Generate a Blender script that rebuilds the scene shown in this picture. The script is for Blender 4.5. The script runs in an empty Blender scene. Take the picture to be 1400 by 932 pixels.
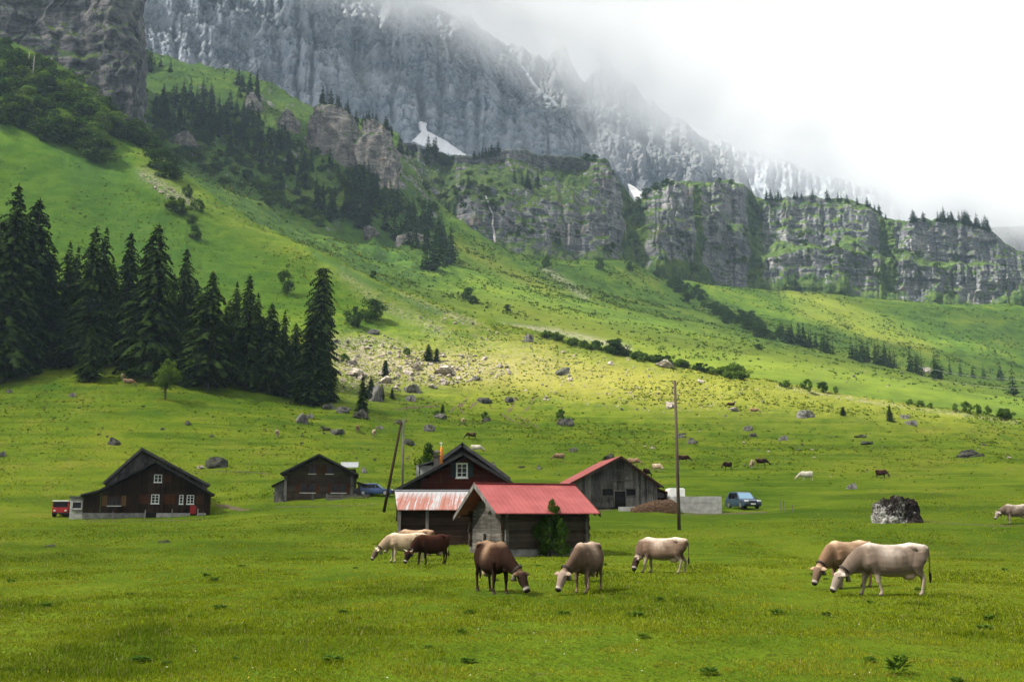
# Alpine pasture with grazing cows, wooden huts, spruce wood, cliffs and a limestone wall in cloud.
import bpy, bmesh, math, random
import numpy as np
from mathutils import Vector, Matrix, noise as mnoise
from mathutils.bvhtree import BVHTree

R = math.radians
random.seed(7)
rng = np.random.default_rng(7)
SC = bpy.context.scene
COL = SC.collection

# ------------------------------------------------------------------ camera model
F = 1361.1
PITCH = R(9.88)
EYE = 2.2
CP, SP = math.cos(PITCH), math.sin(PITCH)

def ray(px, py):
    """bearing of a point of the photograph as (x/y, z/y) slopes"""
    a = (px - 700.0) / F
    b = (466.0 - py) / F
    y = CP - b * SP
    z = SP + b * CP
    return a / y, z / y

def at(px, py, d):
    u, t = ray(px, py)
    return Vector((u * d, d, EYE + t * d))

def proj(p):
    x, y, z = p[0], p[1], p[2] - EYE
    f = y * CP + z * SP
    return 700 + F * x / f, 466 - F * (-y * SP + z * CP) / f

# ------------------------------------------------------------------ noise (vectorised)
def _hash(ix, iy, iz, seed):
    h = (ix * 374761393 + iy * 668265263 + iz * 2147483647 + seed * 974634777) & 0xFFFFFFFF
    h = ((h ^ (h >> 13)) * 1274126177) & 0xFFFFFFFF
    h = (h ^ (h >> 16)) & 0xFFFFFFFF
    return h.astype(np.float64) / 4294967295.0 * 2 - 1

def vnoise(x, y, z=0.0, seed=0):
    x, y, z = np.broadcast_arrays(np.asarray(x, float), np.asarray(y, float), np.asarray(z, float))
    fx, fy, fz = np.floor(x), np.floor(y), np.floor(z)
    ix, iy, iz = fx.astype(np.int64), fy.astype(np.int64), fz.astype(np.int64)
    dx, dy, dz = x - fx, y - fy, z - fz
    sx, sy, sz = [d * d * d * (d * (d * 6 - 15) + 10) for d in (dx, dy, dz)]
    out = 0
    for a in (0, 1):
        wx = sx if a else 1 - sx
        for b in (0, 1):
            wy = sy if b else 1 - sy
            for c in (0, 1):
                wz = sz if c else 1 - sz
                out = out + wx * wy * wz * _hash(ix + a, iy + b, iz + c, seed)
    return out

def fbm(x, y, z=0.0, oct=4, seed=0, gain=0.5, lac=2.03):
    s, a, n = 0, 1.0, 0
    x, y, z = np.asarray(x, float), np.asarray(y, float), np.asarray(z, float)
    for i in range(oct):
        s = s + a * vnoise(x, y, z, seed + i * 17)
        n += a
        a *= gain
        x, y, z = x * lac + 3.1, y * lac + 7.7, z * lac + 1.3
    return s / n

def ridged(x, y, z=0.0, oct=4, seed=0):
    s, a, n = 0, 1.0, 0
    x, y, z = np.asarray(x, float), np.asarray(y, float), np.asarray(z, float)
    for i in range(oct):
        s = s + a * (1 - 2 * np.abs(vnoise(x, y, z, seed + i * 17)))
        n += a
        a *= 0.5
        x, y, z = x * 2.07 + 3.1, y * 2.07 + 7.7, z * 2.07 + 1.3
    return s / n

def sstep(a, b, x):
    t = np.clip((x - a) / (b - a), 0, 1)
    return t * t * (3 - 2 * t)

# ------------------------------------------------------------------ objects
def tag(o, label=None, cat=None, group=None, kind=None):
    if label: o['label'] = label
    if cat: o['category'] = cat
    if group: o['group'] = group
    if kind: o['kind'] = kind
    return o

def empty(name, loc, rz=0.0):
    o = bpy.data.objects.new(name, None)
    o.empty_display_size = 0.3
    COL.objects.link(o)
    o.location = loc
    o.rotation_euler = (0, 0, rz)
    return o

def link(name, me, m=None, parent=None):
    o = bpy.data.objects.new(name, me)
    COL.objects.link(o)
    if m is not None and len(me.materials) == 0:
        me.materials.append(m)
    if parent is not None:
        o.parent = parent
    return o

def np_mesh(name, V, Fc, m=None, smooth=False, attrs=None, cols=None):
    """V (n,3), Fc (m,k) arrays"""
    me = bpy.data.meshes.new(name)
    V = np.asarray(V, np.float32); Fc = np.asarray(Fc, np.int32)
    n, k = Fc.shape
    me.vertices.add(len(V)); me.vertices.foreach_set('co', V.ravel())
    me.loops.add(n * k); me.loops.foreach_set('vertex_index', Fc.ravel())
    me.polygons.add(n)
    me.polygons.foreach_set('loop_start', np.arange(0, n * k, k, dtype=np.int32))
    me.polygons.foreach_set('loop_total', np.full(n, k, np.int32))
    if smooth:
        me.polygons.foreach_set('use_smooth', np.ones(n, bool))
    me.update(calc_edges=True)
    me.validate()
    for a, arr in (attrs or {}).items():
        at_ = me.attributes.new(a, 'FLOAT', 'POINT')
        at_.data.foreach_set('value', np.asarray(arr, np.float32).ravel())
    for a, arr in (cols or {}).items():
        at_ = me.attributes.new(a, 'FLOAT_COLOR', 'POINT')
        c = np.ones((len(V), 4), np.float32); c[:, :3] = arr
        at_.data.foreach_set('color', c.ravel())
    if m is not None:
        me.materials.append(m)
    return me

def grid_faces(nr, nc):
    i = np.arange(nr - 1)[:, None] * nc + np.arange(nc - 1)[None, :]
    return np.stack([i, i + 1, i + nc + 1, i + nc], -1).reshape(-1, 4)

class MB:
    """collects shapes of ONE part"""
    def __init__(s):
        s.v = []; s.f = []
    def add(s, vs, fs):
        b = len(s.v)
        s.v += [tuple(v) for v in vs]
        s.f += [tuple(i + b for i in f) for f in fs]
    def box(s, c, size, rot=None):
        hx, hy, hz = size[0] / 2, size[1] / 2, size[2] / 2
        vs = [Vector((x, y, z)) for z in (-hz, hz) for y in (-hy, hy) for x in (-hx, hx)]
        if rot is not None:
            vs = [rot @ v for v in vs]
        vs = [v + Vector(c) for v in vs]
        s.add(vs, [(0, 2, 3, 1), (4, 5, 7, 6), (0, 1, 5, 4), (2, 6, 7, 3), (0, 4, 6, 2), (1, 3, 7, 5)])
    def bb(s, x0, x1, y0, y1, z0, z1):
        s.box(((x0 + x1) / 2, (y0 + y1) / 2, (z0 + z1) / 2), (abs(x1 - x0), abs(y1 - y0), abs(z1 - z0)))
    def slab(s, quad, off):
        q = [Vector(p) for p in quad]; off = Vector(off)
        n = len(q)
        vs = q + [p + off for p in q]
        fs = [tuple(range(n))[::-1], tuple(range(n, 2 * n))]
        for i in range(n):
            j = (i + 1) % n
            fs.append((i, j, j + n, i + n))
        s.add(vs, fs)
    def tube(s, pts, rad, n=8, ref=(0, 1, 0), cap=True):
        """rad: one number or (side, other) per point"""
        pts = [Vector(p) for p in pts]
        rings = []
        ref = Vector(ref)
        for i, p in enumerate(pts):
            t = (pts[min(i + 1, len(pts) - 1)] - pts[max(i - 1, 0)]).normalized()
            side = (ref - t * ref.dot(t))
            if side.length < 1e-4:
                side = Vector((1, 0, 0)) - t * t.x
            side.normalize()
            up = side.cross(t)
            r = rad[i] if isinstance(rad, (list, tuple)) else rad
            ra, rb = r if isinstance(r, (list, tuple)) else (r, r)
            rings.append([p + side * (ra * math.cos(2 * math.pi * k / n)) + up * (rb * math.sin(2 * math.pi * k / n)) for k in range(n)])
        vs = [v for r in rings for v in r]
        fs = []
        for i in range(len(rings) - 1):
            for k in range(n):
                k2 = (k + 1) % n
                fs.append((i * n + k, i * n + k2, (i + 1) * n + k2, (i + 1) * n + k))
        if cap:
            vs += [pts[0], pts[-1]]
            a, b = len(vs) - 2, len(vs) - 1
            L = (len(rings) - 1) * n
            for k in range(n):
                k2 = (k + 1) % n
                fs.append((a, k2, k))
                fs.append((b, L + k, L + k2))
        s.add(vs, fs)
    def build(s, name, m=None, parent=None, smooth=False, bevel=0.0):
        me = bpy.data.meshes.new(name)
        me.from_pydata(s.v, [], s.f)
        bm = bmesh.new(); bm.from_mesh(me)
        bmesh.ops.recalc_face_normals(bm, faces=bm.faces)
        if bevel:
            bmesh.ops.bevel(bm, geom=bm.edges[:], offset=bevel, segments=2, affect='EDGES', profile=0.6)
        bm.to_mesh(me); bm.free()
        if smooth:
            for p in me.polygons: p.use_smooth = True
        return link(name, me, m, parent)

# ------------------------------------------------------------------ materials
def N(nt, typ, inp=None, **props):
    n = nt.nodes.new(typ)
    for k, v in props.items():
        setattr(n, k, v)
    for k, v in (inp or {}).items():
        s = n.inputs[k]
        if isinstance(v, bpy.types.NodeSocket):
            nt.links.new(v, s)
        else:
            if isinstance(v, (tuple, list)) and len(v) == 3 and s.type == 'RGBA':
                v = tuple(v) + (1.0,)
            s.default_value = v
    return n

def new_mat(name):
    m = bpy.data.materials.new(name)
    m.use_nodes = True
    nt = m.node_tree
    nt.nodes.clear()
    out = nt.nodes.new('ShaderNodeOutputMaterial')
    return m, nt, out

def mixc(nt, f, a, b, blend='MIX'):
    n = nt.nodes.new('ShaderNodeMix'); n.data_type = 'RGBA'; n.blend_type = blend
    for idx, v in ((0, f), (6, a), (7, b)):
        s = n.inputs[idx]
        if isinstance(v, bpy.types.NodeSocket): nt.links.new(v, s)
        elif idx == 0: s.default_value = v
        else: s.default_value = tuple(v) + (1.0,) if len(v) == 3 else v
    return n.outputs[2]

def mth(nt, op, a, b=0.0, c=None, clamp=False):
    n = nt.nodes.new('ShaderNodeMath'); n.operation = op; n.use_clamp = clamp
    for i, v in enumerate((a, b) if c is None else (a, b, c)):
        if isinstance(v, bpy.types.NodeSocket): nt.links.new(v, n.inputs[i])
        else: n.inputs[i].default_value = v
    return n.outputs[0]

def rampf(nt, fac, lo, hi):
    return N(nt, 'ShaderNodeMapRange', {0: fac, 1: lo, 2: hi, 3: 0.0, 4: 1.0}, interpolation_type='SMOOTHSTEP').outputs[0]

def ramp(nt, fac, stops):
    n = nt.nodes.new('ShaderNodeValToRGB')
    nt.links.new(fac, n.inputs[0])
    e = n.color_ramp.elements
    while len(e) < len(stops): e.new(0.5)
    for el, (p, c) in zip(e, stops):
        el.position = p; el.color = tuple(c) + (1.0,)
    return n.outputs[0]

def coord(nt, scale=(1, 1, 1), rot=(0, 0, 0), kind='Object'):
    tc = nt.nodes.new('ShaderNodeTexCoord')
    return N(nt, 'ShaderNodeMapping', {0: tc.outputs[kind], 2: rot, 3: scale}).outputs[0]

def noi(nt, vec, scale, detail=4, rough=0.55, dist=0.0):
    return N(nt, 'ShaderNodeTexNoise', {'Vector': vec, 'Scale': scale, 'Detail': detail, 'Roughness': rough, 'Distortion': dist}).outputs[0]

def attr(nt, name, out='Fac'):
    return N(nt, 'ShaderNodeAttribute', attribute_name=name).outputs[out]

def finish(nt, out, col, rough=0.85, bump=None, bstr=0.5, bdist=0.05, metal=0.0, spec=0.25):
    p = nt.nodes.new('ShaderNodeBsdfPrincipled')
    for k, v in (('Base Color', col), ('Roughness', rough), ('Metallic', metal), ('Specular IOR Level', spec)):
        if isinstance(v, bpy.types.NodeSocket): nt.links.new(v, p.inputs[k])
        else: p.inputs[k].default_value = tuple(v) + (1.0,) if isinstance(v, (tuple, list)) else v
    if bump is not None:
        b = N(nt, 'ShaderNodeBump', {'Height': bump, 'Strength': bstr, 'Distance': bdist})
        nt.links.new(b.outputs[0], p.inputs['Normal'])
    nt.links.new(p.outputs[0], out.inputs[0])
    return p

def plain(name, col, rough=0.7, var=0.25, scale=3.0, metal=0.0, spec=0.3, bstr=0.2):
    m, nt, out = new_mat(name)
    v = coord(nt)
    n = noi(nt, v, scale, 5)
    c = mixc(nt, rampf(nt, n, 0.3, 0.75), tuple(x * (1 - var) for x in col), tuple(min(1, x * (1 + var)) for x in col))
    finish(nt, out, c, rough, n, bstr, 0.02, metal, spec)
    return m

def wood(name, c0, c1, axis='z', grain=14.0, bstr=0.5):
    """weathered boards, grain along the axis"""
    m, nt, out = new_mat(name)
    s = {'z': (1, 1, 0.06), 'x': (0.06, 1, 1), 'y': (1, 0.06, 1)}[axis]
    v = coord(nt, s)
    g = noi(nt, v, grain, 6, 0.65)
    big = noi(nt, coord(nt), 0.9, 4)
    info = nt.nodes.new('ShaderNodeNewGeometry')
    rnd = info.outputs['Random Per Island']
    f = mth(nt, 'ADD', mth(nt, 'MULTIPLY', g, 0.76), mth(nt, 'MULTIPLY', rnd, 0.24))
    c = mixc(nt, rampf(nt, f, 0.25, 0.8), c0, c1)
    c = mixc(nt, mth(nt, 'MULTIPLY', rampf(nt, big, 0.45, 0.75), 0.6), c, tuple(x * 0.45 for x in c0))
    finish(nt, out, c, 0.92, g, bstr, 0.02, spec=0.03)
    return m
# ------------------------------------------------------------------ light settings
SUN_E = 4.5
SKY_CLOUD = 0.545
EXPOSURE = 1.45
DECK_COVER = 0.64
HAZE_D = 0.000085
VOL_B = 12
MIST_SLOPE, MIST_Z0 = 0.45, 825.0
MIST_LO, MIST_HI, MIST_D = -60.0, 170.0, 0.020
ZLOW, ZHIGH = -34.0, 520.0
# gaps of the deck: photograph px, py of the lit spot, radii in metres
SUN_GAPS = [(620, 508, 75, 38), (860, 530, 95, 42), (740, 505, 70, 40), (1120, 520, 120, 50), (300, 284, 55, 18, .75, -40), (450, 355, 60, 20, .75, -30), (700, 800, 60, 26, .55), (1150, 800, 40, 26, .55), (300, 800, 40, 24, .40), (1160, 440, 130, 60), (700, 400, 110, 60), (1000, 300, 300, 90), (95, 170, 60, 40, .8, 0, (0,))]
# ------------------------------------------------------------------ terrain materials
def grass_material(name):
    m, nt, out = new_mat(name)
    v = coord(nt)
    n1 = noi(nt, v, 0.02, 4)
    n2 = noi(nt, v, 0.13, 5, 0.6)
    n3 = noi(nt, v, 0.8, 5, 0.65)
    n4 = noi(nt, v, 5.0, 4, 0.7)
    f = mth(nt, 'ADD', mth(nt, 'MULTIPLY', n1, 0.35), mth(nt, 'ADD', mth(nt, 'MULTIPLY', n2, 0.4), mth(nt, 'MULTIPLY', n3, 0.25)))
    c = ramp(nt, f, [(0.38, (0.034, 0.074, 0.0035)), (0.46, (0.068, 0.112, 0.0065)), (0.54, (0.094, 0.134, 0.0085)), (0.64, (0.150, 0.152, 0.020))])
    # thin contour lines trodden along the slopes
    ct = noi(nt, coord(nt, (0.05, 0.05, 1.1)), 1.0, 4, 0.6, 0.3)
    c = mixc(nt, mth(nt, 'MULTIPLY', rampf(nt, ct, 0.52, 0.60), 0.6), c, (0.036, 0.072, 0.005))
    c = mixc(nt, mth(nt, 'MULTIPLY', rampf(nt, ct, 0.46, 0.38), 0.35), c, (0.150, 0.175, 0.012))
    dry = attr(nt, 'dry')  # dry-grass yellow that also paints the sun patches brighter
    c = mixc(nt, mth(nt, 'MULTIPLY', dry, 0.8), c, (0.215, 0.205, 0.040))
    geo = nt.nodes.new('ShaderNodeNewGeometry')
    nz = N(nt, 'ShaderNodeSeparateXYZ', {0: geo.outputs['Normal']}).outputs[2]
    steep = mth(nt, 'MULTIPLY', mth(nt, 'SUBTRACT', 1.0, rampf(nt, nz, 0.78, 0.97)), 0.95)
    steep = mth(nt, 'MULTIPLY', steep, mth(nt, 'SUBTRACT', 1.0, dry, clamp=True))
    c = mixc(nt, steep, c, mixc(nt, rampf(nt, n2, 0.35, 0.65), (0.036, 0.086, 0.008), (0.064, 0.124, 0.012)))
    # dark herb tussocks and bare earth, sparse
    tus = rampf(nt, mth(nt, 'ADD', n3, mth(nt, 'MULTIPLY', n4, 0.35)), 0.76, 0.86)
    c = mixc(nt, mth(nt, 'MULTIPLY', tus, 0.75), c, (0.030, 0.050, 0.005))
    e1 = noi(nt, v, 0.55, 5, 0.6, 0.4)
    e = mth(nt, 'MULTIPLY', rampf(nt, e1, 0.66, 0.74), 0.7)
    c = mixc(nt, e, c, (0.105, 0.085, 0.042))
    sc = attr(nt, 'scree')
    rocky = mth(nt, 'MULTIPLY', sc, rampf(nt, noi(nt, v, 0.9, 6, 0.7), 0.46, 0.56))
    c = mixc(nt, rocky, c, mixc(nt, n4, (0.20, 0.165, 0.125), (0.36, 0.31, 0.25)))
    hb = attr(nt, 'herb')
    c = mixc(nt, mth(nt, 'MULTIPLY', hb, 0.9), c, mixc(nt, n3, (0.028, 0.075, 0.018), (0.05, 0.105, 0.028)))
    h = mth(nt, 'ADD', mth(nt, 'MULTIPLY', n3, 0.7), mth(nt, 'ADD', mth(nt, 'MULTIPLY', n4, 0.25), mth(nt, 'MULTIPLY', ct, 0.8)))
    finish(nt, out, c, 0.95, h, 1.0, 0.9, spec=0.02)
    return m

def hill_material(name):
    """green slope that breaks into rock where it is steep"""
    m, nt, out = new_mat(name)
    v = coord(nt)
    n1 = noi(nt, v, 0.02, 5); n2 = noi(nt, v, 0.10, 6, 0.6); n3 = noi(nt, v, 0.5, 5, 0.7)
    c = ramp(nt, mth(nt, 'ADD', mth(nt, 'MULTIPLY', n1, 0.5), mth(nt, 'MULTIPLY', n2, 0.5)),
             [(0.38, (0.022, 0.052, 0.007)), (0.5, (0.056, 0.108, 0.010)), (0.61, (0.105, 0.145, 0.014))])
    ct = noi(nt, coord(nt, (0.03, 0.03, 0.5)), 1.0, 4, 0.6, 0.3)
    c = mixc(nt, mth(nt, 'MULTIPLY', rampf(nt, ct, 0.52, 0.62), 0.4), c, (0.026, 0.056, 0.007))
    dry = attr(nt, 'dry')  # yellow tint that paints sunlight onto the far slope, with dry grass
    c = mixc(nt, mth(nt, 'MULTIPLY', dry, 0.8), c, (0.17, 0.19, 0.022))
    hb = attr(nt, 'herb')
    c = mixc(nt, mth(nt, 'MULTIPLY', hb, rampf(nt, n3, 0.35, 0.6)), c, mixc(nt, n2, (0.012, 0.034, 0.010), (0.035, 0.075, 0.018)))
    rocksc = coord(nt, (1, 1, 3.0))
    rn = noi(nt, rocksc, 0.14, 7, 0.65)
    rc = ramp(nt, rn, [(0.3, (0.06, 0.058, 0.062)), (0.5, (0.15, 0.142, 0.14)), (0.7, (0.27, 0.25, 0.235))])
    geo = nt.nodes.new('ShaderNodeNewGeometry')
    nz = N(nt, 'ShaderNodeSeparateXYZ', {0: geo.outputs['Normal']}).outputs[2]
    r = rampf(nt, mth(nt, 'ADD', nz, mth(nt, 'MULTIPLY', mth(nt, 'SUBTRACT', n2, 0.5), 0.7)), 0.62, 0.50)
    c = mixc(nt, r, c, rc)
    sc = attr(nt, 'scree')
    c = mixc(nt, mth(nt, 'MULTIPLY', sc, rampf(nt, n3, 0.40, 0.55)), c, (0.33, 0.29, 0.25))
    h = mth(nt, 'ADD', n2, mth(nt, 'MULTIPLY', n3, 0.4))
    finish(nt, out, c, 0.95, h, 0.9, 2.0, spec=0.05)
    return m

def cliff_material(name, dark, mid, light, green=0.55, strata=(0.012, 0.012, 0.35), rot=(0, 0, 0), warm=(0.36, 0.26, 0.19), warmth=0.35, gthr=(0.50, 0.66), bd=2.5, scale=1.0, apron=False):
    m, nt, out = new_mat(name)
    v = coord(nt)
    vs = coord(nt, strata, rot)
    w = noi(nt, v, 0.02 * scale, 3)
    s1 = noi(nt, vs, 1.0 * scale, 7, 0.68, 0.6)
    n2 = noi(nt, v, 0.06 * scale, 7, 0.7)
    stv = noi(nt, coord(nt, (0.16 * scale, 0.16 * scale, 0.014 * scale)), 1.0, 5, 0.6)
    s2 = noi(nt, coord(nt, tuple(x * k_ for x, k_ in zip(strata, (3.2, 3.2, 4.5))), rot), 1.0 * scale, 6, 0.7, 0.4)
    n5 = noi(nt, v, 0.35 * scale, 6, 0.72)
    f = mth(nt, 'ADD', mth(nt, 'MULTIPLY', s1, 0.28), mth(nt, 'ADD', mth(nt, 'MULTIPLY', s2, 0.26), mth(nt, 'ADD', mth(nt, 'MULTIPLY', n2, 0.16), mth(nt, 'ADD', mth(nt, 'MULTIPLY', stv, 0.14), mth(nt, 'MULTIPLY', n5, .16)))))
    c = ramp(nt, f, [(0.435, dark), (0.50, mid), (0.565, light)])
    c = mixc(nt, mth(nt, 'MULTIPLY', rampf(nt, noi(nt, v, 0.035 * scale, 5, 0.6), 0.58, 0.70), warmth), c, warm)
    geo = nt.nodes.new('ShaderNodeNewGeometry')
    nz = N(nt, 'ShaderNodeSeparateXYZ', {0: geo.outputs['Normal']}).outputs[2]
    gn = noi(nt, v, 0.09 * scale, 6, 0.65)
    gb = noi(nt, v, 0.022 * scale, 4, 0.6)
    g = rampf(nt, mth(nt, 'ADD', nz, mth(nt, 'ADD', mth(nt, 'MULTIPLY', mth(nt, 'SUBTRACT', gn, 0.5), 1.2), mth(nt, 'MULTIPLY', mth(nt, 'SUBTRACT', gb, 0.5), 1.3))), gthr[0], gthr[1])
    if apron: g = mth(nt, 'MAXIMUM', g, rampf(nt, mth(nt, 'ADD', attr(nt, 'apron'), mth(nt, 'MULTIPLY', mth(nt, 'SUBTRACT', gn, .5), .8)), .40, .60))
    gc = mixc(nt, rampf(nt, noi(nt, v, 0.12 * scale, 4), 0.40, 0.60), (0.022, 0.050, 0.010), (0.064, 0.102, 0.017))
    c = mixc(nt, mth(nt, 'MULTIPLY', g, green), c, gc)
    h = mth(nt, 'ADD', mth(nt, 'ADD', mth(nt, 'MULTIPLY', s1, 1.0), mth(nt, 'MULTIPLY', s2, .6)), mth(nt, 'ADD', mth(nt, 'MULTIPLY', n2, .8), mth(nt, 'MULTIPLY', n5, .35)))
    finish(nt, out, c, 0.95, h, 1.0, bd, spec=0.05)
    return m

M_GRASS = grass_material('meadow_grass')
M_HILL = hill_material('hillside_green')
M_CLIFF = cliff_material('band_rock', (0.050, 0.056, 0.074), (0.130, 0.134, 0.148), (0.27, 0.264, 0.262), green=0.95, strata=(0.02, 0.02, 0.16), gthr=(0.30, 0.50), apron=True)  # blue in the rock colours stands in for distance haze
M_CLIFFD = cliff_material('dark_wall_rock', (0.035, 0.037, 0.046), (0.085, 0.085, 0.094), (0.18, 0.172, 0.168), green=0.9, warmth=0.06, strata=(0.03, 0.03, 0.16), gthr=(0.32, 0.54))
M_CRAG = cliff_material('pale_crag_rock', (0.065, 0.064, 0.065), (0.155, 0.148, 0.142), (0.29, 0.268, 0.245), green=0.95, warmth=0.5, scale=2.5, strata=(.05, .05, .09), gthr=(.34, .56))
M_LIME = cliff_material('limestone', (0.20, 0.24, 0.295), (0.42, 0.46, 0.51), (0.54, 0.56, 0.59), green=0.6, strata=(0.0035, 0.0035, 0.05), rot=(0, R(33), 0),
                        warm=(0.36, 0.33, 0.30), warmth=0.25, gthr=(0.56, 0.74), bd=12.0, scale=0.55)  # bluish greys put distance haze into the rock colour
M_LIMEW = cliff_material('pale_limestone', (0.13, 0.148, 0.175), (0.235, 0.25, 0.27), (0.31, 0.315, 0.32), green=0.4, strata=(0.006, 0.006, 0.03), rot=(0, R(10), 0),
                         warm=(0.55, 0.46, 0.36), warmth=0.4, gthr=(0.62, 0.80), bd=9.0, scale=0.5)

# ------------------------------------------------------------------ contour curves: (px, py, distance)
def curve(pts):
    """-> arrays u, t, d sampled along the polyline"""
    U, T, D = [], [], []
    for (a, b) in zip(pts[:-1], pts[1:]):
        n = max(2, int(abs(b[0] - a[0]) / 6))
        for i in range(n):
            k = i / n
            px, py, d = [a[j] + (b[j] - a[j]) * k for j in range(3)]
            u, t = ray(px, py)
            U.append(u); T.append(t); D.append(d)
    u, t = ray(pts[-1][0], pts[-1][1]); U.append(u); T.append(t); D.append(pts[-1][2])
    U, T, D = map(np.array, (U, T, D))
    o = np.argsort(U, kind='stable')
    return U[o], T[o], D[o]

def knots(curves, us):
    """distance and height of every contour at every bearing: (K, n)"""
    D, Z = [], []
    for c in curves:
        if callable(c):
            d, z = c(us, D, Z)
        else:
            U, T, Dd = curve(c)
            d = np.interp(us, U, Dd)
            z = EYE + d * np.interp(us, U, T)
        D.append(d * np.ones_like(us)); Z.append(z * np.ones_like(us))
    return np.array(D), np.array(Z)

def profile(D, Z, counts):
    """monotone cubic through the knots of each column -> (rows, n) distances and heights"""
    K, n = D.shape
    h = np.diff(D, axis=0); s = np.diff(Z, axis=0) / h
    m = np.zeros_like(Z)
    m[0] = s[0]; m[-1] = s[-1]
    for k in range(1, K - 1):
        a, b = s[k - 1], s[k]
        m[k] = np.where(a * b > 0, 2 * a * b / np.where(np.abs(a + b) < 1e-9, 1e-9, a + b), 0)
    dd, zz = [], []
    for k in range(K - 1):
        c = counts[k]
        tt = np.arange(c) / c
        if k == K - 2: tt = np.append(tt, 1.0)
        for t in tt:
            h00, h10 = 2*t**3 - 3*t**2 + 1, t**3 - 2*t**2 + t
            h01, h11 = -2*t**3 + 3*t**2, t**3 - t**2
            dd.append(D[k] + t * h[k])
            zz.append(h00 * Z[k] + h10 * h[k] * m[k] + h01 * Z[k + 1] + h11 * h[k] * m[k + 1])
    return np.array(dd), np.array(zz)

def flat(d, z):
    return lambda us, D, Z: (np.full_like(us, d), np.full_like(us, z))
def rel(dd, dz):
    return lambda us, D, Z: (D[-1] + dd, Z[-1] + dz)

TREES = []        # BVH trees for standing things on the ground
def make_bvh(V, Fc):
    TREES.append(BVHTree.FromPolygons(V.tolist(), Fc.tolist(), epsilon=0.0))

EYEV = Vector((0, 0, EYE))
def hit(px, py, which=None):
    u, t = ray(px, py)
    d = Vector((u, 1, t)).normalized()
    best = None
    for i, tr in enumerate(TREES):
        if which is not None and i not in which: continue
        loc, nor, idx, dist = tr.ray_cast(EYEV, d, 4000)
        if loc is not None and (best is None or dist < best[2]):
            best = (loc, nor, dist, i)
    return best

def ground_z(x, y):
    z = None
    for tr in TREES[:2]:
        loc, nor, idx, dist = tr.ray_cast(Vector((x, y, 900)), Vector((0, 0, -1)), 2000)
        if loc is not None and (z is None or loc.z > z): z = loc.z
    return 0.0 if z is None else z

def pixmask(P, fn):
    """evaluate a mask written in the photograph's bearings at world points (surface colour zones, fixed to the ground)"""
    x, y, z = P[..., 0], np.maximum(P[..., 1], 1), P[..., 2] - EYE
    f = y * CP + z * SP
    return fn(700 + F * x / f, 466 - F * (-y * SP + z * CP) / f)

def blob(px, py, cx, cy, rx, ry, ang=0.0):
    a = R(ang)
    dx, dy = px - cx, py - cy
    ex, ey = dx * math.cos(a) + dy * math.sin(a), -dx * math.sin(a) + dy * math.cos(a)
    return np.exp(-((ex / rx) ** 2 + (ey / ry) ** 2))

def near_line(px, py, pts, w):
    """1 along a polyline, fading over w"""
    out = np.zeros_like(px)
    for (a, b) in zip(pts[:-1], pts[1:]):
        vx, vy = b[0] - a[0], b[1] - a[1]
        L = vx * vx + vy * vy
        t = np.clip(((px - a[0]) * vx + (py - a[1]) * vy) / L, 0, 1)
        d2 = (px - a[0] - t * vx) ** 2 + (py - a[1] - t * vy) ** 2
        out = np.maximum(out, np.exp(-d2 / (w * w)))
    return out

# ---------------- A: valley floor, meadow and the left spur
CREST = [(-160, 20, 545), (-100, 52, 545), (0, 75, 550), (60, 100, 550), (110, 130, 548), (150, 165, 540), (195, 207, 505), (250, 250, 470), (300, 285, 450), (350, 315, 430), (450, 357, 405),
         (530, 396, 392), (650, 438, 380), (750, 463, 370), (840, 485, 355), (920, 501, 342), (1010, 518, 326), (1060, 526, 320), (1200, 549, 308), (1300, 563, 300), (1400, 577, 294), (1480, 586, 290)]
A_curves = [
    flat(-45, 0.0), flat(9, 0.0), flat(30, 0.0), flat(52, 0.02),
    [(-100, 729, 72), (300, 728, 72), (600, 727, 72), (900, 726, 72), (1100, 718, 72), (1400, 713, 72), (1500, 712, 72)],
    [(-100, 703, 110), (115, 706, 110), (210, 706, 110), (300, 703, 110), (400, 692, 110), (500, 687, 110), (620, 690, 110), (760, 690, 104), (900, 691, 100), (1040, 691, 106), (1200, 680, 110), (1400, 676, 110), (1500, 675, 110)],
    [(-100, 610, 152), (0, 612, 152), (200, 622, 152), (400, 634, 152), (600, 647, 152), (800, 653, 150), (1000, 654, 148), (1200, 652, 148), (1400, 648, 148), (1500, 648, 148)],
    [(-100, 522, 200), (0, 524, 200), (130, 520, 200), (220, 524, 200), (300, 540, 200), (400, 562, 200), (470, 570, 200), (560, 585, 205), (700, 598, 205), (850, 607, 205), (1000, 611, 205), (1200, 613, 205), (1400, 618, 205), (1500, 620, 205)],
    [(-100, 400, 290), (0, 412, 290), (200, 432, 285), (300, 453, 285), (400, 476, 285), (500, 497, 285), (600, 513, 282), (700, 524, 280), (800, 532, 275), (900, 540, 268), (1000, 549, 262), (1100, 558, 258), (1200, 569, 255), (1300, 580, 252), (1400, 591, 250), (1500, 600, 250)],
    CREST, rel(18, -3.5), rel(40, -14), rel(60, -30)]
uA = np.concatenate([np.linspace(-1.15, -0.56, 40)[:-1], np.linspace(-0.56, 0.56, 440), np.linspace(0.56, 1.15, 40)[1:]])
D, Z = knots(A_curves, uA)
D[8] = np.minimum(D[8], D[9] - 20)
dA, zA = profile(D, Z, [14, 70, 60, 40, 44, 40, 40, 50, 60, 6, 6, 4])
XA = uA[None, :] * np.maximum(dA, 16)
P = np.stack([XA, dA, zA], -1)
amp = np.interp(dA, [0, 40, 70, 110, 150, 220, 400, 550], [0.05, 0.09, 0.16, 0.25, 0.5, 0.9, 1.6, 2.2])
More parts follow.
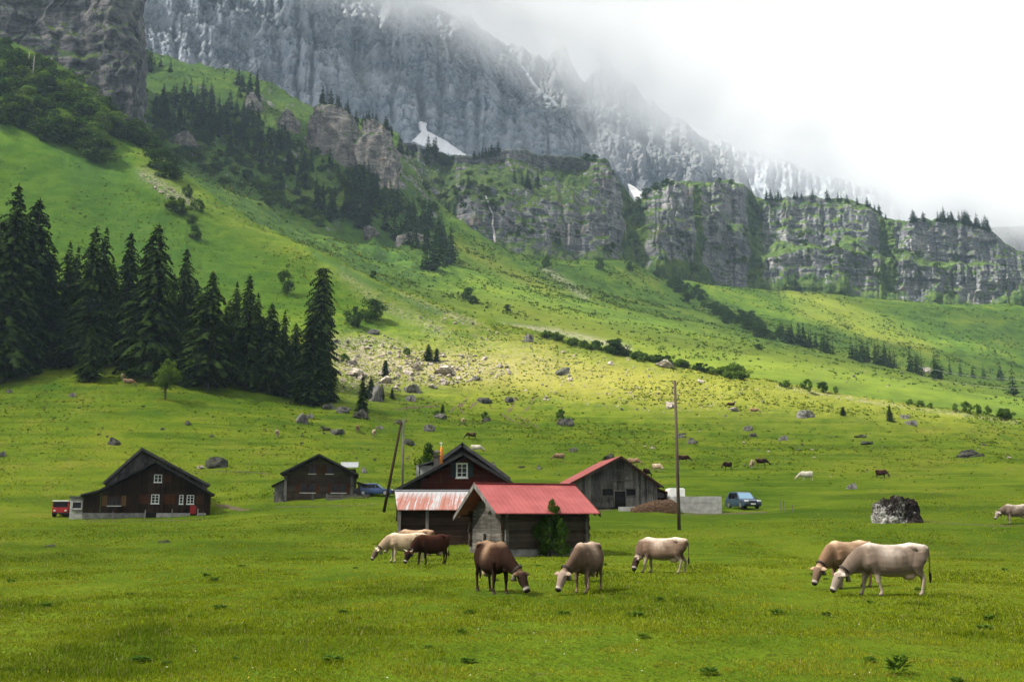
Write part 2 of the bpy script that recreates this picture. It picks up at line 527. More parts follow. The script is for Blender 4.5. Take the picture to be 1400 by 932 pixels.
P[..., 2] += amp * fbm(XA * 0.11, dA * 0.11, oct=3, seed=3) + amp * 0.35 * fbm(XA * 0.6, dA * 0.6, oct=2, seed=9)
# small cattle terraces running along the slope
slope = np.clip((dA - 140) / 60, 0, 1)
P[..., 2] += slope * 0.22 * np.sin(zA * 2.6 + 2.2 * fbm(XA * 0.05, dA * 0.05, oct=3, seed=21))
def A_sunny_dry(px, py):  # yellow painted over the sun patches and bright crest, plus dry grass
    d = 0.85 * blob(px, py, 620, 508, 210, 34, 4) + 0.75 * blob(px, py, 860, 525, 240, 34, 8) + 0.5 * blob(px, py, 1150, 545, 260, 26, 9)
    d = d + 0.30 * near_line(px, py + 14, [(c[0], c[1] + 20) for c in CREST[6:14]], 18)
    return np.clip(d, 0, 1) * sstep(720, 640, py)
def A_scree(px, py):
    d = 0.9 * blob(px, py, 500, 500, 60, 28, 5) + 0.8 * blob(px, py, 600, 505, 80, 16, 3) + 0.55 * blob(px, py, 500, 472, 55, 12, 8) + 0.75 * near_line(px, py, [(195, 237), (235, 262), (262, 278)], 8)
    d = d + 0.6 * near_line(px, py, [(548, 403), (600, 425), (650, 442)], 5) + 0.35 * blob(px, py, 700, 490, 120, 26, 8) + 0.45 * near_line(px, py, [(1062, 528), (1200, 551), (1390, 577)], 2.5)
    d = d + 0.4 * near_line(px, py, [(470, 372), (520, 415), (600, 450)], 10)
    return np.clip(d, 0, 1)
def A_herb(px, py):
    return np.clip(0.8 * near_line(px, py, [(430, 347), (520, 395), (600, 428)], 6) + 0.6 * blob(px, py, 120, 215, 50, 30, 35) + 0.4 * blob(px, py, 200, 330, 160, 70, 25), 0, 1)
nr, nc = dA.shape
VA = P.reshape(-1, 3); FA = grid_faces(nr, nc)
meadow = link('meadow', np_mesh('meadow', VA, FA, M_GRASS, True, {'dry': pixmask(P, A_sunny_dry), 'scree': pixmask(P, A_scree), 'herb': pixmask(P, A_herb)}))
tag(meadow, 'green alpine pasture rising from the valley floor to the left spur', 'meadow', kind='structure')
make_bvh(VA, FA)

# ---------------- B: second slope behind the spur (wooded at the left, far meadow at the right)
def b_first(us, D, Z):
    U, T, Dd = curve(CREST)
    d = np.interp(us, U, Dd); z = EYE + d * np.interp(us, U, T)
    return d + 22, z - 18
def b_second(us, D, Z):
    U, T, Dd = curve(CREST)
    d = np.interp(us, U, Dd)
    t = np.interp(us, U, T)
    return d + 62, EYE + (d + 62) * (t + 0.002)
B_TOP = [(120, 70, 900), (190, 82, 890), (230, 92, 880), (262, 103, 880), (330, 112, 880), (360, 124, 870), (400, 146, 860), (440, 160, 855), (500, 178, 850), (545, 195, 840), (563, 230, 820), (580, 262, 800), (600, 288, 785), (640, 320, 750), (700, 353, 760),
         (780, 361, 800), (860, 361, 835), (900, 384, 850), (960, 392, 890), (1010, 398, 920), (1060, 402, 940), (1140, 405, 960), (1240, 416, 985), (1320, 420, 1000), (1400, 420, 1020), (1500, 425, 1050)]
B_curves = [b_first, b_second,
    [(120, 150, 660), (190, 165, 640), (230, 205, 610), (300, 250, 590), (400, 315, 560), (500, 360, 545), (600, 392, 530), (660, 398, 530), (720, 405, 540), (800, 420, 560), (900, 438, 590), (1000, 455, 620), (1060, 462, 640), (1140, 478, 660), (1240, 497, 690), (1330, 515, 700), (1400, 524, 720), (1500, 535, 740)],
    [(120, 110, 760), (190, 118, 750), (230, 135, 740), (300, 165, 720), (400, 215, 700), (500, 262, 690), (560, 295, 680), (610, 340, 660), (660, 362, 650), (720, 380, 660), (800, 392, 680), (900, 412, 720), (1000, 428, 760), (1060, 434, 780), (1140, 446, 800), (1240, 462, 830), (1330, 470, 850), (1400, 478, 870), (1500, 484, 890)],
    B_TOP, rel(40, -12), rel(90, -45)]
uB = np.concatenate([np.linspace(-0.48, 0.56, 420), np.linspace(0.56, 0.85, 30)[1:]])
D, Z = knots(B_curves, uB)
dB, zB = profile(D, Z, [8, 46, 60, 70, 8, 5])
XB = uB[None, :] * dB
P = np.stack([XB, dB, zB], -1)
left = sstep(0.02, -0.10, uB)[None, :]
mid = sstep(480, 560, dB) * sstep(1000, 800, dB)
rough = left * mid * (9.0 * fbm(XB * 0.018, dB * 0.018, zB * 0.02, oct=5, seed=31) + 5.0 * ridged(XB * 0.04, dB * 0.02, oct=3, seed=37))
P[..., 2] += rough + 1.6 * fbm(XB * 0.05, dB * 0.05, oct=4, seed=33) * (1 - left * 0.5)
# gullies falling down the far slope
P[..., 2] += (1 - left) * sstep(650, 760, dB) * 2.2 * fbm(XB * 0.045, dB * 0.012, oct=3, seed=41)
def B_sunny_dry(px, py):  # sunlit parts of the far slope painted yellower
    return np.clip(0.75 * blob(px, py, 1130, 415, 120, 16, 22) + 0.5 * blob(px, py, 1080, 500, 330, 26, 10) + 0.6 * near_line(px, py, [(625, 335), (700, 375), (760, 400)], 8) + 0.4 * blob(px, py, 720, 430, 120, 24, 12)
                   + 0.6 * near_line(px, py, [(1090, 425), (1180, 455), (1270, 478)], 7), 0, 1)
def B_herb(px, py):
    return np.clip(0.9 * sstep(640, 560, px) * sstep(0, 30, 360 - py + (px - 200) * 0.12) * (1 - 0.75 * blob(px, py, 430, 300, 60, 22, 30)) * (1 - 0.7 * blob(px, py, 285, 112, 60, 12, 10))
                   + 0.8 * near_line(px, py, [(905, 375), (950, 410), (1010, 440), (1060, 466)], 12), 0, 1)
def B_scree(px, py):
    return np.clip(0.6 * near_line(px, py, [(680, 445), (760, 452), (860, 476)], 4) + 0.5 * near_line(px, py, [(745, 368), (800, 405)], 5), 0, 1)
nr, nc = dB.shape
VB = P.reshape(-1, 3); FB = grid_faces(nr, nc)
hillside = link('hillside', np_mesh('hillside', VB, FB, M_HILL, True, {'dry': pixmask(P, B_sunny_dry), 'herb': pixmask(P, B_herb), 'scree': pixmask(P, B_scree)}))
tag(hillside, 'second slope behind the spur, wooded on the left and open meadow on the right', 'hillside', kind='structure')
make_bvh(VB, FB)

# ---------------- cliffs: sheets between a base contour and a top contour with benches
P1 = ([0, .44, .58, .92, 1.0], [0, .10, .72, .86, 1.0])
P2 = ([0, .50, .62, 1.0], [0, .14, .30, 1.0])
def cliff(name, base, top, depth, pxs, rows, m, label, cat, mixw=lambda px: 0 * px, rough=9.0, fine=3.0, seed=50, bench=0.13, strata=3.0, big=0.0, lat=0.0, apron=False, gullies=(), tops=0.0, topw=14.0, kind='structure', extra=None, back=60):
    px = np.array(pxs, float)
    bx, by, bd = [np.array(c, float) for c in zip(*base)]
    tx, ty = [np.array(c, float) for c in zip(*top)]
    d0 = np.interp(px, bx, bd)
    b_py = np.interp(px, bx, by)
    t_py = np.interp(px, tx, ty)
    u0, t0 = ray(px, b_py)
    dep = depth(px) if callable(depth) else np.full_like(px, depth)
    d1 = d0 + dep
    u1, t1 = ray(px, t_py)
    z0, z1 = EYE + t0 * d0, EYE + t1 * d1
    s_m = np.cumsum(np.r_[0, np.hypot(np.diff(u0 * d0), np.diff(d0))])
    v = np.linspace(0, 1, rows)[:, None]
    H = (z1 - z0)[None, :]
    zz = z0[None, :] + H * v
    sh = bench * fbm(s_m[None, :] / 90.0, v * 1.0, seed=seed, oct=4) * np.sin(np.pi * v)
    g1 = np.interp(np.clip(v + sh, 0, 1), *P1); g2 = np.interp(np.clip(v + sh, 0, 1), *P2)
    w = mixw(px)[None, :]
    g = g1 * (1 - w) + g2 * w
    dd = d0[None, :] + dep[None, :] * g
    env = np.clip(np.minimum(v / 0.06, 1.0), 0, 1)  * np.clip((1 - v) / 0.06, 0.12, 1)
    S = s_m[None, :] + 0 * v
    dd += env * (rough * fbm(S / 45, zz / 90, oct=5, seed=seed + 3) + rough * 0.9 * ridged(S / 28 + 0.3 * fbm(S / 20, zz / 20, seed=seed + 4), zz / 160, oct=4, seed=seed + 5)
                 + strata * fbm(S / 60 + .4 * fbm(S / 30, zz / 20, seed=seed + 8), zz / 5, oct=4, seed=seed + 7) + strata * ridged(S / 9, zz / 70, oct=3, seed=seed + 8) + fine * fbm(S / 7, zz / 5, oct=4, seed=seed + 9)
                 + big * fbm(S / 130, zz / 170, oct=3, seed=seed + 15))
    apr = sstep(.22, .02, v + .26 * fbm(S / 42, .3, oct=4, seed=seed + 31)) if apron else 0 * v + 0 * S
    if apron: dd = dd - 14 * apr
    for gp, gw, gd in gullies:
        sc_ = np.interp(gp, px, s_m)
        k_ = np.exp(-((S - sc_ + 8 * fbm(zz / 25, .5, seed=seed + 33)) / gw) ** 2)
        dd = dd + k_ * gd * (.35 + .65 * v) * (1 - .75 * v ** 4); apr = np.maximum(apr, k_ * .95)
    if extra is not None:
        dd = dd + extra(S, zz, v, H)
    if tops:
        zz = zz + v ** 3 * tops * fbm(s_m / topw, 0.5, oct=4, seed=seed + 11)[None, :]
    U = u0[None, :] * (1 - v) + u1[None, :] * v
    X = U * dd + lat * fbm(zz / 22, S / 22, oct=4, seed=seed + 21) * env
    apr = np.vstack([apr[:1], apr, apr[-1:] * 0 + 1])
    # crown sheet that runs back from the top edge
    X = np.vstack([X, X[-1:] * (dd[-1:] + back) / dd[-1:]]); zz = np.vstack([zz, zz[-1:] - back * 0.25]); dd = np.vstack([dd, dd[-1:] + back])
    # skirt that runs into the ground
    X = np.vstack([X[:1], X]); zz = np.vstack([zz[:1] - 15, zz]); dd = np.vstack([dd[:1] + 4, dd])
    P = np.stack([X, dd, zz], -1)
    V = P.reshape(-1, 3); Fc = grid_faces(*dd.shape)
    o = link(name, np_mesh(name, V, Fc, m, True, {'apron': apr} if apron else None))
    tag(o, label, cat, kind=kind)
    return V, Fc

C_TOP = [(545, 196), (600, 206), (650, 214), (690, 207), (720, 206), (760, 212), (800, 217), (832, 221), (838, 236), (852, 252), (868, 273), (880, 268), (900, 253), (935, 247), (990, 248), (1018, 251), (1030, 263), (1045, 271), (1100, 268),
         (1150, 272), (1190, 281), (1212, 296), (1232, 303), (1260, 299), (1300, 300), (1330, 306), (1352, 313), (1375, 332), (1400, 347), (1470, 380)]
C_BASE = [(545, 240, 815), (563, 255, 808), (580, 285, 790), (600, 310, 775), (640, 336, 745), (700, 362, 750), (780, 368, 788), (860, 368, 823), (900, 392, 838), (960, 400, 878), (1010, 405, 908), (1060, 409, 928), (1140, 412, 948), (1240, 423, 972), (1320, 428, 988), (1400, 428, 1005), (1500, 433, 1035)]
VC, FC = cliff('cliff_band', C_BASE, C_TOP, lambda px: np.interp(px, [545, 640, 800, 860, 1500], [30, 120, 130, 110, 100]), np.linspace(547, 1465, 1150), 190, M_CLIFF,
      'long dark cliff band with grassy ledges along the right side of the valley', 'cliff', mixw=lambda px: sstep(840, 780, px) * 0.9, seed=50, tops=5.0, big=26.0, bench=0.22, rough=13.0, apron=True, gullies=((868, 16, 34), (1034, 12, 26), (955, 7, 9), (1214, 12, 18), (612, 14, 18)))
make_bvh(VC, FC)

E_BASE = [(-200, 40, 525), (-60, 84, 525), (0, 102, 528), (60, 124, 530), (110, 146, 532), (150, 172, 532), (178, 184, 530), (188, 184, 545), (193, 180, 590), (197, 170, 680)]
E_TOP = [(-200, -260), (0, -220), (150, -210), (178, -200), (188, -190), (193, -180), (197, -170)]
def e_extra(S, zz, v, H):
    # upper wall stands back behind a grassy shelf at the far left, the pillar at the right end is sheer
    return 0
VE, FE = cliff('cliff_wall', E_BASE, E_TOP, lambda px: np.interp(px, [-200, 60, 115, 135, 197], [110, 95, 70, 22, 10]), np.linspace(-190, 197, 420), 240, M_CLIFFD,
      'dark rock wall with a sheer pillar at the top left', 'cliff', rough=11.0, fine=3.5, seed=80, bench=0.16, tops=0.0, strata=3.0, big=10.0, lat=9.0, mixw=lambda px: sstep(120, 60, px) * .7)

def mtn_extra(dip, a, b):
    def f(S, zz, v, H):
        n = zz * math.cos(dip) + S * math.sin(dip)
        al = -zz * math.sin(dip) + S * math.cos(dip)
        return a * ridged(n / 120, al / 900, oct=5, seed=int(a)) + b * ridged(S / 150 + 0.6 * fbm(S / 200, zz / 200, seed=5), zz / 700, oct=4, seed=int(b) + 7)
    return f
F1_BASE = [(40, 170, 1900), (200, 170, 1900), (350, 185, 1880), (520, 205, 1850), (640, 232, 1820), (760, 240, 1850), (840, 270, 1900)]
F1_TOP = [(40, -150), (300, -130), (450, -70), (560, -25), (620, 6), (660, 25), (690, 46), (712, 78), (735, 108), (760, 126), (780, 150), (800, 190), (812, 216), (826, 255), (840, 268)]
VF, FF = cliff('mountain_wall', F1_BASE, F1_TOP, lambda px: np.interp(px, [40, 500, 700, 800, 840], [620, 560, 380, 120, 40]), np.linspace(42, 839, 620), 300, M_LIME,
      'huge pale grey limestone wall rising into the cloud', 'mountain', mixw=lambda px: 0 * px + 0.8, rough=40, fine=17, seed=110, strata=0, bench=0.25, tops=14, topw=60, extra=mtn_extra(R(33), 38, 42), back=300)
F2_BASE = [(640, 290, 2500), (800, 290, 2500), (1045, 300, 2500)]
F2_TOP = [(640, 70), (700, 52), (745, 72), (770, 56), (785, 92), (800, 108), (815, 90), (830, 76), (845, 86), (862, 101), (880, 128), (900, 138), (930, 156), (955, 182), (975, 188), (1000, 204), (1014, 216), (1026, 248), (1042, 285)]
VF2, FF2 = cliff('mountain_peak', F2_BASE, F2_TOP, 330, np.linspace(642, 1041, 420), 230, M_LIMEW,
      'pointed limestone peak half hidden in cloud behind the wall', 'mountain', mixw=lambda px: 0 * px + 0.5, rough=45, fine=9, seed=140, strata=0, bench=0.2, tops=14, topw=40, extra=mtn_extra(R(70), 45, 60), back=300)
F3_BASE = [(940, 345, 3400), (1280, 345, 3400)]
F3_TOP = [(940, 180), (1000, 198), (1060, 214), (1080, 222), (1120, 239), (1150, 244), (1190, 257), (1215, 264), (1228, 280), (1241, 300), (1270, 335)]
cliff('mountain_ridge', F3_BASE, F3_TOP, 300, np.linspace(942, 1268, 260), 120, M_LIME,
      'faint far ridge fading in cloud above the right cliff', 'mountain', mixw=lambda px: 0 * px + 0.5, rough=45, fine=9, seed=160, strata=0, tops=16, topw=60, back=300)
F4_BASE = [(1320, 380, 1650), (1560, 380, 1650)]
F4_TOP = [(1320, 322), (1345, 311), (1400, 309), (1560, 300)]
cliff('far_cliff', F4_BASE, F4_TOP, 60, np.linspace(1322, 1558, 160), 70, M_CRAG,
      'pale brown cliff with a grassy top at the far right edge', 'cliff', rough=10, fine=4, seed=170, strata=2)

# snow patches lying at the foot of the wall
def sheet_on(name, poly, which_v, m, lift, label, cat):
    """a lumpy patch draped over a surface: poly is its outline"""
    tr = BVHTree.FromPolygons(which_v[0].tolist(), which_v[1].tolist())
    cx = sum(p[0] for p in poly) / len(poly); cy = sum(p[1] for p in poly) / len(poly)
    def inside(x, y):
        c = False; j = len(poly) - 1
        for i in range(len(poly)):
            xi, yi = poly[i]; xj, yj = poly[j]
            if (yi > y) != (yj > y) and x < (xj - xi) * (y - yi) / (yj - yi) + xi: c = not c
            j = i
        return c
    x0, x1 = min(p[0] for p in poly), max(p[0] for p in poly)
    y0, y1 = min(p[1] for p in poly), max(p[1] for p in poly)
    nx, ny = 70, 50
    vs, idx, fs = [], {}, []
    def vert(i, j):
        if (i, j) not in idx:
            px, py = x0 + (x1 - x0) * i / nx, y0 + (y1 - y0) * j / ny
            u, t = ray(px, py); d = Vector((u, 1, t)).normalized()
            loc, nor, k, dist = tr.ray_cast(EYEV, d, 5000)
            idx[(i, j)] = None if loc is None else len(vs)
            if loc is not None: vs.append(tuple(loc - d * lift))
        return idx[(i, j)]
    for i in range(nx):
        for j in range(ny):
            px, py = x0 + (x1 - x0) * (i + .5) / nx, y0 + (y1 - y0) * (j + .5) / ny
            wob = 1.2 * mnoise.noise((px * 0.25, py * 0.25, 3.3))
            if inside(px + wob, py + wob):
                q = [vert(i, j), vert(i + 1, j), vert(i + 1, j + 1), vert(i, j + 1)]
                if None not in q: fs.append(q[::-1])
    V = np.array(vs)
    # a snow bed fills the hollows: a smooth sheet fitted to the rock behind it
    u, t, d = V[:, 0] / V[:, 1], (V[:, 2] - EYE) / V[:, 1], V[:, 1]
    uc, tc_ = u - u.mean(), t - t.mean()
    M_ = np.stack([np.ones_like(uc), uc, tc_, uc * tc_, tc_ ** 2], -1)
    k, *_r = np.linalg.lstsq(M_, d, rcond=None)
    fit = M_ @ k - 1.5 * np.std(d - M_ @ k) - lift
    fit += 3.0 * fbm(uc * 130, tc_ * 130, oct=3, seed=4)
    V = np.stack([u * fit, fit, EYE + t * fit], -1)
    o = link(name, np_mesh(name, V, np.array(fs), m, True))
    so = o.modifiers.new('depth', 'SOLIDIFY'); so.thickness = 6; so.offset = -1
    tag(o, label, cat, kind='structure')
    return o
M_SNOW = plain('old_snow', (0.78, 0.78, 0.79), 0.6, 0.08, 0.05)
sheet_on('snow', [(574, 166), (584, 168), (582, 173), (584, 179), (596, 185), (612, 194), (626, 204), (638, 212), (626, 213), (610, 210), (594, 204), (578, 199), (562, 193), (570, 187), (576, 180)], (VF, FF), M_SNOW, 6.0,
         'white snow bed at the foot of the limestone wall', 'snow')
M_SCREEP = plain('scree', (0.30, 0.30, 0.29), 0.95, 0.3, 0.2)

sheet_on('snow', [(858, 252), (866, 256), (874, 262), (884, 265), (884, 276), (862, 276)], (VF2, FF2), M_SNOW, 6.0, 'small white snow patch in the notch between two cliff blocks', 'snow')
# thin waterfall down the dark rocks of the left cliff block
vs, fs = [], []
for i, (x, y, w_) in enumerate([(664, 268, .8), (667, 276, 1.1), (669, 284, 1.5), (673, 292, 1.3), (674, 300, 1.5), (673, 308, 2.2), (675, 316, 3.0), (676, 324, 3.6), (677, 332, 3.0)]):
    h_ = hit(x, y, [2]) or hit(x, y)
    d = h_[0].y - 1.6
    for k in (-1, -.3, .3, 1):
        q = at(x + k * w_ * .5, y, d - .5 * (1 - abs(k))); vs.append(tuple(q))
    if i:
        for k in range(3): fs.append((4 * i - 4 + k, 4 * i - 3 + k, 4 * i + 1 + k, 4 * i + k))
M_FALL = plain('falling_water', (.26, .25, .25), .5, .35, .6)
o = link('waterfall', np_mesh('waterfall', np.array(vs), np.array(fs), M_FALL, True)); so = o.modifiers.new('depth', 'SOLIDIFY'); so.thickness = .4
tag(o, 'thin whitish waterfall running down the dark left cliff block', 'waterfall')
# ------------------------------------------------------------------ vegetation
def leaf_material(name, c0, c1, nscale=2.5, trans=0.25):
    m, nt, out = new_mat(name)
    info = nt.nodes.new('ShaderNodeNewGeometry')
    oi = nt.nodes.new('ShaderNodeObjectInfo')
    n = noi(nt, coord(nt), nscale, 3)
    f = mth(nt, 'ADD', mth(nt, 'MULTIPLY', info.outputs['Random Per Island'], 0.45), mth(nt, 'ADD', mth(nt, 'MULTIPLY', n, 0.3), mth(nt, 'MULTIPLY', oi.outputs['Random'], 0.25)))
    c = mixc(nt, rampf(nt, f, 0.2, 0.85), c0, c1)
    d = N(nt, 'ShaderNodeBsdfDiffuse', {0: c})
    t = N(nt, 'ShaderNodeBsdfTranslucent', {0: c})
    mx = N(nt, 'ShaderNodeMixShader', {0: trans, 1: d.outputs[0], 2: t.outputs[0]})
    nt.links.new(mx.outputs[0], out.inputs[0])
    return m

M_SPRUCE = leaf_material('spruce_needles', (0.006, 0.014, 0.0045), (0.030, 0.052, 0.011), 3, 0.14)
M_SPRUCEF = leaf_material('spruce_needles_far', (0.008, 0.021, 0.0065), (0.028, 0.056, 0.013), 3, 0.15)
M_LEAF = leaf_material('broad_leaves', (0.030, 0.070, 0.009), (0.110, 0.175, 0.020), 3, 0.42)
M_LEAFD = leaf_material('dark_leaves', (0.012, 0.032, 0.006), (0.050, 0.095, 0.013), 3, 0.3)
M_BARK = plain('bark', (0.055, 0.042, 0.032), 0.9, 0.4, 8)
M_TWIG = plain('dead_twigs', (0.20, 0.17, 0.14), 0.9, 0.3, 8)

def spruce_mesh(name, seed, levels, per, rb, fine, lean=0.0, bare=0.05, m=None, power=0.85):
    """unit height crown: whorls of drooping, ragged boughs"""
    r = random.Random(seed)
    V, Fc = [], []
    def tri(a, b, c):
        i = len(V); V.extend((a, b, c)); Fc.append((i, i + 1, i + 2))
    side_bias = [0.75 + 0.45 * r.random() for _ in range(7)]
    for L in range(levels):
        k = (L + r.random() * 0.7) / levels
        z = bare + (0.995 - bare) * k
        rad = rb * (1 - k) ** power * (0.72 + 0.5 * r.random()) + 0.006
        if k < 0.12: rad *= 0.72 + 2.2 * k
        n = max(4, int(per * (0.55 + 0.45 * (1 - k))))
        a0 = r.random() * 6.28
        for b in range(n):
            a = a0 + 6.283 * b / n + r.uniform(-0.35, 0.35)
            rr = rad * r.uniform(0.5, 1.28) * side_bias[int((a % 6.283) / 6.283 * 7) % 7]
            if r.random() < 0.06: continue
            ca, sa = math.cos(a), math.sin(a)
            droop = rr * r.uniform(0.25, 0.6)
            lift = rr * 0.25 * (1 if k > 0.5 else 0.4)
            def pt(t, w=0.0, dz=0.0):
                zz = z + lift * math.sin(t * 2.2) - droop * t * t + dz
                return (ca * rr * t - sa * w + lean * zz, sa * rr * t + ca * w, zz)
            ns = fine if fine <= 2 else max(2, min(9, int(rr / .014)))
            for s in range(ns):
                t0 = 0.06 + 0.94 * s / ns
                t1 = min(1.12, t0 + 1.45 / ns)
                w = (rr * 0.42 if ns == 1 else rr * 0.34 if fine <= 2 else rr * .17 + .007) * (1.05 - 0.55 * t0) * r.uniform(0.7, 1.4)
                hang = -w * r.uniform(0.2, 0.8)
                tri(pt(t0), pt(t1, 0, 0), pt(t0 + 0.6 * (t1 - t0), w, hang))
                tri(pt(t0), pt(t0 + 0.6 * (t1 - t0), -w, hang), pt(t1, 0, 0))
                if fine > 2:
                    tri(pt(t0 + .02), pt(t1, 0, 0), pt((t0 + t1) / 2, w * r.uniform(-.4, .4), -w * r.uniform(0.7, 1.6)))
    for q in range(7):
        a0, a1 = q * .9, q * .9 + .9
        tri((math.cos(a0) * .012, math.sin(a0) * .012, -.03), (math.cos(a1) * .012, math.sin(a1) * .012, -.03), (lean, 0, 1.0))
    for q in range(6):
        a = q * 1.05
        tri((lean, 0, 1.0 + 0.012 * r.random()), (math.cos(a) * .010 + lean, math.sin(a) * .010, 0.95), (math.cos(a + 1.6) * .010 + lean, math.sin(a + 1.6) * .010, 0.95))
    return np_mesh(name, np.array(V), np.array(Fc), m)

def trunk_mesh(name, r0, h, seed=0, n=7, m=None):
    b = MB(); rr = random.Random(seed)
    pts = [(rr.uniform(-.004, .004), rr.uniform(-.004, .004), h * i / 5 - (0.02 if i == 0 else 0)) for i in range(6)]
    b.tube(pts, [r0 * (1 - 0.85 * i / 5) * (1.35 if i == 0 else 1) for i in range(6)], n)
    me = bpy.data.meshes.new(name); me.from_pydata(b.v, [], b.f); me.materials.append(m)
    return me

def leafy_mesh(name, seed, lobes, per, size, rx=0.34, z0=0.25, z1=1.0, m=None, flat=1.0):
    """unit height crown of many small leaf faces gathered in uneven lobes with gaps"""
    r = random.Random(seed)
    V, Fc = [], []
    cs = []
    for i in range(lobes):
        k = r.random()
        z = z0 + (z1 - z0) * (0.12 + 0.80 * k)
        w = rx * math.sqrt(max(0.05, 1 - (2 * k - 0.85) ** 2)) * 0.85
        a = r.random() * 6.28; d = w * math.sqrt(r.random())
        cs.append((d * math.cos(a), d * math.sin(a), z, r.uniform(0.09, 0.19) * (z1 - z0) * (1.0 if k < .8 else .75)))
    for (cx, cy, cz, cr) in cs:
        for j in range(per):
            v = Vector((r.gauss(0, 1), r.gauss(0, 1), r.gauss(0, 1) * flat + 0.15)).normalized()
            q = cr * (0.55 + 0.5 * r.random() ** 0.6) * (1.25 if r.random() < 0.12 else 1)
            p = Vector((cx, cy, cz)) + v * q
            if p.z < z0 * 0.6: p.z = z0 * 0.6 + r.random() * 0.05
            nrm = (v + Vector((r.gauss(0, .6), r.gauss(0, .6), r.gauss(0, .6) + 0.3))).normalized()
            t = nrm.orthogonal().normalized(); t = Matrix.Rotation(r.random() * 6.28, 3, nrm) @ t
            b = nrm.cross(t)
            s = size * r.uniform(0.6, 1.3)
            i = len(V)
            V.extend((p - t * s, p + b * s * 0.55, p + t * s, p - b * s * 0.55))
            Fc.append((i, i + 1, i + 2, i + 3))
    return np_mesh(name, np.array(V), np.array(Fc), m)

def limbs_mesh(name, seed, m, r0=0.022, h=0.75, spread=0.24):
    b = MB(); r = random.Random(seed)
    b.tube([(0, 0, -0.03), (0.005, 0.004, h * .3), (0.012, -.01, h * .62), (0, 0, h)], [r0 * 1.3, r0, r0 * .7, r0 * .25], 6)
    for i in range(6):
        a = i * 1.05 + r.random(); z = h * r.uniform(.22, .6)
        e = (math.cos(a) * spread, math.sin(a) * spread, z + spread * r.uniform(.5, 1.1))
        mid_ = (e[0] * .5, e[1] * .5, z + (e[2] - z) * .35)
        b.tube([(0, 0, z), mid_, e], [r0 * .5, r0 * .35, r0 * .12], 5)
    me = bpy.data.meshes.new(name); me.from_pydata(b.v, [], b.f); me.materials.append(m)
    return me

SPR_NEAR = [spruce_mesh('spruce_crown_%d' % i, 100 + i, lv, pr, rb, 4, bare=ba, m=M_SPRUCE, power=pw) for i, (lv, pr, rb, ba, pw) in
            enumerate([(62, 11, .155, .05, .62), (58, 11, .18, .04, .56), (66, 10, .138, .05, .66), (56, 11, .20, .07, .60), (60, 12, .150, .02, .50), (64, 12, .130, .02, .30)])]
SPR_FAR = [spruce_mesh('far_spruce_%d' % i, 200 + i, 24, 8, rb, 2, bare=0.02, m=M_SPRUCEF, power=pw) for i, (rb, pw) in enumerate([(.15, .8), (.18, .75), (.13, .9), (.21, .8), (.165, .6)])]
SPR_TRUNK = trunk_mesh('spruce_trunk', 0.017, 0.9, 1, 8, M_BARK)
LEAF_NEAR = [leafy_mesh('leafy_crown_%d' % i, 300 + i, 34, 110, 0.024, .36, .26, 1.0, M_LEAF) for i in range(3)]
LEAF_LIMB = limbs_mesh('leafy_limbs', 5, M_BARK)
BUSH = [leafy_mesh('bush_%d' % i, 320 + i, 20, 70, 0.055, .52, .06, 1.0, M_LEAFD if i == 2 else M_LEAF) for i in range(5)]
BUSHD = [leafy_mesh('dark_bush_%d' % i, 340 + i, 28, 90, 0.036, .50, .05, 1.0, M_LEAFD) for i in range(3)]

def along(p):
    """distance along the view axis"""
    return p.y * CP + (p.z - EYE) * SP

def height_for(p, px, top):
    """metres a standing thing needs to reach that row of the photograph"""
    u, t = ray(px, top)
    return (EYE + p.y * t) - p.z

def big_spruce(loc, h, var, wide, label, group=None, rz=None):
    root = empty('spruce_tree', loc, random.uniform(0, 6.28) if rz is None else rz)
    tag(root, label, 'tree', group)
    c = link('crown', SPR_NEAR[var % len(SPR_NEAR)], None, root); c.scale = (h * wide, h * wide, h)
    t = link('trunk', SPR_TRUNK, None, root); t.scale = (h, h, h)
    return root

def small_tree(name, me, loc, h, wide, label, cat, group=None):
    o = link(name, me); o.location = loc; o.scale = (h * wide, h * wide * random.uniform(.9, 1.1), h)
    o.rotation_euler = (0, 0, random.uniform(0, 6.28))
    return tag(o, label, cat, group)

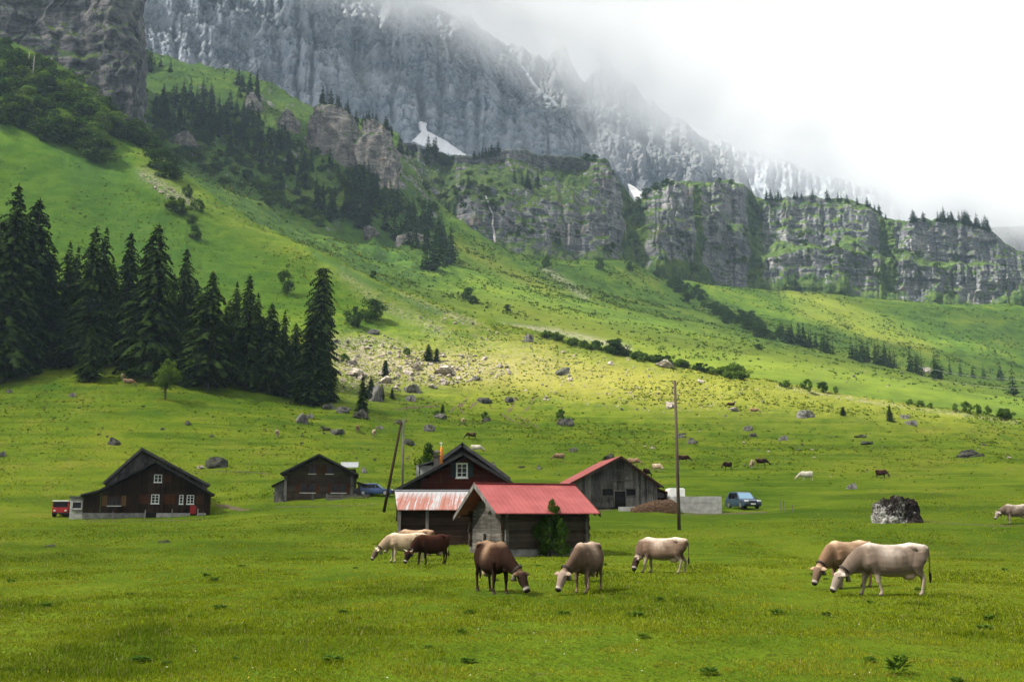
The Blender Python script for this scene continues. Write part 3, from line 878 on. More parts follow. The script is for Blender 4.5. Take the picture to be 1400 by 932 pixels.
# ---- the dark spruce wood at the left: (px base, py base, px top, py top, width factor, variant, label)
LW = [
 (2, 522, 8, 250, 1.0, 0, 'very tall dark spruce cut by the left edge of the wood'),
 (36, 500, 37, 270, 1.15, 1, 'broad tall spruce second from the left edge of the wood'),
 (-14, 520, -12, 300, 1.1, 3, 'dark spruce mostly outside the frame at the left edge'),
 (62, 497, 70, 335, 1.0, 2, 'narrow spruce behind the tall pair at the far left of the wood'),
 (84, 492, 86, 328, 1.0, 2, 'slim pointed spruce between the left pair and the double topped spruce'),
 (96, 490, 97, 335, 1.0, 2, 'thin spruce top just left of the double topped spruce'),
 (118, 500, 122, 308, 1.05, 0, 'tall loose spruce with a thin forked top in the left wood'),
 (133, 497, 133, 308, 0.9, 2, 'slender spruce forming the right half of the forked top'),
 (146, 490, 147, 350, 1.0, 2, 'short dark spruce right of the forked top'),
 (168, 488, 172, 316, 1.0, 0, 'pale twigged spruce with dry brown top in the left wood'),
 (190, 492, 186, 345, 1.0, 2, 'dark spruce tucked behind the tallest central spruce'),
 (205, 516, 208, 304, 1.05, 1, 'tallest dark spruce in the middle of the left wood'),
 (247, 488, 249, 338, 1.0, 0, 'thin topped spruce standing left of the leaning trunk spruce'),
 (232, 492, 230, 372, 1.0, 2, 'lower dark spruce between two taller spruces near the wood middle'),
 (251, 497, 253, 435, 1.1, 4, 'small bright green young spruce in front of the dark wood'),
 (283, 530, 299, 369, 1.25, 3, 'wide spruce with a bare leaning trunk base at the meadow edge'),
 (318, 524, 316, 383, 1.0, 2, 'thin spruce behind the wide leaning trunk spruce'),
 (335, 531, 336, 374, 1.0, 0, 'tall pointed spruce right of the wide leaning trunk spruce'),
 (348, 527, 350, 398, 1.0, 2, 'dark spruce partly hidden behind the tall pointed one'),
 (367, 537, 367, 413, 1.15, 1, 'cone shaped dark spruce third from the right end of the wood'),
 (386, 528, 392, 422, 1.0, 2, 'small lighter spruce in the gap left of the columnar pair'),
 (437, 526, 434, 364, 1.0, 5, 'columnar tall spruce at the right end of the wood, rear of the pair'),
 (425, 553, 426, 428, 1.35, 5, 'dense spruce in front of the columnar tall spruce'),
 (395, 535, 396, 470, 1.2, 3, 'low dark spruce at the foot of the wood by the columnar pair'),
 (416, 549, 418, 455, 1.0, 2, 'slim dark spruce left of the dense front one'),
 (447, 550, 445, 480, 1.1, 3, 'short spruce on the right flank of the columnar pair'),
 (122, 521, 125, 445, 1.3, 3, 'small round based spruce standing in front of the left wood'),
 (5, 520, 4, 440, 1.25, 3, 'low bushy spruce at the left frame edge'),
 (40, 505, 44, 400, 1.1, 1, 'mid height spruce in the shade under the tall left pair'),
 (66, 500, 68, 402, 1.05, 1, 'dark filler spruce below the forked top on its left'),
 (92, 500, 92, 395, 1.15, 3, 'broad lower spruce left of the small round based spruce'),
 (160, 496, 160, 400, 1.1, 1, 'mid height spruce under the pale twigged spruce'),
 (180, 500, 180, 415, 1.15, 3, 'lower spruce left of the tallest central spruce'),
 (268, 512, 268, 415, 1.1, 1, 'dark spruce left of and behind the wide leaning trunk spruce'),
 (228, 500, 226, 425, 1.1, 3, 'lower dark spruce right of the tallest central spruce'),
 (303, 526, 304, 430, 1.1, 3, 'low spruce in the shade between the wide and the pointed spruce'),
 (384, 541, 383, 455, 1.1, 1, 'dark spruce right of the cone shaped one'),
 (110, 486, 108, 372, 1.1, 1, 'shaded spruce filling the gap left of the forked top'),
 (150, 488, 152, 372, 1.1, 1, 'shaded spruce filling the gap left of the pale twigged spruce'),
 (198, 484, 196, 366, 1.1, 3, 'shaded spruce behind the left flank of the tallest central spruce'),
 (262, 494, 262, 380, 1.1, 1, 'shaded spruce behind the thin topped spruce'),
 (310, 510, 309, 410, 1.2, 1, 'shaded spruce between the wide and the pointed spruce, further back'),
 (356, 520, 357, 430, 1.2, 3, 'shaded spruce left of the cone shaped dark spruce'),
 (402, 524, 404, 440, 1.2, 1, 'shaded spruce closing the gap left of the columnar pair'),
 (52, 492, 52, 352, 1.1, 1, 'shaded spruce just right of the broad tall second spruce'),
 (22, 502, 20, 330, 1.0, 2, 'slim tall spruce between the two tallest trees at the left edge'),
]
for k, (bx, by, tx, ty, w, var, lab) in enumerate(LW):
    h_ = hit(max(bx, -40), by, which=[0])
    p = h_[0]
    hh = height_for(p, tx, ty)
    big_spruce(p - Vector((0, 0, 0.2)), hh, var, w, lab, 'spruces of the dark wood on the left')

# small single broadleaf tree in front of the wood
def leafy_tree(name, px, by, ty, w, var, label, group=None):
    p = hit(px, by)[0]; hh = height_for(p, px, ty)
    root = empty(name, p - Vector((0, 0, 0.1)), random.uniform(0, 6.28)); tag(root, label, 'tree', group)
    c = link('crown', LEAF_NEAR[var], None, root); c.scale = (hh * w, hh * w, hh)
    t = link('trunk', LEAF_LIMB, None, root); t.scale = (hh, hh, hh)
leafy_tree('leafy_tree', 226, 546, 490, 1.0, 0, 'small round leafed tree on a thin trunk before the left wood')

# single conifers and shrubs on the meadow: (name, px, base, top, width, kind, label)
ONES = [
 ('spruce_tree', 495, 566, 510, 1.25, 'n', 'larger spruce of the pair beside the tall grey boulder'),
 ('spruce_tree', 507, 546, 514, 1.2, 'n', 'thin young spruce right behind the pair by the grey boulder'),
 ('spruce_tree', 527, 516, 492, 1.5, 'n', 'single young spruce on top of a rock in the rubble field'),
 ('spruce_tree', 522, 546, 522, 1.2, 'n', 'small spruce hugging the right side of the tall grey boulder'),
 ('spruce_tree', 536, 545, 529, 1.5, 'n', 'tiny spruce right of the tall grey boulder'),
 ('spruce_tree', 605, 570, 553, 1.3, 'n', 'small spruce growing on a rock below the rubble field'),
 ('shrub', 597, 571, 561, 1.3, 'b', 'low bush beside the small spruce on a rock'),
 ('shrub', 663, 574, 562, 1.0, 'b', 'tiny round bush growing on a dark rock'),
 ('shrub', 766, 575, 559, 1.0, 'b', 'bent little bush growing out of a dark boulder'),
 ('spruce_tree', 586, 493, 470, 1.7, 'n', 'left half of the light green young spruce clump in the rubble'),
 ('spruce_tree', 597, 494, 476, 1.7, 'n', 'right half of the light green young spruce clump in the rubble'),
 ('shrub', 557, 486, 476, 1.3, 'b', 'dark bush beside a rock left of the light green spruce clump'),
 ('shrub', 471, 496, 483, 1.0, 'b', 'yellow green bush at the left edge of the rubble'),
 ('spruce_tree', 1217, 576, 552, 1.6, 'n', 'broad single spruce on the right meadow'),
 ('spruce_tree', 1153, 568, 555, 1.7, 'n', 'small compact spruce left of the broad single spruce'),
 ('shrub', 1104, 536, 518, 1.1, 'b', 'upright bush on the terrace edge, left of a rounder one'),
 ('shrub', 1126, 537, 521, 1.2, 'b', 'round bush on the terrace edge'),
 ('shrub', 1143, 539, 528, 0.8, 'b', 'thin small bush right of the round terrace bush'),
 ('shrub', 1075, 530, 517, 0.8, 'b', 'thin bush at the left end of the terrace edge'),
 ('shrub', 1068, 528, 521, 0.8, 'b', 'tiny bush at the left end of the terrace edge'),
 ('shrub', 1244, 554, 543, 0.9, 'b', 'upright bush on the terrace edge behind the broad spruce'),
 ('shrub', 1257, 556, 545, 1.3, 'b', 'bright bush on the terrace edge right of the broad spruce'),
 ('shrub', 1272, 558, 550, 0.9, 'b', 'little bush right of the bright terrace bush'),
 ('shrub', 1306, 563, 551, 0.8, 'b', 'thin tree like bush in the row at the right terrace end'),
 ('shrub', 1322, 564, 548, 0.9, 'b', 'tallest bush in the row at the right terrace end'),
 ('shrub', 1337, 566, 552, 0.9, 'b', 'third bush in the row at the right terrace end'),
 ('shrub', 1351, 568, 554, 0.8, 'b', 'fourth bush in the row at the right terrace end'),
 ('shrub', 1374, 573, 555, 1.5, 'b', 'wide low bush closing the row at the right terrace end'),
 ('shrub', 388, 404, 370, 0.85, 'd', 'dark oval bush above the wood on the open slope'),
 ('shrub', 484, 447, 419, 1.0, 'd', 'left of two dark round bushes on the slope'),
 ('shrub', 509, 440, 407, 1.3, 'd', 'bigger dark round bush on the slope, right of its twin'),
 ('shrub', 267, 328, 307, 0.9, 'd', 'lone dark bush low on the steep spur'),
 ('shrub', 256, 270, 252, 0.9, 'd', 'dark upright bush on the spur crest'),
 ('shrub', 241, 292, 268, 1.5, 'b', 'green bush clump beside the spur rubble'),
 ('shrub', 270, 289, 272, 1.2, 'b', 'paler bush right of the clump on the spur crest'),
 ('shrub', 262, 306, 294, 1.3, 'd', 'small dark bush under the spur bush clump'),
 ('shrub', 640, 412, 391, 1.1, 'd', 'dark bush on the meadow below the hanging wood'),
 ('shrub', 648, 415, 404, 1.3, 'd', 'low bush right below the hanging wood bush'),
 ('shrub', 510, 381, 370, 1.1, 'd', 'tiny dark bush on the yellow spur flank'),
 ('shrub', 694, 425, 415, 1.2, 'd', 'small bush alone on the far meadow'),
 ('shrub', 747, 366, 349, 0.9, 'd', 'bush at the foot of the cliff band, left one'),
 ('shrub', 820, 369, 351, 0.9, 'd', 'bush at the foot of the cliff band, right one'),
 ('shrub', 862, 372, 357, 0.9, 'd', 'upright bush where cliff and shrub belt meet'),
 ('shrub', 1038, 478, 469, 1.6, 'd', 'small bush on the far meadow below the shrub belt'),
 ('spruce_tree', 1197, 497, 462, 0.85, 'f', 'tallest spruce in the valley tree line'),
 ('spruce_tree', 1386, 541, 497, 1.5, 'f', 'large dark spruce at the right edge of the far meadow'),
 ('spruce_tree', 1368, 520, 490, 1.0, 'f', 'tall narrow spruce left of the large dark edge spruce'),
 ('spruce_tree', 1345, 518, 495, 1.3, 'f', 'broad spruce in the valley line near the right edge'),
 ('spruce_tree', 1330, 516, 500, 1.2, 'f', 'short spruce in the valley line near the right edge'),
 ('spruce_tree', 1299, 512, 492, 1.0, 'f', 'spruce at the start of the last group in the valley line'),
 ('spruce_tree', 1313, 514, 493, 1.1, 'f', 'second spruce of the last group in the valley line'),
]
for (nm, px, by, ty, w, kd, lab) in ONES:
    h_ = hit(px, by)
    if h_ is None: continue
    p = h_[0] - Vector((0, 0, 0.15)); hh = height_for(p, px, ty)
    me = {'n': random.choice(SPR_NEAR), 'f': random.choice(SPR_FAR), 'b': random.choice(BUSH), 'd': random.choice(BUSHD)}[kd]
    small_tree(nm, me, p, hh, w, lab, 'tree' if nm == 'spruce_tree' else 'bush')

# ---- scattered woods on the far slopes
def poly_sample(poly, n, rnd):
    x0, x1 = min(p[0] for p in poly), max(p[0] for p in poly)
    y0, y1 = min(p[1] for p in poly), max(p[1] for p in poly)
    out = []
    while len(out) < n:
        x, y = rnd.uniform(x0, x1), rnd.uniform(y0, y1)
        c = False; j = len(poly) - 1
        for i in range(len(poly)):
            xi, yi = poly[i]; xj, yj = poly[j]
            if (yi > y) != (yj > y) and x < (xj - xi) * (y - yi) / (yj - yi) + xi: c = not c
            j = i
        if c: out.append((x, y))
    return out

def word_size(h, a, b, words=('short', 'middling', 'tall')):
    return words[0] if h < a else words[1] if h < b else words[2]

def scatter(pts, kind, hr, label, group, rnd, which=None, wr=(0.9, 1.3), sink=0.4):
    for (x, y) in pts:
        h_ = hit(x, y, which)
        if h_ is None: continue
        p = h_[0]
        hh = rnd.uniform(*hr)
        if kind == 'f': me, nm, cat = rnd.choice(SPR_FAR), 'spruce_tree', 'tree'
        elif kind == 'd': me, nm, cat = rnd.choice(BUSHD), 'shrub', 'bush'
        else: me, nm, cat = rnd.choice(BUSH), 'shrub', 'bush'
        small_tree(nm, me, p - Vector((0, 0, sink)), hh, rnd.uniform(*wr), label, cat, group)

rnd = random.Random(11)
def line_pts(pts, n, j):
    L = [0]
    for a, b in zip(pts[:-1], pts[1:]): L.append(L[-1] + math.hypot(b[0] - a[0], b[1] - a[1]))
    out = []
    for i in range(n):
        s = rnd.uniform(0, L[-1])
        k = max(i_ for i_ in range(len(L)) if L[i_] <= s); k = min(k, len(pts) - 2)
        t = (s - L[k]) / (L[k + 1] - L[k])
        out.append((pts[k][0] + t * (pts[k + 1][0] - pts[k][0]) + rnd.gauss(0, j), pts[k][1] + t * (pts[k + 1][1] - pts[k][1]) + rnd.gauss(0, j * .6)))
    return out

scatter(poly_sample([(470, 285), (482, 262), (520, 262), (565, 285), (600, 310), (622, 345), (618, 380), (585, 378), (575, 350), (545, 335), (508, 320), (478, 318)], 64, rnd), 'f', (15, 25),
        'spruce in the dense hanging wood that ends in a point above the meadow', 'spruces of the hanging wood', rnd, which=[1, 2])
scatter(poly_sample([(412, 255), (440, 255), (462, 300), (458, 315), (436, 300), (415, 275)], 11, rnd), 'f', (14, 23),
        'spruce in the small grove left of the dense hanging wood', 'spruces of the small grove', rnd, which=[1, 2])
# the rough slope below the wall: hundreds of spruces and bushes that read as one mass
def arrays(me):
    v = np.empty(len(me.vertices) * 3, np.float32); me.vertices.foreach_get('co', v)
    k = len(me.polygons[0].vertices)
    f = np.empty(len(me.loops), np.int32); me.loops.foreach_get('vertex_index', f)
    return v.reshape(-1, 3), f.reshape(-1, k)
def mass(name, specs, label, cat):
    """many small plants gathered in one mesh: (points, meshes, height range, width range)"""
    Vs, Fs, Ms, n = [], [], [], 0
    mats = []
    for pts, mes, hr, wr in specs:
        for (x, y) in pts:
            h_ = hit(x, y, [1, 2])
            if h_ is None: continue
            me = rnd.choice(mes); v, f = arrays(me)
            m_ = me.materials[0]
            if m_ not in mats: mats.append(m_)
            h = rnd.uniform(*hr); w_ = h * rnd.uniform(*wr); a = rnd.uniform(0, 6.28)
            q = np.stack([(v[:, 0] * math.cos(a) - v[:, 1] * math.sin(a)) * w_, (v[:, 0] * math.sin(a) + v[:, 1] * math.cos(a)) * w_, v[:, 2] * h - .5], -1) + np.array(h_[0])
            if f.shape[1] == 3: f = np.concatenate([f, f[:, 2:]], 1)
            Vs.append(q); Fs.append(f + n); n += len(q); Ms.append(np.full(len(f), mats.index(m_)))
    V, Fc, Mi = np.concatenate(Vs), np.concatenate(Fs), np.concatenate(Ms)
    tri_ = Fc[:, 2] == Fc[:, 3]
    me = bpy.data.meshes.new(name)
    cnt = np.where(tri_, 3, 4); st = np.concatenate([[0], np.cumsum(cnt)[:-1]])
    lp = np.concatenate([r_[:c_] for r_, c_ in zip(Fc, cnt)])
    me.vertices.add(len(V)); me.vertices.foreach_set('co', V.astype(np.float32).ravel())
    me.loops.add(len(lp)); me.loops.foreach_set('vertex_index', lp.astype(np.int32))
    me.polygons.add(len(Fc)); me.polygons.foreach_set('loop_start', st.astype(np.int32)); me.polygons.foreach_set('loop_total', cnt.astype(np.int32))
    for m_ in mats: me.materials.append(m_)
    me.polygons.foreach_set('material_index', Mi.astype(np.int32))
    me.update(calc_edges=True)
    return tag(link(name, me), label, cat, kind='stuff')
ROUGH = [(205, 140), (260, 128), (330, 150), (400, 185), (450, 225), (520, 250), (560, 290), (470, 300), (430, 290), (385, 255), (330, 215), (270, 195), (215, 190)]
BAND = [(200, 165), (300, 195), (400, 260), (470, 320), (440, 312), (340, 275), (280, 245), (240, 220), (205, 195)]
mass('hill_forest', [(poly_sample([(205, 140), (260, 128), (330, 150), (395, 190), (430, 235), (425, 255), (385, 245), (330, 205), (270, 190), (215, 185)], 110, rnd), SPR_FAR, (9, 22), (.95, 1.35)),
                     (poly_sample(ROUGH, 60, rnd), SPR_FAR, (6, 14), (1.0, 1.4)),
                     (poly_sample(ROUGH, 190, rnd), BUSH + BUSHD, (3, 7.5), (1.0, 1.8)),
                     (poly_sample(BAND, 130, rnd), BUSH + BUSHD, (2.5, 6.5), (1.0, 1.8)),
                     (poly_sample([(565, 250), (640, 235), (700, 240), (690, 280), (620, 290)], 40, rnd), BUSH + BUSHD, (2.5, 6), (1.0, 1.8))],
     'mixed spruces and bushes covering the rough slope below the limestone wall', 'forest')
scatter(poly_sample([(440, 215), (540, 250), (600, 290), (560, 290), (470, 260)], 24, rnd), 'd', (4, 8),
        'dark bush on the slope under the pale crags', 'bushes below the pale crags', rnd, which=[1], wr=(1.0, 1.6))
scatter(poly_sample([(430, 195), (500, 215), (540, 240), (520, 262), (450, 245)], 14, rnd), 'f', (13, 22),
        'spruce standing in front of the pale crags', 'spruces before the crags', rnd, which=[1])
scatter([(205, 99)], 'f', (30, 32), 'big lone spruce beside the sheer pillar', None, rnd, which=[1], wr=(1.1, 1.2))
scatter([(219, 92), (233, 100), (196, 96)], 'f', (14, 17), 'smaller spruce right of the big spruce by the pillar', 'spruces by the pillar', rnd, which=[1])
scatter([(193, 92)], 'b', (17, 18), 'light green round bush beside the pillar', None, rnd, which=[1], wr=(1.2, 1.3))
scatter(poly_sample([(318, 115), (352, 112), (356, 140), (322, 138)], 12, rnd), 'f', (13, 20), 'spruce in the tight group on the knoll before the wall', 'spruces of the knoll', rnd, which=[1])
scatter(poly_sample([(538, 205), (600, 208), (625, 225), (560, 240)], 12, rnd), 'f', (10, 20), 'spruce on the green shoulder below the snow bed', 'spruces of the green shoulder', rnd, which=[1, 2])
def crest_pts(xs, curve_pts, dy=2):
    cx = [c[0] for c in curve_pts]; cy = [c[1] for c in curve_pts]
    return [(x, float(np.interp(x, cx, cy)) + dy) for x in xs]
def crest_trees(xs, hr, label, group, kind='f', wr=(1.2, 1.8)):
    for x in xs:
        for dy in (3, 5, 8, 12, 17, 24):
            h_ = hit(x, float(np.interp(x, [c[0] for c in C_TOP], [c[1] for c in C_TOP])) + dy, [2])
            if h_ is not None: break
        if h_ is None: continue
        hh = rnd.uniform(*hr)
        small_tree('spruce_tree' if kind == 'f' else 'shrub', rnd.choice(SPR_FAR if kind == 'f' else BUSHD), h_[0] - Vector((0, 0, .8)), hh, rnd.uniform(*wr), label, 'tree' if kind == 'f' else 'bush', group)
crest_trees([648, 655, 660, 664, 668, 672, 676, 681], (9, 17), 'spruce on the crest of the cliff band, left group', 'crest spruces left')
crest_trees([1048, 1054, 1060, 1064, 1068, 1086, 1090, 1096, 1111, 1131, 1134, 1146, 1150, 1158, 1172, 1186, 1190, 1196, 1202, 1211], (8, 15), 'spruce on the crest of the middle cliff block', 'crest spruces middle')
crest_trees([rnd.uniform(1261, 1352) for _ in range(28)] + [1248, 1250, 1339, 1346], (11, 20), 'spruce in the crest wood on the right end of the cliff', 'crest spruces right')
crest_trees([803, 812, 826, 838, 872, 880, 884, 896, 906, 912, 918, 984, 1000], (5, 9), 'small dark bush on the cliff crest', 'crest bushes', kind='d')
scatter([(1028, 285), (1034, 292), (1040, 300), (1024, 280), (1037, 288)], 'f', (13, 20), 'spruce in the steep gap between two cliff blocks', 'gap spruces', rnd, which=[2])
scatter([(714, 253), (722, 256), (735, 258), (703, 250), (1308, 358), (640, 258), (1088, 396), (1078, 388)], 'f', (13, 21), 'lone spruce standing on a ledge of the cliff band', 'ledge spruces', rnd, which=[2, 1])
scatter(poly_sample([(620, 250), (700, 290), (830, 320), (880, 350), (800, 345), (690, 320)], 24, rnd), 'd', (3, 6.5), 'bush on a ledge of the left cliff block', 'ledge bushes left', rnd, which=[2], wr=(1.0, 1.7))
scatter(poly_sample([(900, 330), (1060, 300), (1200, 330), (1330, 370), (1240, 390), (1080, 360), (950, 370)], 64, rnd), 'b', (3.5, 7), 'bush on the green ledge of the right cliff blocks', 'ledge bushes right', rnd, which=[2], wr=(1.0, 1.9))
# valley tree line
scatter(line_pts([(1062, 463), (1140, 484)], 26, 2.5), 'f', (11, 16), 'spruce in the valley tree line, dense left stretch', 'valley line left', rnd, which=[1])
scatter(line_pts([(1162, 490), (1285, 517)], 28, 2.0), 'f', (10, 16), 'spruce in the valley tree line, right stretch', 'valley line right', rnd, which=[1])
scatter(line_pts([(905, 377), (925, 395), (960, 415), (1010, 442), (1060, 463)], 50, 6), 'd', (4.5, 9), 'dark bush in the belt that falls from the cliff to the valley line', 'shrub belt', rnd, which=[1, 2], wr=(1.1, 1.7))
scatter(line_pts([(735, 460), (800, 474), (840, 484), (880, 492), (940, 503), (1012, 518)], 66, 2), 'b', (1.2, 3.5), 'bush in the hedge along the upper meadow edge', 'meadow hedge', rnd, which=[0], wr=(1.1, 1.7))
scatter([(1000, 516), (1008, 517), (1014, 518)], 'b', (4.5, 5.2), 'tall bright bush closing the meadow hedge', 'hedge end bushes', rnd, which=[0], wr=(1.2, 1.5))
scatter([(840, 482), (846, 484)], 'd', (5, 6), 'dark bush in the hedge behind the white boulder', 'hedge bushes by the boulder', rnd, which=[0], wr=(1.2, 1.5))
# broadleaf thicket under the left wall
def thicket(pts, hr, label, group):
    pts = list(pts)
    for (x, y) in pts:
        h_ = hit(x, y, [0])
        if h_ is None: continue
        hh = rnd.uniform(*hr)
        o = small_tree('leafy_tree', rnd.choice(LEAF_NEAR + BUSHD), h_[0] - Vector((0, 0, hh * .12)), hh, rnd.uniform(1.1, 1.6), label, 'tree', group)
thicket(poly_sample([(-20, 150), (10, 118), (60, 118), (110, 150), (148, 185), (148, 225), (112, 222), (60, 190), (20, 180)], 44, rnd), (8, 16), 'dense leafy tree in the thicket under the dark rock wall', 'thicket trees')
thicket(poly_sample([(-10, 105), (50, 108), (90, 135), (60, 140), (0, 130)], 14, rnd), (10, 17), 'leafy tree at the top of the thicket by the rock wall', 'upper thicket trees')
thicket(line_pts([(-14, 80), (6, 84), (30, 96), (70, 112), (112, 140), (148, 172), (172, 192)], 34, 4), (6, 13), 'leafy tree on the shoulder at the foot of the dark rock wall', 'shoulder trees')
scatter([(20, 128), (8, 135), (52, 140), (70, 148), (30, 140)], 'f', (22, 30), 'spruce rising out of the leafy thicket under the wall', 'thicket spruces', rnd, which=[0])
for (x, y) in ((36, 118), (43, 122)):
    h_ = hit(x, y, [0]) or hit(x, y + 30, [0])
    b = MB(); b.tube([(0, 0, -1), (.1, 0, 8), (0, .1, 17)], [.34, .28, .08], 6)
    for k in range(6):
        b.tube([(0, 0, 8 + k * 1.4), (rnd.uniform(-1, 1), rnd.uniform(-1, 1), 9 + k * 1.4)], [.09, .03], 5)
    o = b.build('dead_tree', plain('dead_wood', (.42, .38, .33), .9)); o.location = h_[0]
    tag(o, 'left bare pale dead trunk in the thicket' if x == 36 else 'right bare pale dead trunk in the thicket', 'dead tree')
scatter([(183, 192), (200, 205), (188, 200), (210, 218), (176, 186), (224, 235), (232, 246)], 'd', (7, 12), 'dark bush at the foot of the sheer pillar', 'bushes below the pillar', rnd, which=[0, 1], wr=(1.2, 1.6))
# ------------------------------------------------------------------ crags, boulders, rubble
def rock_material(name, c0, c1, moss=0.3, mossc=(0.03, 0.04, 0.012), spots=0.4, sc=1.0, thr=(.5, .6)):
    m, nt, out = new_mat(name)
    v = coord(nt)
    n = noi(nt, v, 2.5 * sc, 7, 0.65); n2 = noi(nt, v, 7 * sc, 6, 0.7); n3 = noi(nt, v, 1.1 * sc, 4)
    c = mixc(nt, rampf(nt, n, 0.35, 0.65), c0, c1)
    c = mixc(nt, mth(nt, 'MULTIPLY', rampf(nt, n2, .54, .62), spots), c, tuple(x * .25 for x in c0))
    geo = nt.nodes.new('ShaderNodeNewGeometry')
    nz = N(nt, 'ShaderNodeSeparateXYZ', {0: geo.outputs['Normal']}).outputs[2]
    g = rampf(nt, mth(nt, 'ADD', mth(nt, 'MULTIPLY', nz, .45), mth(nt, 'MULTIPLY', n3, .9)), thr[0] + .18, thr[1] + .25)
    c = mixc(nt, mth(nt, 'MULTIPLY', g, moss), c, mossc)
    finish(nt, out, c, .92, mth(nt, 'ADD', n, mth(nt, 'MULTIPLY', n2, .5)), .9, .12, spec=.03)
    return m
M_RGREY = rock_material('grey_boulder', (.050, .048, .046), (.21, .20, .19), .75)
M_RPALE = rock_material('pale_boulder', (.17, .145, .122), (.46, .405, .345), .22)
M_RDARK = rock_material('dark_boulder', (.018, .017, .016), (.10, .095, .09), .8)
M_RBIG0 = rock_material('lichen_boulder', (.30, .29, .27), (.48, .46, .43), .95, (.018, .016, .013), .95, 1.1, (.30, .38))

def big_rock_material():
    m, nt, out = new_mat('lichen_boulder_face')
    v = coord(nt)
    x = N(nt, 'ShaderNodeSeparateXYZ', {0: v})
    n = noi(nt, v, 3.5, 8, .7); n2 = noi(nt, v, 14, 5, .7)
    f = mth(nt, 'ADD', mth(nt, 'MULTIPLY', n, 1.0), mth(nt, 'ADD', mth(nt, 'MULTIPLY', n2, .55), mth(nt, 'ADD', mth(nt, 'MULTIPLY', x.outputs[0], .17), mth(nt, 'MULTIPLY', x.outputs[2], .22))))
    c = ramp(nt, rampf(nt, f, .57, .95), [(.0, (.34, .33, .31)), (.30, (.25, .24, .225)), (.52, (.075, .071, .066)), (1, (.018, .013, .012))])
    finish(nt, out, c, .92, n, .9, .12, spec=.03)
    return m
M_RBIG = big_rock_material()
def rock_mesh(name, seed, sub=3, cuts=7, flat=.7, m=None):
    bm = bmesh.new(); bmesh.ops.create_icosphere(bm, subdivisions=sub, radius=1)
    r = random.Random(seed)
    pl = [(Vector((r.gauss(0, 1), r.gauss(0, 1), r.gauss(0, .8))).normalized(), r.uniform(.38, .82)) for _ in range(cuts)]
    for v in bm.verts:
        p = v.co.copy()
        for n, d in pl:
            k = p.dot(n) - d
            if k > 0: p -= n * k * .98
        q = p * 2.6 + Vector((seed * 3.1, 0, 0))
        p += p.normalized() * (.12 * mnoise.fractal(q, .8, 2.1, 4) + .07 * mnoise.noise(q * 3.3))
        p.z = p.z * flat
        if p.z < -.25: p.z = -.25 + (p.z + .25) * .3
        v.co = p
    me = bpy.data.meshes.new(name); bm.to_mesh(me); bm.free()
    me.materials.append(m)
    return me
RK = {k: [rock_mesh('%s_rock_%d' % (k, i), 10 * j + i, 4, 13, fl, mm) for i, fl in enumerate((.55, .7, .8, .45, .6, .5))] for j, (k, mm) in enumerate((('grey', M_RGREY), ('pale', M_RPALE), ('dark', M_RDARK)))}

def rock(px, py, wpx, hpx, kind, label, group=None, name='boulder', rz=None, me=None, which=(0, 1)):
    h_ = hit(px, py, list(which))
    if h_ is None: return None
    p = h_[0]; s = along(p) / F
    o = link(name, me or random.choice(RK[kind]))
    zr = max(v.co.z for v in o.data.vertices)
    o.location = p
    xr = max(max(abs(v.co.x) for v in o.data.vertices), .3); rx = wpx * s / 2 / xr * .95
    o.scale = (rx, rx * random.uniform(.75, 1.0), hpx * s * .86 / zr)
    o.rotation_euler = (0, 0, random.uniform(-.5, .5) + random.choice((0, math.pi)) if rz is None else rz)
    return tag(o, label, 'rock', group)

# the big lichen boulder on the right
bm = bmesh.new(); bmesh.ops.create_icosphere(bm, subdivisions=6, radius=1)
for v in bm.verts:
    p = v.co.copy()
    for n, d in ((Vector((.16, .1, 1)), .70), (Vector((-.95, -.2, .30)), .78), (Vector((.80, -.1, .60)), .70), (Vector((0, -1, .12)), .68), (Vector((.5, -.8, .15)), .76), (Vector((-.55, -.8, .2)), .78), (Vector((-.2, .9, .2)), .75), (Vector((.98, 0, .12)), .88)):
        n = n.normalized(); k = p.dot(n) - d
        if k > 0: p -= n * k * .95
    q = p * 2.2
    p += p.normalized() * (.24 * mnoise.fractal(q, .8, 2.1, 5) + .05 * mnoise.noise(q * 4) + .03 * mnoise.noise(q * 11))
    v.co = p
me = bpy.data.meshes.new('big_boulder'); bm.to_mesh(me); bm.free(); me.materials.append(M_RBIG)
p = hit(1230, 713, [0])[0]; s = along(p) / F
o = link('boulder', me); o.location = p - Vector((0, 0, .25)); o.scale = (37 * s / .88, 30 * s, 28 * s / .62); o.rotation_euler = (0, 0, R(8))
tag(o, 'biggest boulder, flat topped and blotched black and white, alone on the right meadow', 'rock')

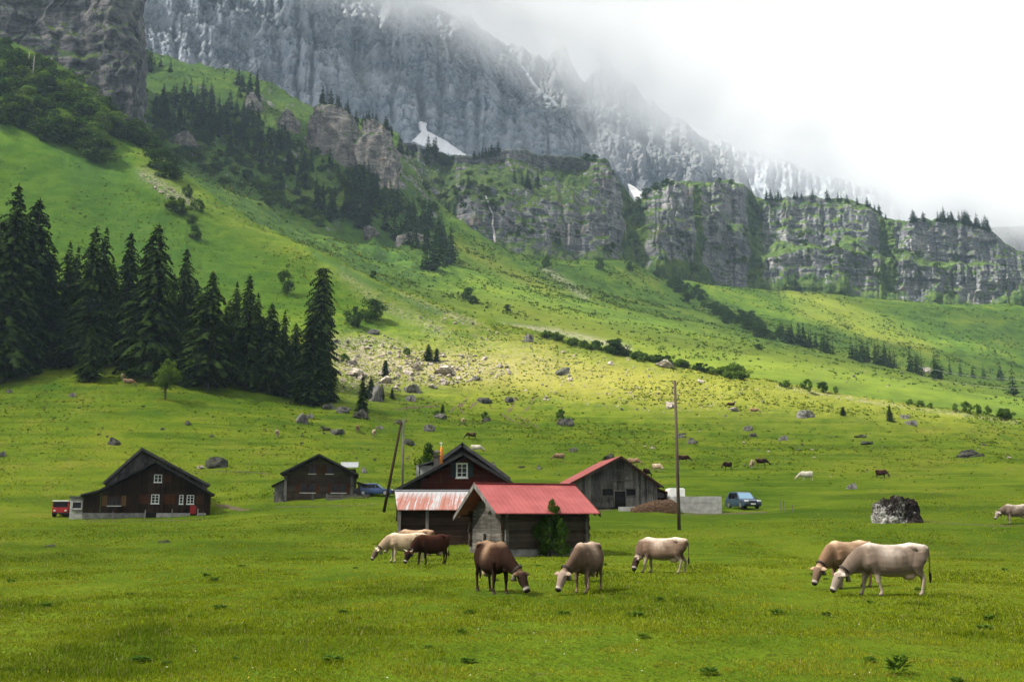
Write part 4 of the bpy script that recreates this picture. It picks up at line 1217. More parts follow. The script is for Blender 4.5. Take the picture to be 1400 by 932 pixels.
ROCKS = [
 (293, 638, 38, 17, 'dark', 'jagged dark rock heap behind the dark brown farmhouse'), (276, 640, 16, 5, 'pale', 'low pale rubble left of the jagged dark rock heap'),
 (157, 607, 21, 11, 'dark', 'rounded dark rock above the dark brown farmhouse'), (412, 577, 20, 14, 'grey', 'grey boulder standing apart below the columnar spruces'),
 (424, 571, 14, 7, 'grey', 'grey rock right of the standing boulder below the columnar spruces'), (462, 592, 24, 8, 'grey', 'grey rock with a bush on it above the mid chalet'), (447, 588, 14, 5, 'dark', 'flat dark rock left of the bush topped rock'),
 (561, 607, 24, 9, 'dark', 'long dark rock just right of the braced pole'), (547, 579, 20, 7, 'dark', 'dark rock behind the top of the braced pole'), (586, 589, 20, 11, 'grey', 'grey rock heap above the red gabled house'),
 (519, 586, 16, 5, 'grey', 'flat rock left of the braced pole'), (603, 572, 22, 8, 'grey', 'grey rock under a small spruce'), (665, 576, 18, 6, 'dark', 'dark flat rock under a tiny round bush'), (772, 580, 28, 10, 'dark', 'dark boulder with a bent little bush at its left'),
 (783, 617, 16, 7, 'grey', 'pale topped grey rock right of the red gabled house'), (831, 628, 22, 10, 'dark', 'dark boulder just behind the weathered barn ridge'), (737, 641, 12, 6, 'grey', 'small two toned rock above the red roof hut'), (712, 639, 12, 3, 'dark', 'tiny flat dark rock above the red roof hut'),
 (674, 637, 12, 7, 'grey', 'pale rock behind the right eave of the red gabled house'), (907, 501, 32, 12, 'pale', 'long whitish boulder on the hedge edge'), (767, 511, 26, 12, 'grey', 'brownish pyramid shaped heap on the sunny meadow'),
 (1103, 571, 34, 13, 'grey', 'big reddish grey boulder on the right meadow behind'), (930, 598, 22, 7, 'grey', 'grey rock just right of the pole middle'), (946, 605, 20, 8, 'grey', 'mossy grey rock right of the pole'), (1022, 588, 18, 8, 'grey', 'grey rock with a tuft on top, mid meadow'),
 (1030, 596, 12, 5, 'dark', 'small dark rock below the tufted rock'), (1072, 601, 16, 7, 'grey', 'pointed grey rock in mid meadow'), (1166, 668, 20, 9, 'grey', 'grey rock between the white cow and the lichen boulder'), (1325, 622, 42, 9, 'dark', 'wide low dark rock outcrop on the right meadow'),
 (1188, 606, 24, 4, 'dark', 'flat dark hollow rock, right meadow'), (1177, 597, 22, 4, 'dark', 'flat dark rock above the hollow one'), (1238, 571, 14, 6, 'grey', 'grey rock right of the broad single spruce'), (1246, 580, 24, 7, 'grey', 'pair of joined grey rocks below the broad spruce'),
 (1265, 509, 16, 9, 'pale', 'pale rock pile on the far meadow by the valley spruces'), (915, 557, 17, 10, 'pale', 'bright rock just left of the tall pole'), (512, 548, 22, 26, 'grey', 'tall upright grey boulder between the young spruces'), (490, 569, 34, 12, 'dark', 'dark rock under the pair of young spruces'),
 (468, 563, 24, 9, 'grey', 'grey boulder at the right foot of the wood'), (450, 557, 20, 8, 'grey', 'rock in the shade at the wood foot'), (565, 535, 28, 14, 'grey', 'tilted long grey slab in the rubble field'), (562, 548, 20, 10, 'grey', 'grey boulder below the tilted slab'), (610, 511, 36, 13, 'pale', 'widest pinkish boulder in the rubble field'),
 (487, 512, 28, 11, 'pale', 'pinkish boulder at the left of the rubble field'), (482, 497, 16, 7, 'pale', 'white topped rock, upper left of the rubble field'), (528, 522, 18, 10, 'pale', 'reddish block under the single rubble spruce'), (568, 502, 18, 9, 'pale', 'pale block left of the widest pinkish boulder'), (558, 511, 20, 9, 'pale', 'orange tinted block in the rubble field'),
 (607, 523, 18, 9, 'pale', 'pale slab below the widest pinkish boulder'), (626, 519, 14, 5, 'pale', 'flat pale stone in the rubble field'), (592, 529, 14, 5, 'pale', 'small pale stone below the rubble field'), (663, 550, 26, 8, 'dark', 'brown heap left of the meadow rills'), (697, 548, 16, 7, 'dark', 'dark boulder right of the brown heap'),
 (723, 467, 14, 12, 'grey', 'upright grey rock at the hedge start'), (510, 456, 20, 7, 'grey', 'grey slab above the rubble field'), (100, 541, 14, 5, 'grey', 'low grey rock pile under the left wood'), (12, 537, 10, 6, 'grey', 'rounded grey rock near the left frame edge'), (4, 623, 10, 9, 'grey', 'grey block at the left frame edge'),
 (257, 580, 12, 6, 'dark', 'dark stone on the slope under the leaning trunk spruce'), (222, 741, 26, 4, 'dark', 'flat dark earth clod in the front meadow'), (66, 747, 18, 4, 'grey', 'flat grey stone in the front meadow'), (893, 613, 8, 4, 'pale', 'small white stone above the weathered barn'), (1255, 509, 8, 5, 'pale', 'small pale stone left of the pale rock pile'),
 (1380, 626, 10, 3, 'pale', 'tiny pale stone near the right edge'), (780, 520, 10, 5, 'pale', 'pale stone right of the pyramid heap'), (835, 498, 10, 6, 'pale', 'pale pointed stone left of the whitish boulder'), (958, 522, 14, 5, 'pale', 'flat pale stone right of the tall pole top'), (1002, 560, 16, 5, 'pale', 'brown and pale stone heap on the sunny meadow'),
]
for a in ROCKS: rock(*a)
rr = random.Random(5)
def rubble(poly, n, wr, kinds, label, group, hk=(.35, .6), which=(0, 1)):
    for (x, y) in poly_sample(poly, n, rr):
        w = rr.uniform(*wr) * (1.5 if rr.random() < .12 else 1)
        rock(x, y, w, w * rr.uniform(*hk), rr.choice(kinds), label, group, 'stone', which=which)
rubble([(455, 490), (560, 478), (690, 490), (700, 512), (600, 528), (470, 540)], 130, (3, 8), ['pale', 'pale', 'grey'], 'small pale stone strewn through the sunlit rubble field', 'stones of the rubble field')
# the countless small stones between them
def stone_mass(name, regions, label):
    Vs, Fs, n = [], [], 0
    src = [rock_mesh('stone_src_%d' % i, 70 + i, 1, 6, .6, M_RPALE) for i in range(5)]
    for poly, cnt, wr in regions:
        for (x, y) in poly_sample(poly, cnt, rr):
            h_ = hit(x, y, [0, 1])
            if h_ is None: continue
            me = rr.choice(src); v = np.array([q.co[:] for q in me.vertices]); f = np.array([p_.vertices[:] for p_ in me.polygons])
            s_ = along(h_[0]) / F * rr.uniform(*wr) * .6; a = rr.uniform(0, 6.28)
            q = np.stack([(v[:, 0] * math.cos(a) - v[:, 1] * math.sin(a)) * s_ * rr.uniform(.8, 1.4), (v[:, 0] * math.sin(a) + v[:, 1] * math.cos(a)) * s_, v[:, 2] * s_], -1) + np.array(h_[0])
            Vs.append(q); Fs.append(f + n); n += len(q)
    tag(link(name, np_mesh(name, np.concatenate(Vs), np.concatenate(Fs), M_RPALE)), label, 'rubble', kind='stuff')
stone_mass('rubble', [([(455, 490), (560, 478), (690, 490), (700, 512), (600, 528), (470, 540)], 560, (1.4, 4.6)), ([(455, 460), (540, 458), (560, 482), (460, 490)], 110, (1.2, 3.5)), ([(690, 480), (860, 495), (1000, 530), (960, 570), (760, 550)], 230, (1.2, 3.6)), ([(560, 405), (660, 440), (690, 470), (600, 460)], 120, (1, 3)), ([(195, 240), (235, 258), (268, 282), (240, 285)], 80, (1, 3)), ([(1060, 524), (1200, 547), (1400, 575), (1400, 582), (1060, 534)], 70, (1, 2.6))], 'countless small pale stones strewn over the sunny meadow and spur')
rubble([(455, 462), (540, 458), (560, 482), (460, 490)], 26, (3, 7), ['pale', 'grey'], 'small stone in the shaded rubble above the sunny field', 'stones above the rubble field')
rubble([(700, 470), (860, 490), (1060, 530), (1040, 575), (760, 560), (690, 520)], 64, (2.5, 6), ['pale', 'grey'], 'small stone scattered over the sunny middle meadow', 'stones of the middle meadow')
rubble([(560, 420), (650, 440), (760, 465), (700, 480), (590, 452)], 34, (2, 5), ['pale', 'grey'], 'small stone under the spur on the upper meadow', 'stones of the upper meadow')
rubble([(200, 245), (235, 258), (265, 280), (240, 285), (205, 258)], 22, (2.5, 6), ['pale', 'pale'], 'pale stone in the rubble streak on the spur crest', 'stones of the spur')
rubble([(60, 540), (400, 575), (540, 600), (700, 620), (600, 640), (300, 610), (60, 590)], 34, (3, 7), ['grey', 'dark', 'dark'], 'small dark stone scattered on the slope above the farmhouses', 'stones above the farmhouses', (.25, .5))
rubble([(850, 580), (1380, 590), (1390, 660), (1060, 650), (900, 630)], 26, (3, 7), ['grey', 'dark', 'pale'], 'small stone scattered over the right meadow', 'stones of the right meadow', (.25, .45))
rubble([(1080, 480), (1390, 540), (1390, 565), (1080, 520)], 18, (2, 4), ['pale', 'grey'], 'tiny stone on the far meadow beyond the terrace', 'stones of the far meadow')

# pale crags that break through the wooded slope
def crag(outline_top, base_py, d, thick, label, seed):
    """a block of rock: rounded plan, sheer ragged face, grassy top"""
    x0, x1 = outline_top[0][0], outline_top[-1][0]
    nu, nv = 110, 70
    a = at((x0 + x1) / 2, base_py, d)
    wid = (x1 - x0) * along(a) / F / 2
    rows = []
    ang = np.linspace(0, 2 * np.pi, nu)
    ca, sa = np.cos(ang), np.sin(ang)
    ex = np.sign(ca) * np.abs(ca) ** .55 * wid; ey = np.sign(sa) * np.abs(sa) ** .7 * thick
    topx = (ex / wid + 1) / 2 * (x1 - x0) + x0
    tpy = np.interp(topx, [o_[0] for o_ in outline_top], [o_[1] for o_ in outline_top])
    u, t = ray(topx, tpy)
    ztop = EYE + t * d - a.z + 2.5 * fbm(ex / 6, ey / 6, oct=4, seed=seed + 9)
    zb = -25.0
    for v in np.linspace(0, 1, nv):
        zz = zb + (ztop - zb) * v
        k = 1.22 - .24 * v - .10 * v ** 6
        nz_ = 4.2 * fbm(ex / 9 + 50, ey / 9, zz / 12, oct=6, seed=seed, gain=.6) + 3.0 * ridged(ex / 7, ey / 7, zz / 50, seed=seed + 2) + .6 * fbm(ex / 30, ey / 30, zz / 3, oct=3, seed=seed + 5)
        nr_ = np.hypot(ex, ey) + 1e-6
        rows.append(np.stack([ex * k + ex / nr_ * nz_, ey * k + ey / nr_ * nz_, zz], -1))
    for k in (.75, .4, .02):
        last = rows[nv - 1]
        rows.append(np.stack([last[:, 0] * k, last[:, 1] * k, last[:, 2] * k + (1 - k) * ztop.max() + 1.0 * (1 - k)], -1))
    P = np.array(rows)
    o = link('crag', np_mesh('crag', P.reshape(-1, 3), grid_faces(*P.shape[:2]), M_CRAG, True))
    o.location = a
    tag(o, label, 'rock face', None)
    V = P.reshape(-1, 3) + np.array(a)
    make_bvh(V, grid_faces(*P.shape[:2]))
    return o
k0 = len(TREES)
crag([(424, 166), (428, 155), (440, 152), (456, 154), (474, 159), (488, 168), (496, 185)], 222, 735, 15, 'pale sheer crag block topped by spruces, left of two', 1)
crag([(490, 182), (497, 172), (510, 170), (526, 178), (536, 190), (541, 205)], 245, 728, 14, 'pale sheer crag block topped by spruces, right of two', 2)
crag([(382, 165), (390, 157), (400, 157), (408, 166)], 190, 745, 8, 'small pale crag left of the sheer crag blocks', 3)
crag([(336, 138), (345, 132), (354, 136), (358, 146)], 165, 770, 8, 'small crag under the spruce knoll', 4)
crag([(545, 330), (556, 322), (572, 323), (588, 330), (600, 336)], 352, 618, 9, 'orange tinted outcrop inside the hanging wood', 5)
crag([(500, 318), (506, 312), (512, 316)], 334, 610, 5, 'narrow pale outcrop at the left of the hanging wood', 6)
crag([(228, 205), (250, 190), (262, 188), (275, 200)], 240, 640, 12, 'dull brown outcrop above the spur crest', 7)
crag([(520, 232), (532, 222), (540, 232)], 262, 715, 6, 'small pale outcrop under the right crag block', 8)
for (xs, idx, n, lab, grp) in (((428, 490), 0, 12, 'spruce on top of the left pale crag block', 'spruces on the left crag'), ((494, 536), 1, 10, 'spruce on top of the right pale crag block', 'spruces on the right crag')):
    for i in range(n):
        x = rr.uniform(*xs)
        loc = None
        for y in range(140, 215, 2):
            h_ = hit(x, y, [k0 + idx])
            if h_: loc = h_[0]; break
        if loc is None: continue
        small_tree('spruce_tree', rr.choice(SPR_FAR), loc + Vector((0, rr.uniform(0, 6), -1.0)), rr.uniform(9, 17) * (1.15 if x < 455 else .9), rr.uniform(.95, 1.3), lab, 'tree', grp)
# ------------------------------------------------------------------ buildings
W_BLACK = wood('sunburnt_black_boards', (.014, .0085, .0065), (.050, .031, .022))
W_DARKX = wood('dark_log_boards', (.017, .011, .009), (.055, .036, .027), 'x')
W_GREYZ = wood('silver_grey_boards', (.028, .026, .025), (.23, .215, .20))
W_GREYX = wood('grey_logs', (.045, .042, .037), (.165, .155, .14), 'x')
W_GREYY = wood('grey_gable_logs', (.040, .036, .031), (.155, .143, .125), 'y')
W_BRNX = wood('brown_logs', (.022, .016, .012), (.088, .068, .054), 'x')
W_SHUT = wood('brown_shutter_wood', (.048, .019, .010), (.095, .040, .020))
W_SHUTL = wood('light_shutter_wood', (.09, .05, .025), (.17, .10, .05))
W_REDX = wood('oxblood_boards', (.040, .010, .008), (.085, .020, .016))
W_TEAL = plain('dark_teal_paint', (.008, .020, .022), .6)
M_WHITE = plain('white_paint', (.72, .72, .70), .6, .08)
M_DARKR = plain('dark_roofing', (.018, .017, .018), .85, .4, 3)
M_ROOFG = plain('grey_slate_roof', (.055, .054, .056), .85, .35, 2)
M_CONC = plain('concrete', (.30, .30, .285), .9, .25, 2, bstr=.4)
M_CONCD = plain('old_plinth', (.17, .17, .16), .9, .35, 2, bstr=.4)
M_VOID = plain('dark_interior', (.006, .006, .006), .95, .1)
M_ZINC = plain('zinc_sheet', (.27, .28, .30), .45, .12, 3, metal=.5)
M_SIGNAL = plain('orange_cloth', (.62, .22, .03), .8)
M_REDP = plain('red_paint', (.30, .012, .012), .5)

def glass_mat():
    m, nt, out = new_mat('window_glass')
    finish(nt, out, (.006, .006, .007), .12, spec=.3)
    return m
M_GLASS = glass_mat()

def red_roof_mat():
    m, nt, out = new_mat('red_sheet_metal')
    n = noi(nt, coord(nt), .9, 5); n2 = noi(nt, coord(nt, (1, 1, 1)), 7, 4)
    c = mixc(nt, rampf(nt, n, .35, .7), (.20, .042, .042), (.265, .066, .064))
    c = mixc(nt, mth(nt, 'MULTIPLY', rampf(nt, n2, .58, .75), .25), c, (.24, .04, .04))
    finish(nt, out, c, .6, n2, .25, .02, spec=.2)
    return m
M_RED = red_roof_mat()

def rust_mat():
    m, nt, out = new_mat('rusted_sheet_metal')
    st = noi(nt, coord(nt, (3.2, .10, .10)), 1.0, 4, .6)
    fine = noi(nt, coord(nt, (1, .3, .3)), 6, 5, .7)
    z = N(nt, 'ShaderNodeSeparateXYZ', {0: coord(nt)}).outputs[2]
    low = rampf(nt, z, 3.2, 2.55)          # streaks start below the ridge flashing
    f = mth(nt, 'ADD', mth(nt, 'MULTIPLY', st, .7), mth(nt, 'MULTIPLY', fine, .3))
    f = mth(nt, 'MULTIPLY', rampf(nt, f, .42, .52), low)
    c = mixc(nt, f, (.31, .32, .33), mixc(nt, fine, (.17, .060, .042), (.33, .13, .095)))
    finish(nt, out, c, .6, st, .15, .01, metal=.0, spec=.35)
    return m
M_RUST = rust_mat()

def boards_v(b, x0, x1, top, y, zb, w=.24, th=.05, core=True, seed=0):
    """upright boards under a top line (polyline of x, z) on the plane y"""
    r = random.Random(seed)
    tx = [p[0] for p in top]; tz = [p[1] for p in top]
    T = lambda x: float(np.interp(x, tx, tz))
    x = x0
    while x < x1 - .02:
        ww = min(w * r.uniform(.8, 1.25), x1 - x)
        dy = r.uniform(0, .022)
        a, c = x + .008, x + ww - .008
        za, zc = T(a), T(c)
        lo = zb + r.uniform(-.02, .02)
        q = [(a, y - dy, lo), (c, y - dy, lo), (c, y - dy, zc), (a, y - dy, za)]
        b.slab(q, (0, th + dy, 0))
        x += ww
    if core:
        pts = [(x0, zb)] + [(x1, zb)] + [(x1, T(x1))] + [p for p in reversed(top) if x0 < p[0] < x1] + [(x0, T(x0))]
        b.slab([(p[0], y + .03, p[1] - (.02 if p[1] > zb else 0)) for p in pts], (0, .12, 0))

def boards_h(b, x0, x1, top, y, zb, w=.22, th=.10, seed=0, axis='x', log=False, stick=0.0):
    """horizontal logs or boards; axis 'y' puts the wall on the plane x = y argument"""
    r = random.Random(seed)
    tx = np.array([p[0] for p in top]); tz = np.array([p[1] for p in top])
    xs = np.linspace(x0, x1, 400); zt = np.interp(xs, tx, tz)
    z = zb; zmax = zt.max()
    i = 0
    while z < zmax - .04:
        h = w * r.uniform(.85, 1.15)
        ok = xs[zt >= min(z + h * .8, zmax - .02)]
        if len(ok) < 2: break
        a, c = ok[0], ok[-1]
        if a <= x0 + .02: a -= stick * r.uniform(.6, 1.1)
        if c >= x1 - .02: c += stick * r.uniform(.6, 1.1)
        dy = r.uniform(0, .03)
        if axis == 'x': b.bb(a, c, y - dy, y + th, z + .006, z + h - .006)
        else: b.bb(y - dy, y + th, a, c, z + .006, z + h - .006)
        z += h; i += 1

def window(par, x0, x1, z0, z1, y, fm=None, bars=(2, 3), pane=None, sill=True, fr=.07, name='window', silm=None):
    fm = fm or M_WHITE
    b = MB()
    b.bb(x0, x0 + fr, y - .07, y + .02, z0, z1); b.bb(x1 - fr, x1, y - .07, y + .02, z0, z1)
    b.bb(x0 + fr, x1 - fr, y - .07, y + .02, z0, z0 + fr); b.bb(x0 + fr, x1 - fr, y - .07, y + .02, z1 - fr, z1)
    nx, nz = bars
    for i in range(1, nx):
        xx = x0 + (x1 - x0) * i / nx; b.bb(xx - .03, xx + .03, y - .055, y + .02, z0 + fr, z1 - fr)
    for k in range(1, nz):
        zz = z0 + (z1 - z0) * k / nz; b.bb(x0 + fr, x1 - fr, y - .047, y + .01, zz - .018, zz + .018)
    w = b.build(name, fm, par)
    g = MB(); g.bb(x0 + fr * .9, x1 - fr * .9, y - .028, y - .005, z0 + fr * .9, z1 - fr * .9); g.build('pane', pane or M_GLASS, w)
    if sill:
        s_ = MB(); s_.bb(x0 - .06, x1 + .06, y - .14, y, z0 - .07, z0 - .003); s_.build('sill', silm or fm, w)
    return w

def shutter(par, x0, x1, z0, z1, y, m):
    b = MB()
    n = max(2, int(round((x1 - x0) / .14)))
    for i in range(n):
        a = x0 + (x1 - x0) * i / n; c = x0 + (x1 - x0) * (i + 1) / n
        b.bb(a + .004, c - .004, y - .05, y - .005, z0, z1)
    for k in (.18, .78):
        zz = z0 + (z1 - z0) * k; b.bb(x0 + .01, x1 - .01, y - .07, y - .052, zz, zz + .09)
    return b.build('shutter', m, par)

def gable_roof(par, apex, le, re, y0, y1, th, m, name='roof', yl=None):
    """two slabs; apex and eaves are (x, z); runs from y0 to y1"""
    b = MB()
    for e in (le, re):
        q = [(apex[0], y0, apex[1]), (apex[0], y1, apex[1]), (e[0], y1, e[1]), (e[0], y0, e[1])]
        d = Vector((e[0] - apex[0], 0, e[1] - apex[1])).normalized()
        n = Vector((-d.z, 0, d.x)); n = n if n.z > 0 else -n
        b.slab(q, n * -th)
    return b.build(name, m, par)

class Front:
    """a facade that stands square to the view at distance d: pixel columns and rows -> local metres"""
    def __init__(s, px, py, d, k=1.0):
        s.d = d; s.o = at(px, py, d); s.k = k
    def x(s, px, py=None, dy=0):
        return (at(px, py if py is not None else 680, s.d + dy).x - s.ox(dy)) * s.k
    def ox(s, dy):
        return s.o.x if s.k == 1.0 else s.o.x * (s.d + dy) / s.d
    def z(s, py, dy=0):
        return at(700, py, s.d + dy).z - s.o.z
    def xz(s, px, py, dy=0):
        p = at(px, py, s.d + dy) - s.o
        return ((p.x + s.o.x - s.ox(dy)) * s.k, p.z)

# ---- dark brown farmhouse on the left
f = Front(205, 706, 108, .94)
h1 = tag(empty('farmhouse', f.o, R(20.5)), 'dark brown farmhouse with white windows and a second grey gable behind', 'house')
X, ZZ = f.x, f.z
b = MB()
boards_v(b, X(139), X(290), [f.xz(139, 674), f.xz(213, 635), f.xz(290, 674)], 0, ZZ(701), seed=1)
b.build('wall', W_BLACK, h1)
b = MB(); boards_v(b, X(116), X(138.6), [f.xz(116, 677.5), f.xz(138.6, 674)], .15, ZZ(707), seed=2); b.build('lean_to_wall', W_BLACK, h1)
for x0, x1, zz in ((116.5, 200, 706.5), (215, 262, 708), (272, 284, 705.5)):
    b = MB(); b.bb(X(x0), X(x1), -.06, .6, ZZ(zz) - .7, ZZ(700.9)); b.build('plinth', M_CONC if x0 > 120 else M_CONCD, h1)
b = MB(); b.bb(X(139.2), X(289.8), .2, 12, ZZ(706) - 1.0, ZZ(677)); b.build('core', W_BLACK, h1)
gable_roof(h1, f.xz(213, 629.5), f.xz(131.5, 672.5), f.xz(295.5, 675.5), -1.1, 6.5, .20, M_DARKR)
b = MB(); b.slab([(X(111.5), -.6, ZZ(678)), (X(150), -.6, ZZ(668)), (X(150), 6, ZZ(668)), (X(111.5), 6, ZZ(678))], (0, 0, .15)); b.build('lean_to_roof', M_ROOFG, h1)
g = 6.0
b = MB(); boards_v(b, X(149, dy=g), X(285, dy=g), [f.xz(149, 661, g), f.xz(195, 619, g), f.xz(285, 662, g)], g, ZZ(690, g), seed=3); b.build('rear_gable_wall', W_GREYZ, h1)
gable_roof(h1, f.xz(195, 612.5, g), f.xz(142.5, 660.5, g), f.xz(290, 662, g), g - .9, g + 11, .26, M_ROOFG, 'rear_roof')
b = MB(); b.bb(X(184, dy=g), X(194, dy=g), g - .05, g + .05, ZZ(647, g), ZZ(633, g)); b.build('gable_hatch', W_GREYX, h1)
b = MB(); b.bb(X(195.5, dy=g), X(203, dy=g), g - .05, g + .05, ZZ(640, g), ZZ(633, g)); b.build('gable_opening', M_VOID, h1)
window(h1, X(209), X(220), ZZ(659), ZZ(648.3), -.03, bars=(2, 2)); shutter(h1, X(221), X(232.5), ZZ(658.5), ZZ(648.5), -.03, W_SHUT)
window(h1, X(206.7), X(217.8), ZZ(688), ZZ(675.5), -.03); window(h1, X(245.6), X(251.2), ZZ(688.5), ZZ(676), -.03, bars=(1, 3)); window(h1, X(256), X(266.3), ZZ(688.5), ZZ(676), -.03)
for a, c in ((191, 204.5), (224.5, 240), (269, 280)): shutter(h1, X(a), X(c), ZZ(688.5), ZZ(675.5), -.03, W_SHUT)
window(h1, X(148.3), X(166), ZZ(691), ZZ(678.5), -.03, fm=W_SHUT, bars=(3, 1), silm=M_WHITE)
shutter(h1, X(140.4), X(147.6), ZZ(691.5), ZZ(677.5), -.03, W_SHUTL); shutter(h1, X(166.6), X(173), ZZ(691.5), ZZ(677.5), -.03, W_SHUTL)
b = MB(); b.bb(X(200.5), X(214.5), -.05, .1, ZZ(707), ZZ(700.5)); b.build('cellar_door', M_VOID, h1)
b = MB(); b.bb(X(261.5), X(270), -.09, -.03, ZZ(702), ZZ(690.5)); b.build('red_panel', M_REDP, h1)
for px_ in (172, 242):
    b = MB(); b.bb(X(px_) - .07, X(px_) + .07, -1.0, .1, ZZ(651.5 if px_ < 200 else 648) - .2, ZZ(651.5 if px_ < 200 else 648)); b.build('rafter_end', W_GREYZ, h1)
# grey porch cabin
f2 = Front(106, 709, 106.5)
t = tag(empty('cabin', f2.o), 'small grey cabin with one dark window at the left end of the farmhouse', 'cabin')
b = MB(); boards_h(b, f2.x(96.5), f2.x(115), [(-5, f2.z(680)), (5, f2.z(680))], 0, f2.z(711), .3, .1, seed=3); b.bb(f2.x(96.8), f2.x(114.8), .1, 1.8, f2.z(711), f2.z(681)); b.build('wall', M_CONC, t)
b = MB(); b.bb(f2.x(95.5), f2.x(116), -.2, 2, f2.z(680.2), f2.z(678)); b.build('roof', M_ROOFG, t)
window(t, f2.x(99.5), f2.x(113.5), f2.z(695.5), f2.z(685), -.03, fm=M_CONC, bars=(1, 1), sill=True, fr=.09)
for i, px_ in enumerate((154, 198, 235, 270, 278)):
    q = at(px_, 707, 105.5); b = MB(); hgt = (.75, .95, .9, .95, .5)[i]
    b.bb(-.05, .05, -.05, .05, -.3, hgt); o = b.build('fence_post', W_GREYZ); o.location = (q.x, q.y, ground_z(q.x, q.y)); o.rotation_euler = (R(3 * (-1) ** i), 0, 0)
    tag(o, ('leftmost, apart', 'second from the left', 'middle one', 'beside the red panel', 'short last one on the right')[i] + ', of five thin grey posts before the farmhouse', 'post', 'posts before the farmhouse')

# ---- brown chalet in the middle
f = Front(436, 687, 117, .985); X, ZZ = f.x, f.z
h2 = tag(empty('chalet', f.o, R(9)), 'brown log chalet with paired shuttered windows behind a plank fence', 'house')
b = MB(); boards_h(b, X(388), X(487), [f.xz(388, 649), f.xz(436.5, 625.5), f.xz(487, 649)], 0, ZZ(684.5), .21, .12, seed=5)
b.bb(X(388.2), X(486.8), .1, 9, ZZ(690), ZZ(651)); b.build('wall', W_BRNX, h2)
b = MB(); b.bb(X(388), X(487), -.05, .1, ZZ(690), ZZ(684.8)); b.build('plinth', M_CONCD, h2)
for px_ in (390, 481):
    b = MB(); b.bb(X(px_ - 2), X(px_ + 2), -.12, 0, ZZ(684), ZZ(650)); b.build('corner_board', W_GREYZ, h2)
gable_roof(h2, f.xz(436.5, 620.5), f.xz(383.5, 647.5), f.xz(491, 648), -1.2, 9.5, .20, M_DARKR)
for a, c, z0, z1 in ((421, 430.8, 647.3, 636.2), (444.6, 454.8, 647.3, 636.2)): window(h2, X(a), X(c), ZZ(z0), ZZ(z1), -.03, fm=W_SHUT, bars=(2, 1), silm=M_WHITE)
for a, c in ((431.2, 435.6), (439, 444)): shutter(h2, X(a), X(c), ZZ(647.6), ZZ(635), -.03, W_SHUT)
for a, c in ((410, 420.4), (420.8, 431), (452.5, 462.4), (462.8, 473)): window(h2, X(a), X(c), ZZ(673.2), ZZ(660.8), -.03, fm=W_SHUT, bars=(1, 1), silm=M_WHITE)
for a, c in ((404.3, 409.5), (431.5, 436.6), (447, 452), (473.5, 478.6)): shutter(h2, X(a), X(c), ZZ(673.8), ZZ(660.5), -.03, W_SHUT)
b = MB(); boards_v(b, X(375), X(387.6), [f.xz(375, 664.5), f.xz(387.6, 658)], .4, ZZ(690), seed=6); b.bb(X(375.2), X(387.4), .5, 5, ZZ(692), ZZ(666)); b.build('side_shed_wall', W_GREYZ, h2)
b = MB(); b.slab([(X(371), -.1, ZZ(665)), (X(388), -.1, ZZ(656.5)), (X(388), 6, ZZ(656.5)), (X(371), 6, ZZ(665))], (0, 0, .12)); b.build('side_shed_roof', M_DARKR, h2)
b = MB(); b.slab([(X(487.5), -.2, ZZ(659)), (X(514), -.2, ZZ(667)), (X(514), 6, ZZ(667)), (X(487.5), 6, ZZ(659))], (0, 0, .12)); b.build('carport_roof', M_DARKR, h2)
b = MB(); b.bb(X(489), X(508), 3, 3.2, ZZ(690), ZZ(665)); b.bb(X(489), X(489) + .2, -.1, .1, ZZ(690), ZZ(660)); b.bb(X(508), X(508) + .15, -.1, .1, ZZ(690), ZZ(666)); b.build('carport_wall', W_BRNX, h2)
b = MB(); b.slab([(X(463, dy=3), 3, ZZ(632, 3)), (X(488, dy=3), 3, ZZ(631.6, 3)), (X(488, dy=2), 1.6, ZZ(639, 2)), (X(466, dy=2), 1.6, ZZ(639, 2))], (0, 0, .06)); b.build('dormer_roof', M_ZINC, h2)
b = MB(); b.bb(X(468), X(486), 1.9, 4.5, ZZ(652), ZZ(639.6)); b.build('dormer', W_BRNX, h2)
for i, (px_, dy) in enumerate(((452, 12), (462, 12), (497, 11))):
    rock(px_, 643 if i < 2 else 646, 16 if i < 2 else 12, 10, 'grey', ('grey rock peeking over the chalet roof, left one', 'grey rock peeking over the chalet roof, right one', 'grey rock right of the chalet dormer')[i])
# plank fence
fr_ = tag(empty('plank_fence', at(466, 688, 114.6), R(6)), 'grey plank fence in front of the brown chalet', 'fence')
ff = Front(466, 688, 114.6)
for z0, z1 in ((683.5, 680), (679, 676.5)):
    b = MB(); b.bb(ff.x(447), ff.x(503), -.03, .03, ff.z(z0), ff.z(z1)); b.build('rail', W_GREYX, fr_)
for px_ in (428, 447, 467, 485.5, 497.5, 502.5):
    b = MB(); b.bb(ff.x(px_) - .09, ff.x(px_) + .09, .035, .2, ff.z(692), ff.z(674.5)); b.build('post', W_GREYZ, fr_)
b = MB(); b.bb(ff.x(428), ff.x(447), 0, .03, ff.z(686.5), ff.z(686)); b.build('wire', M_ZINC, fr_)

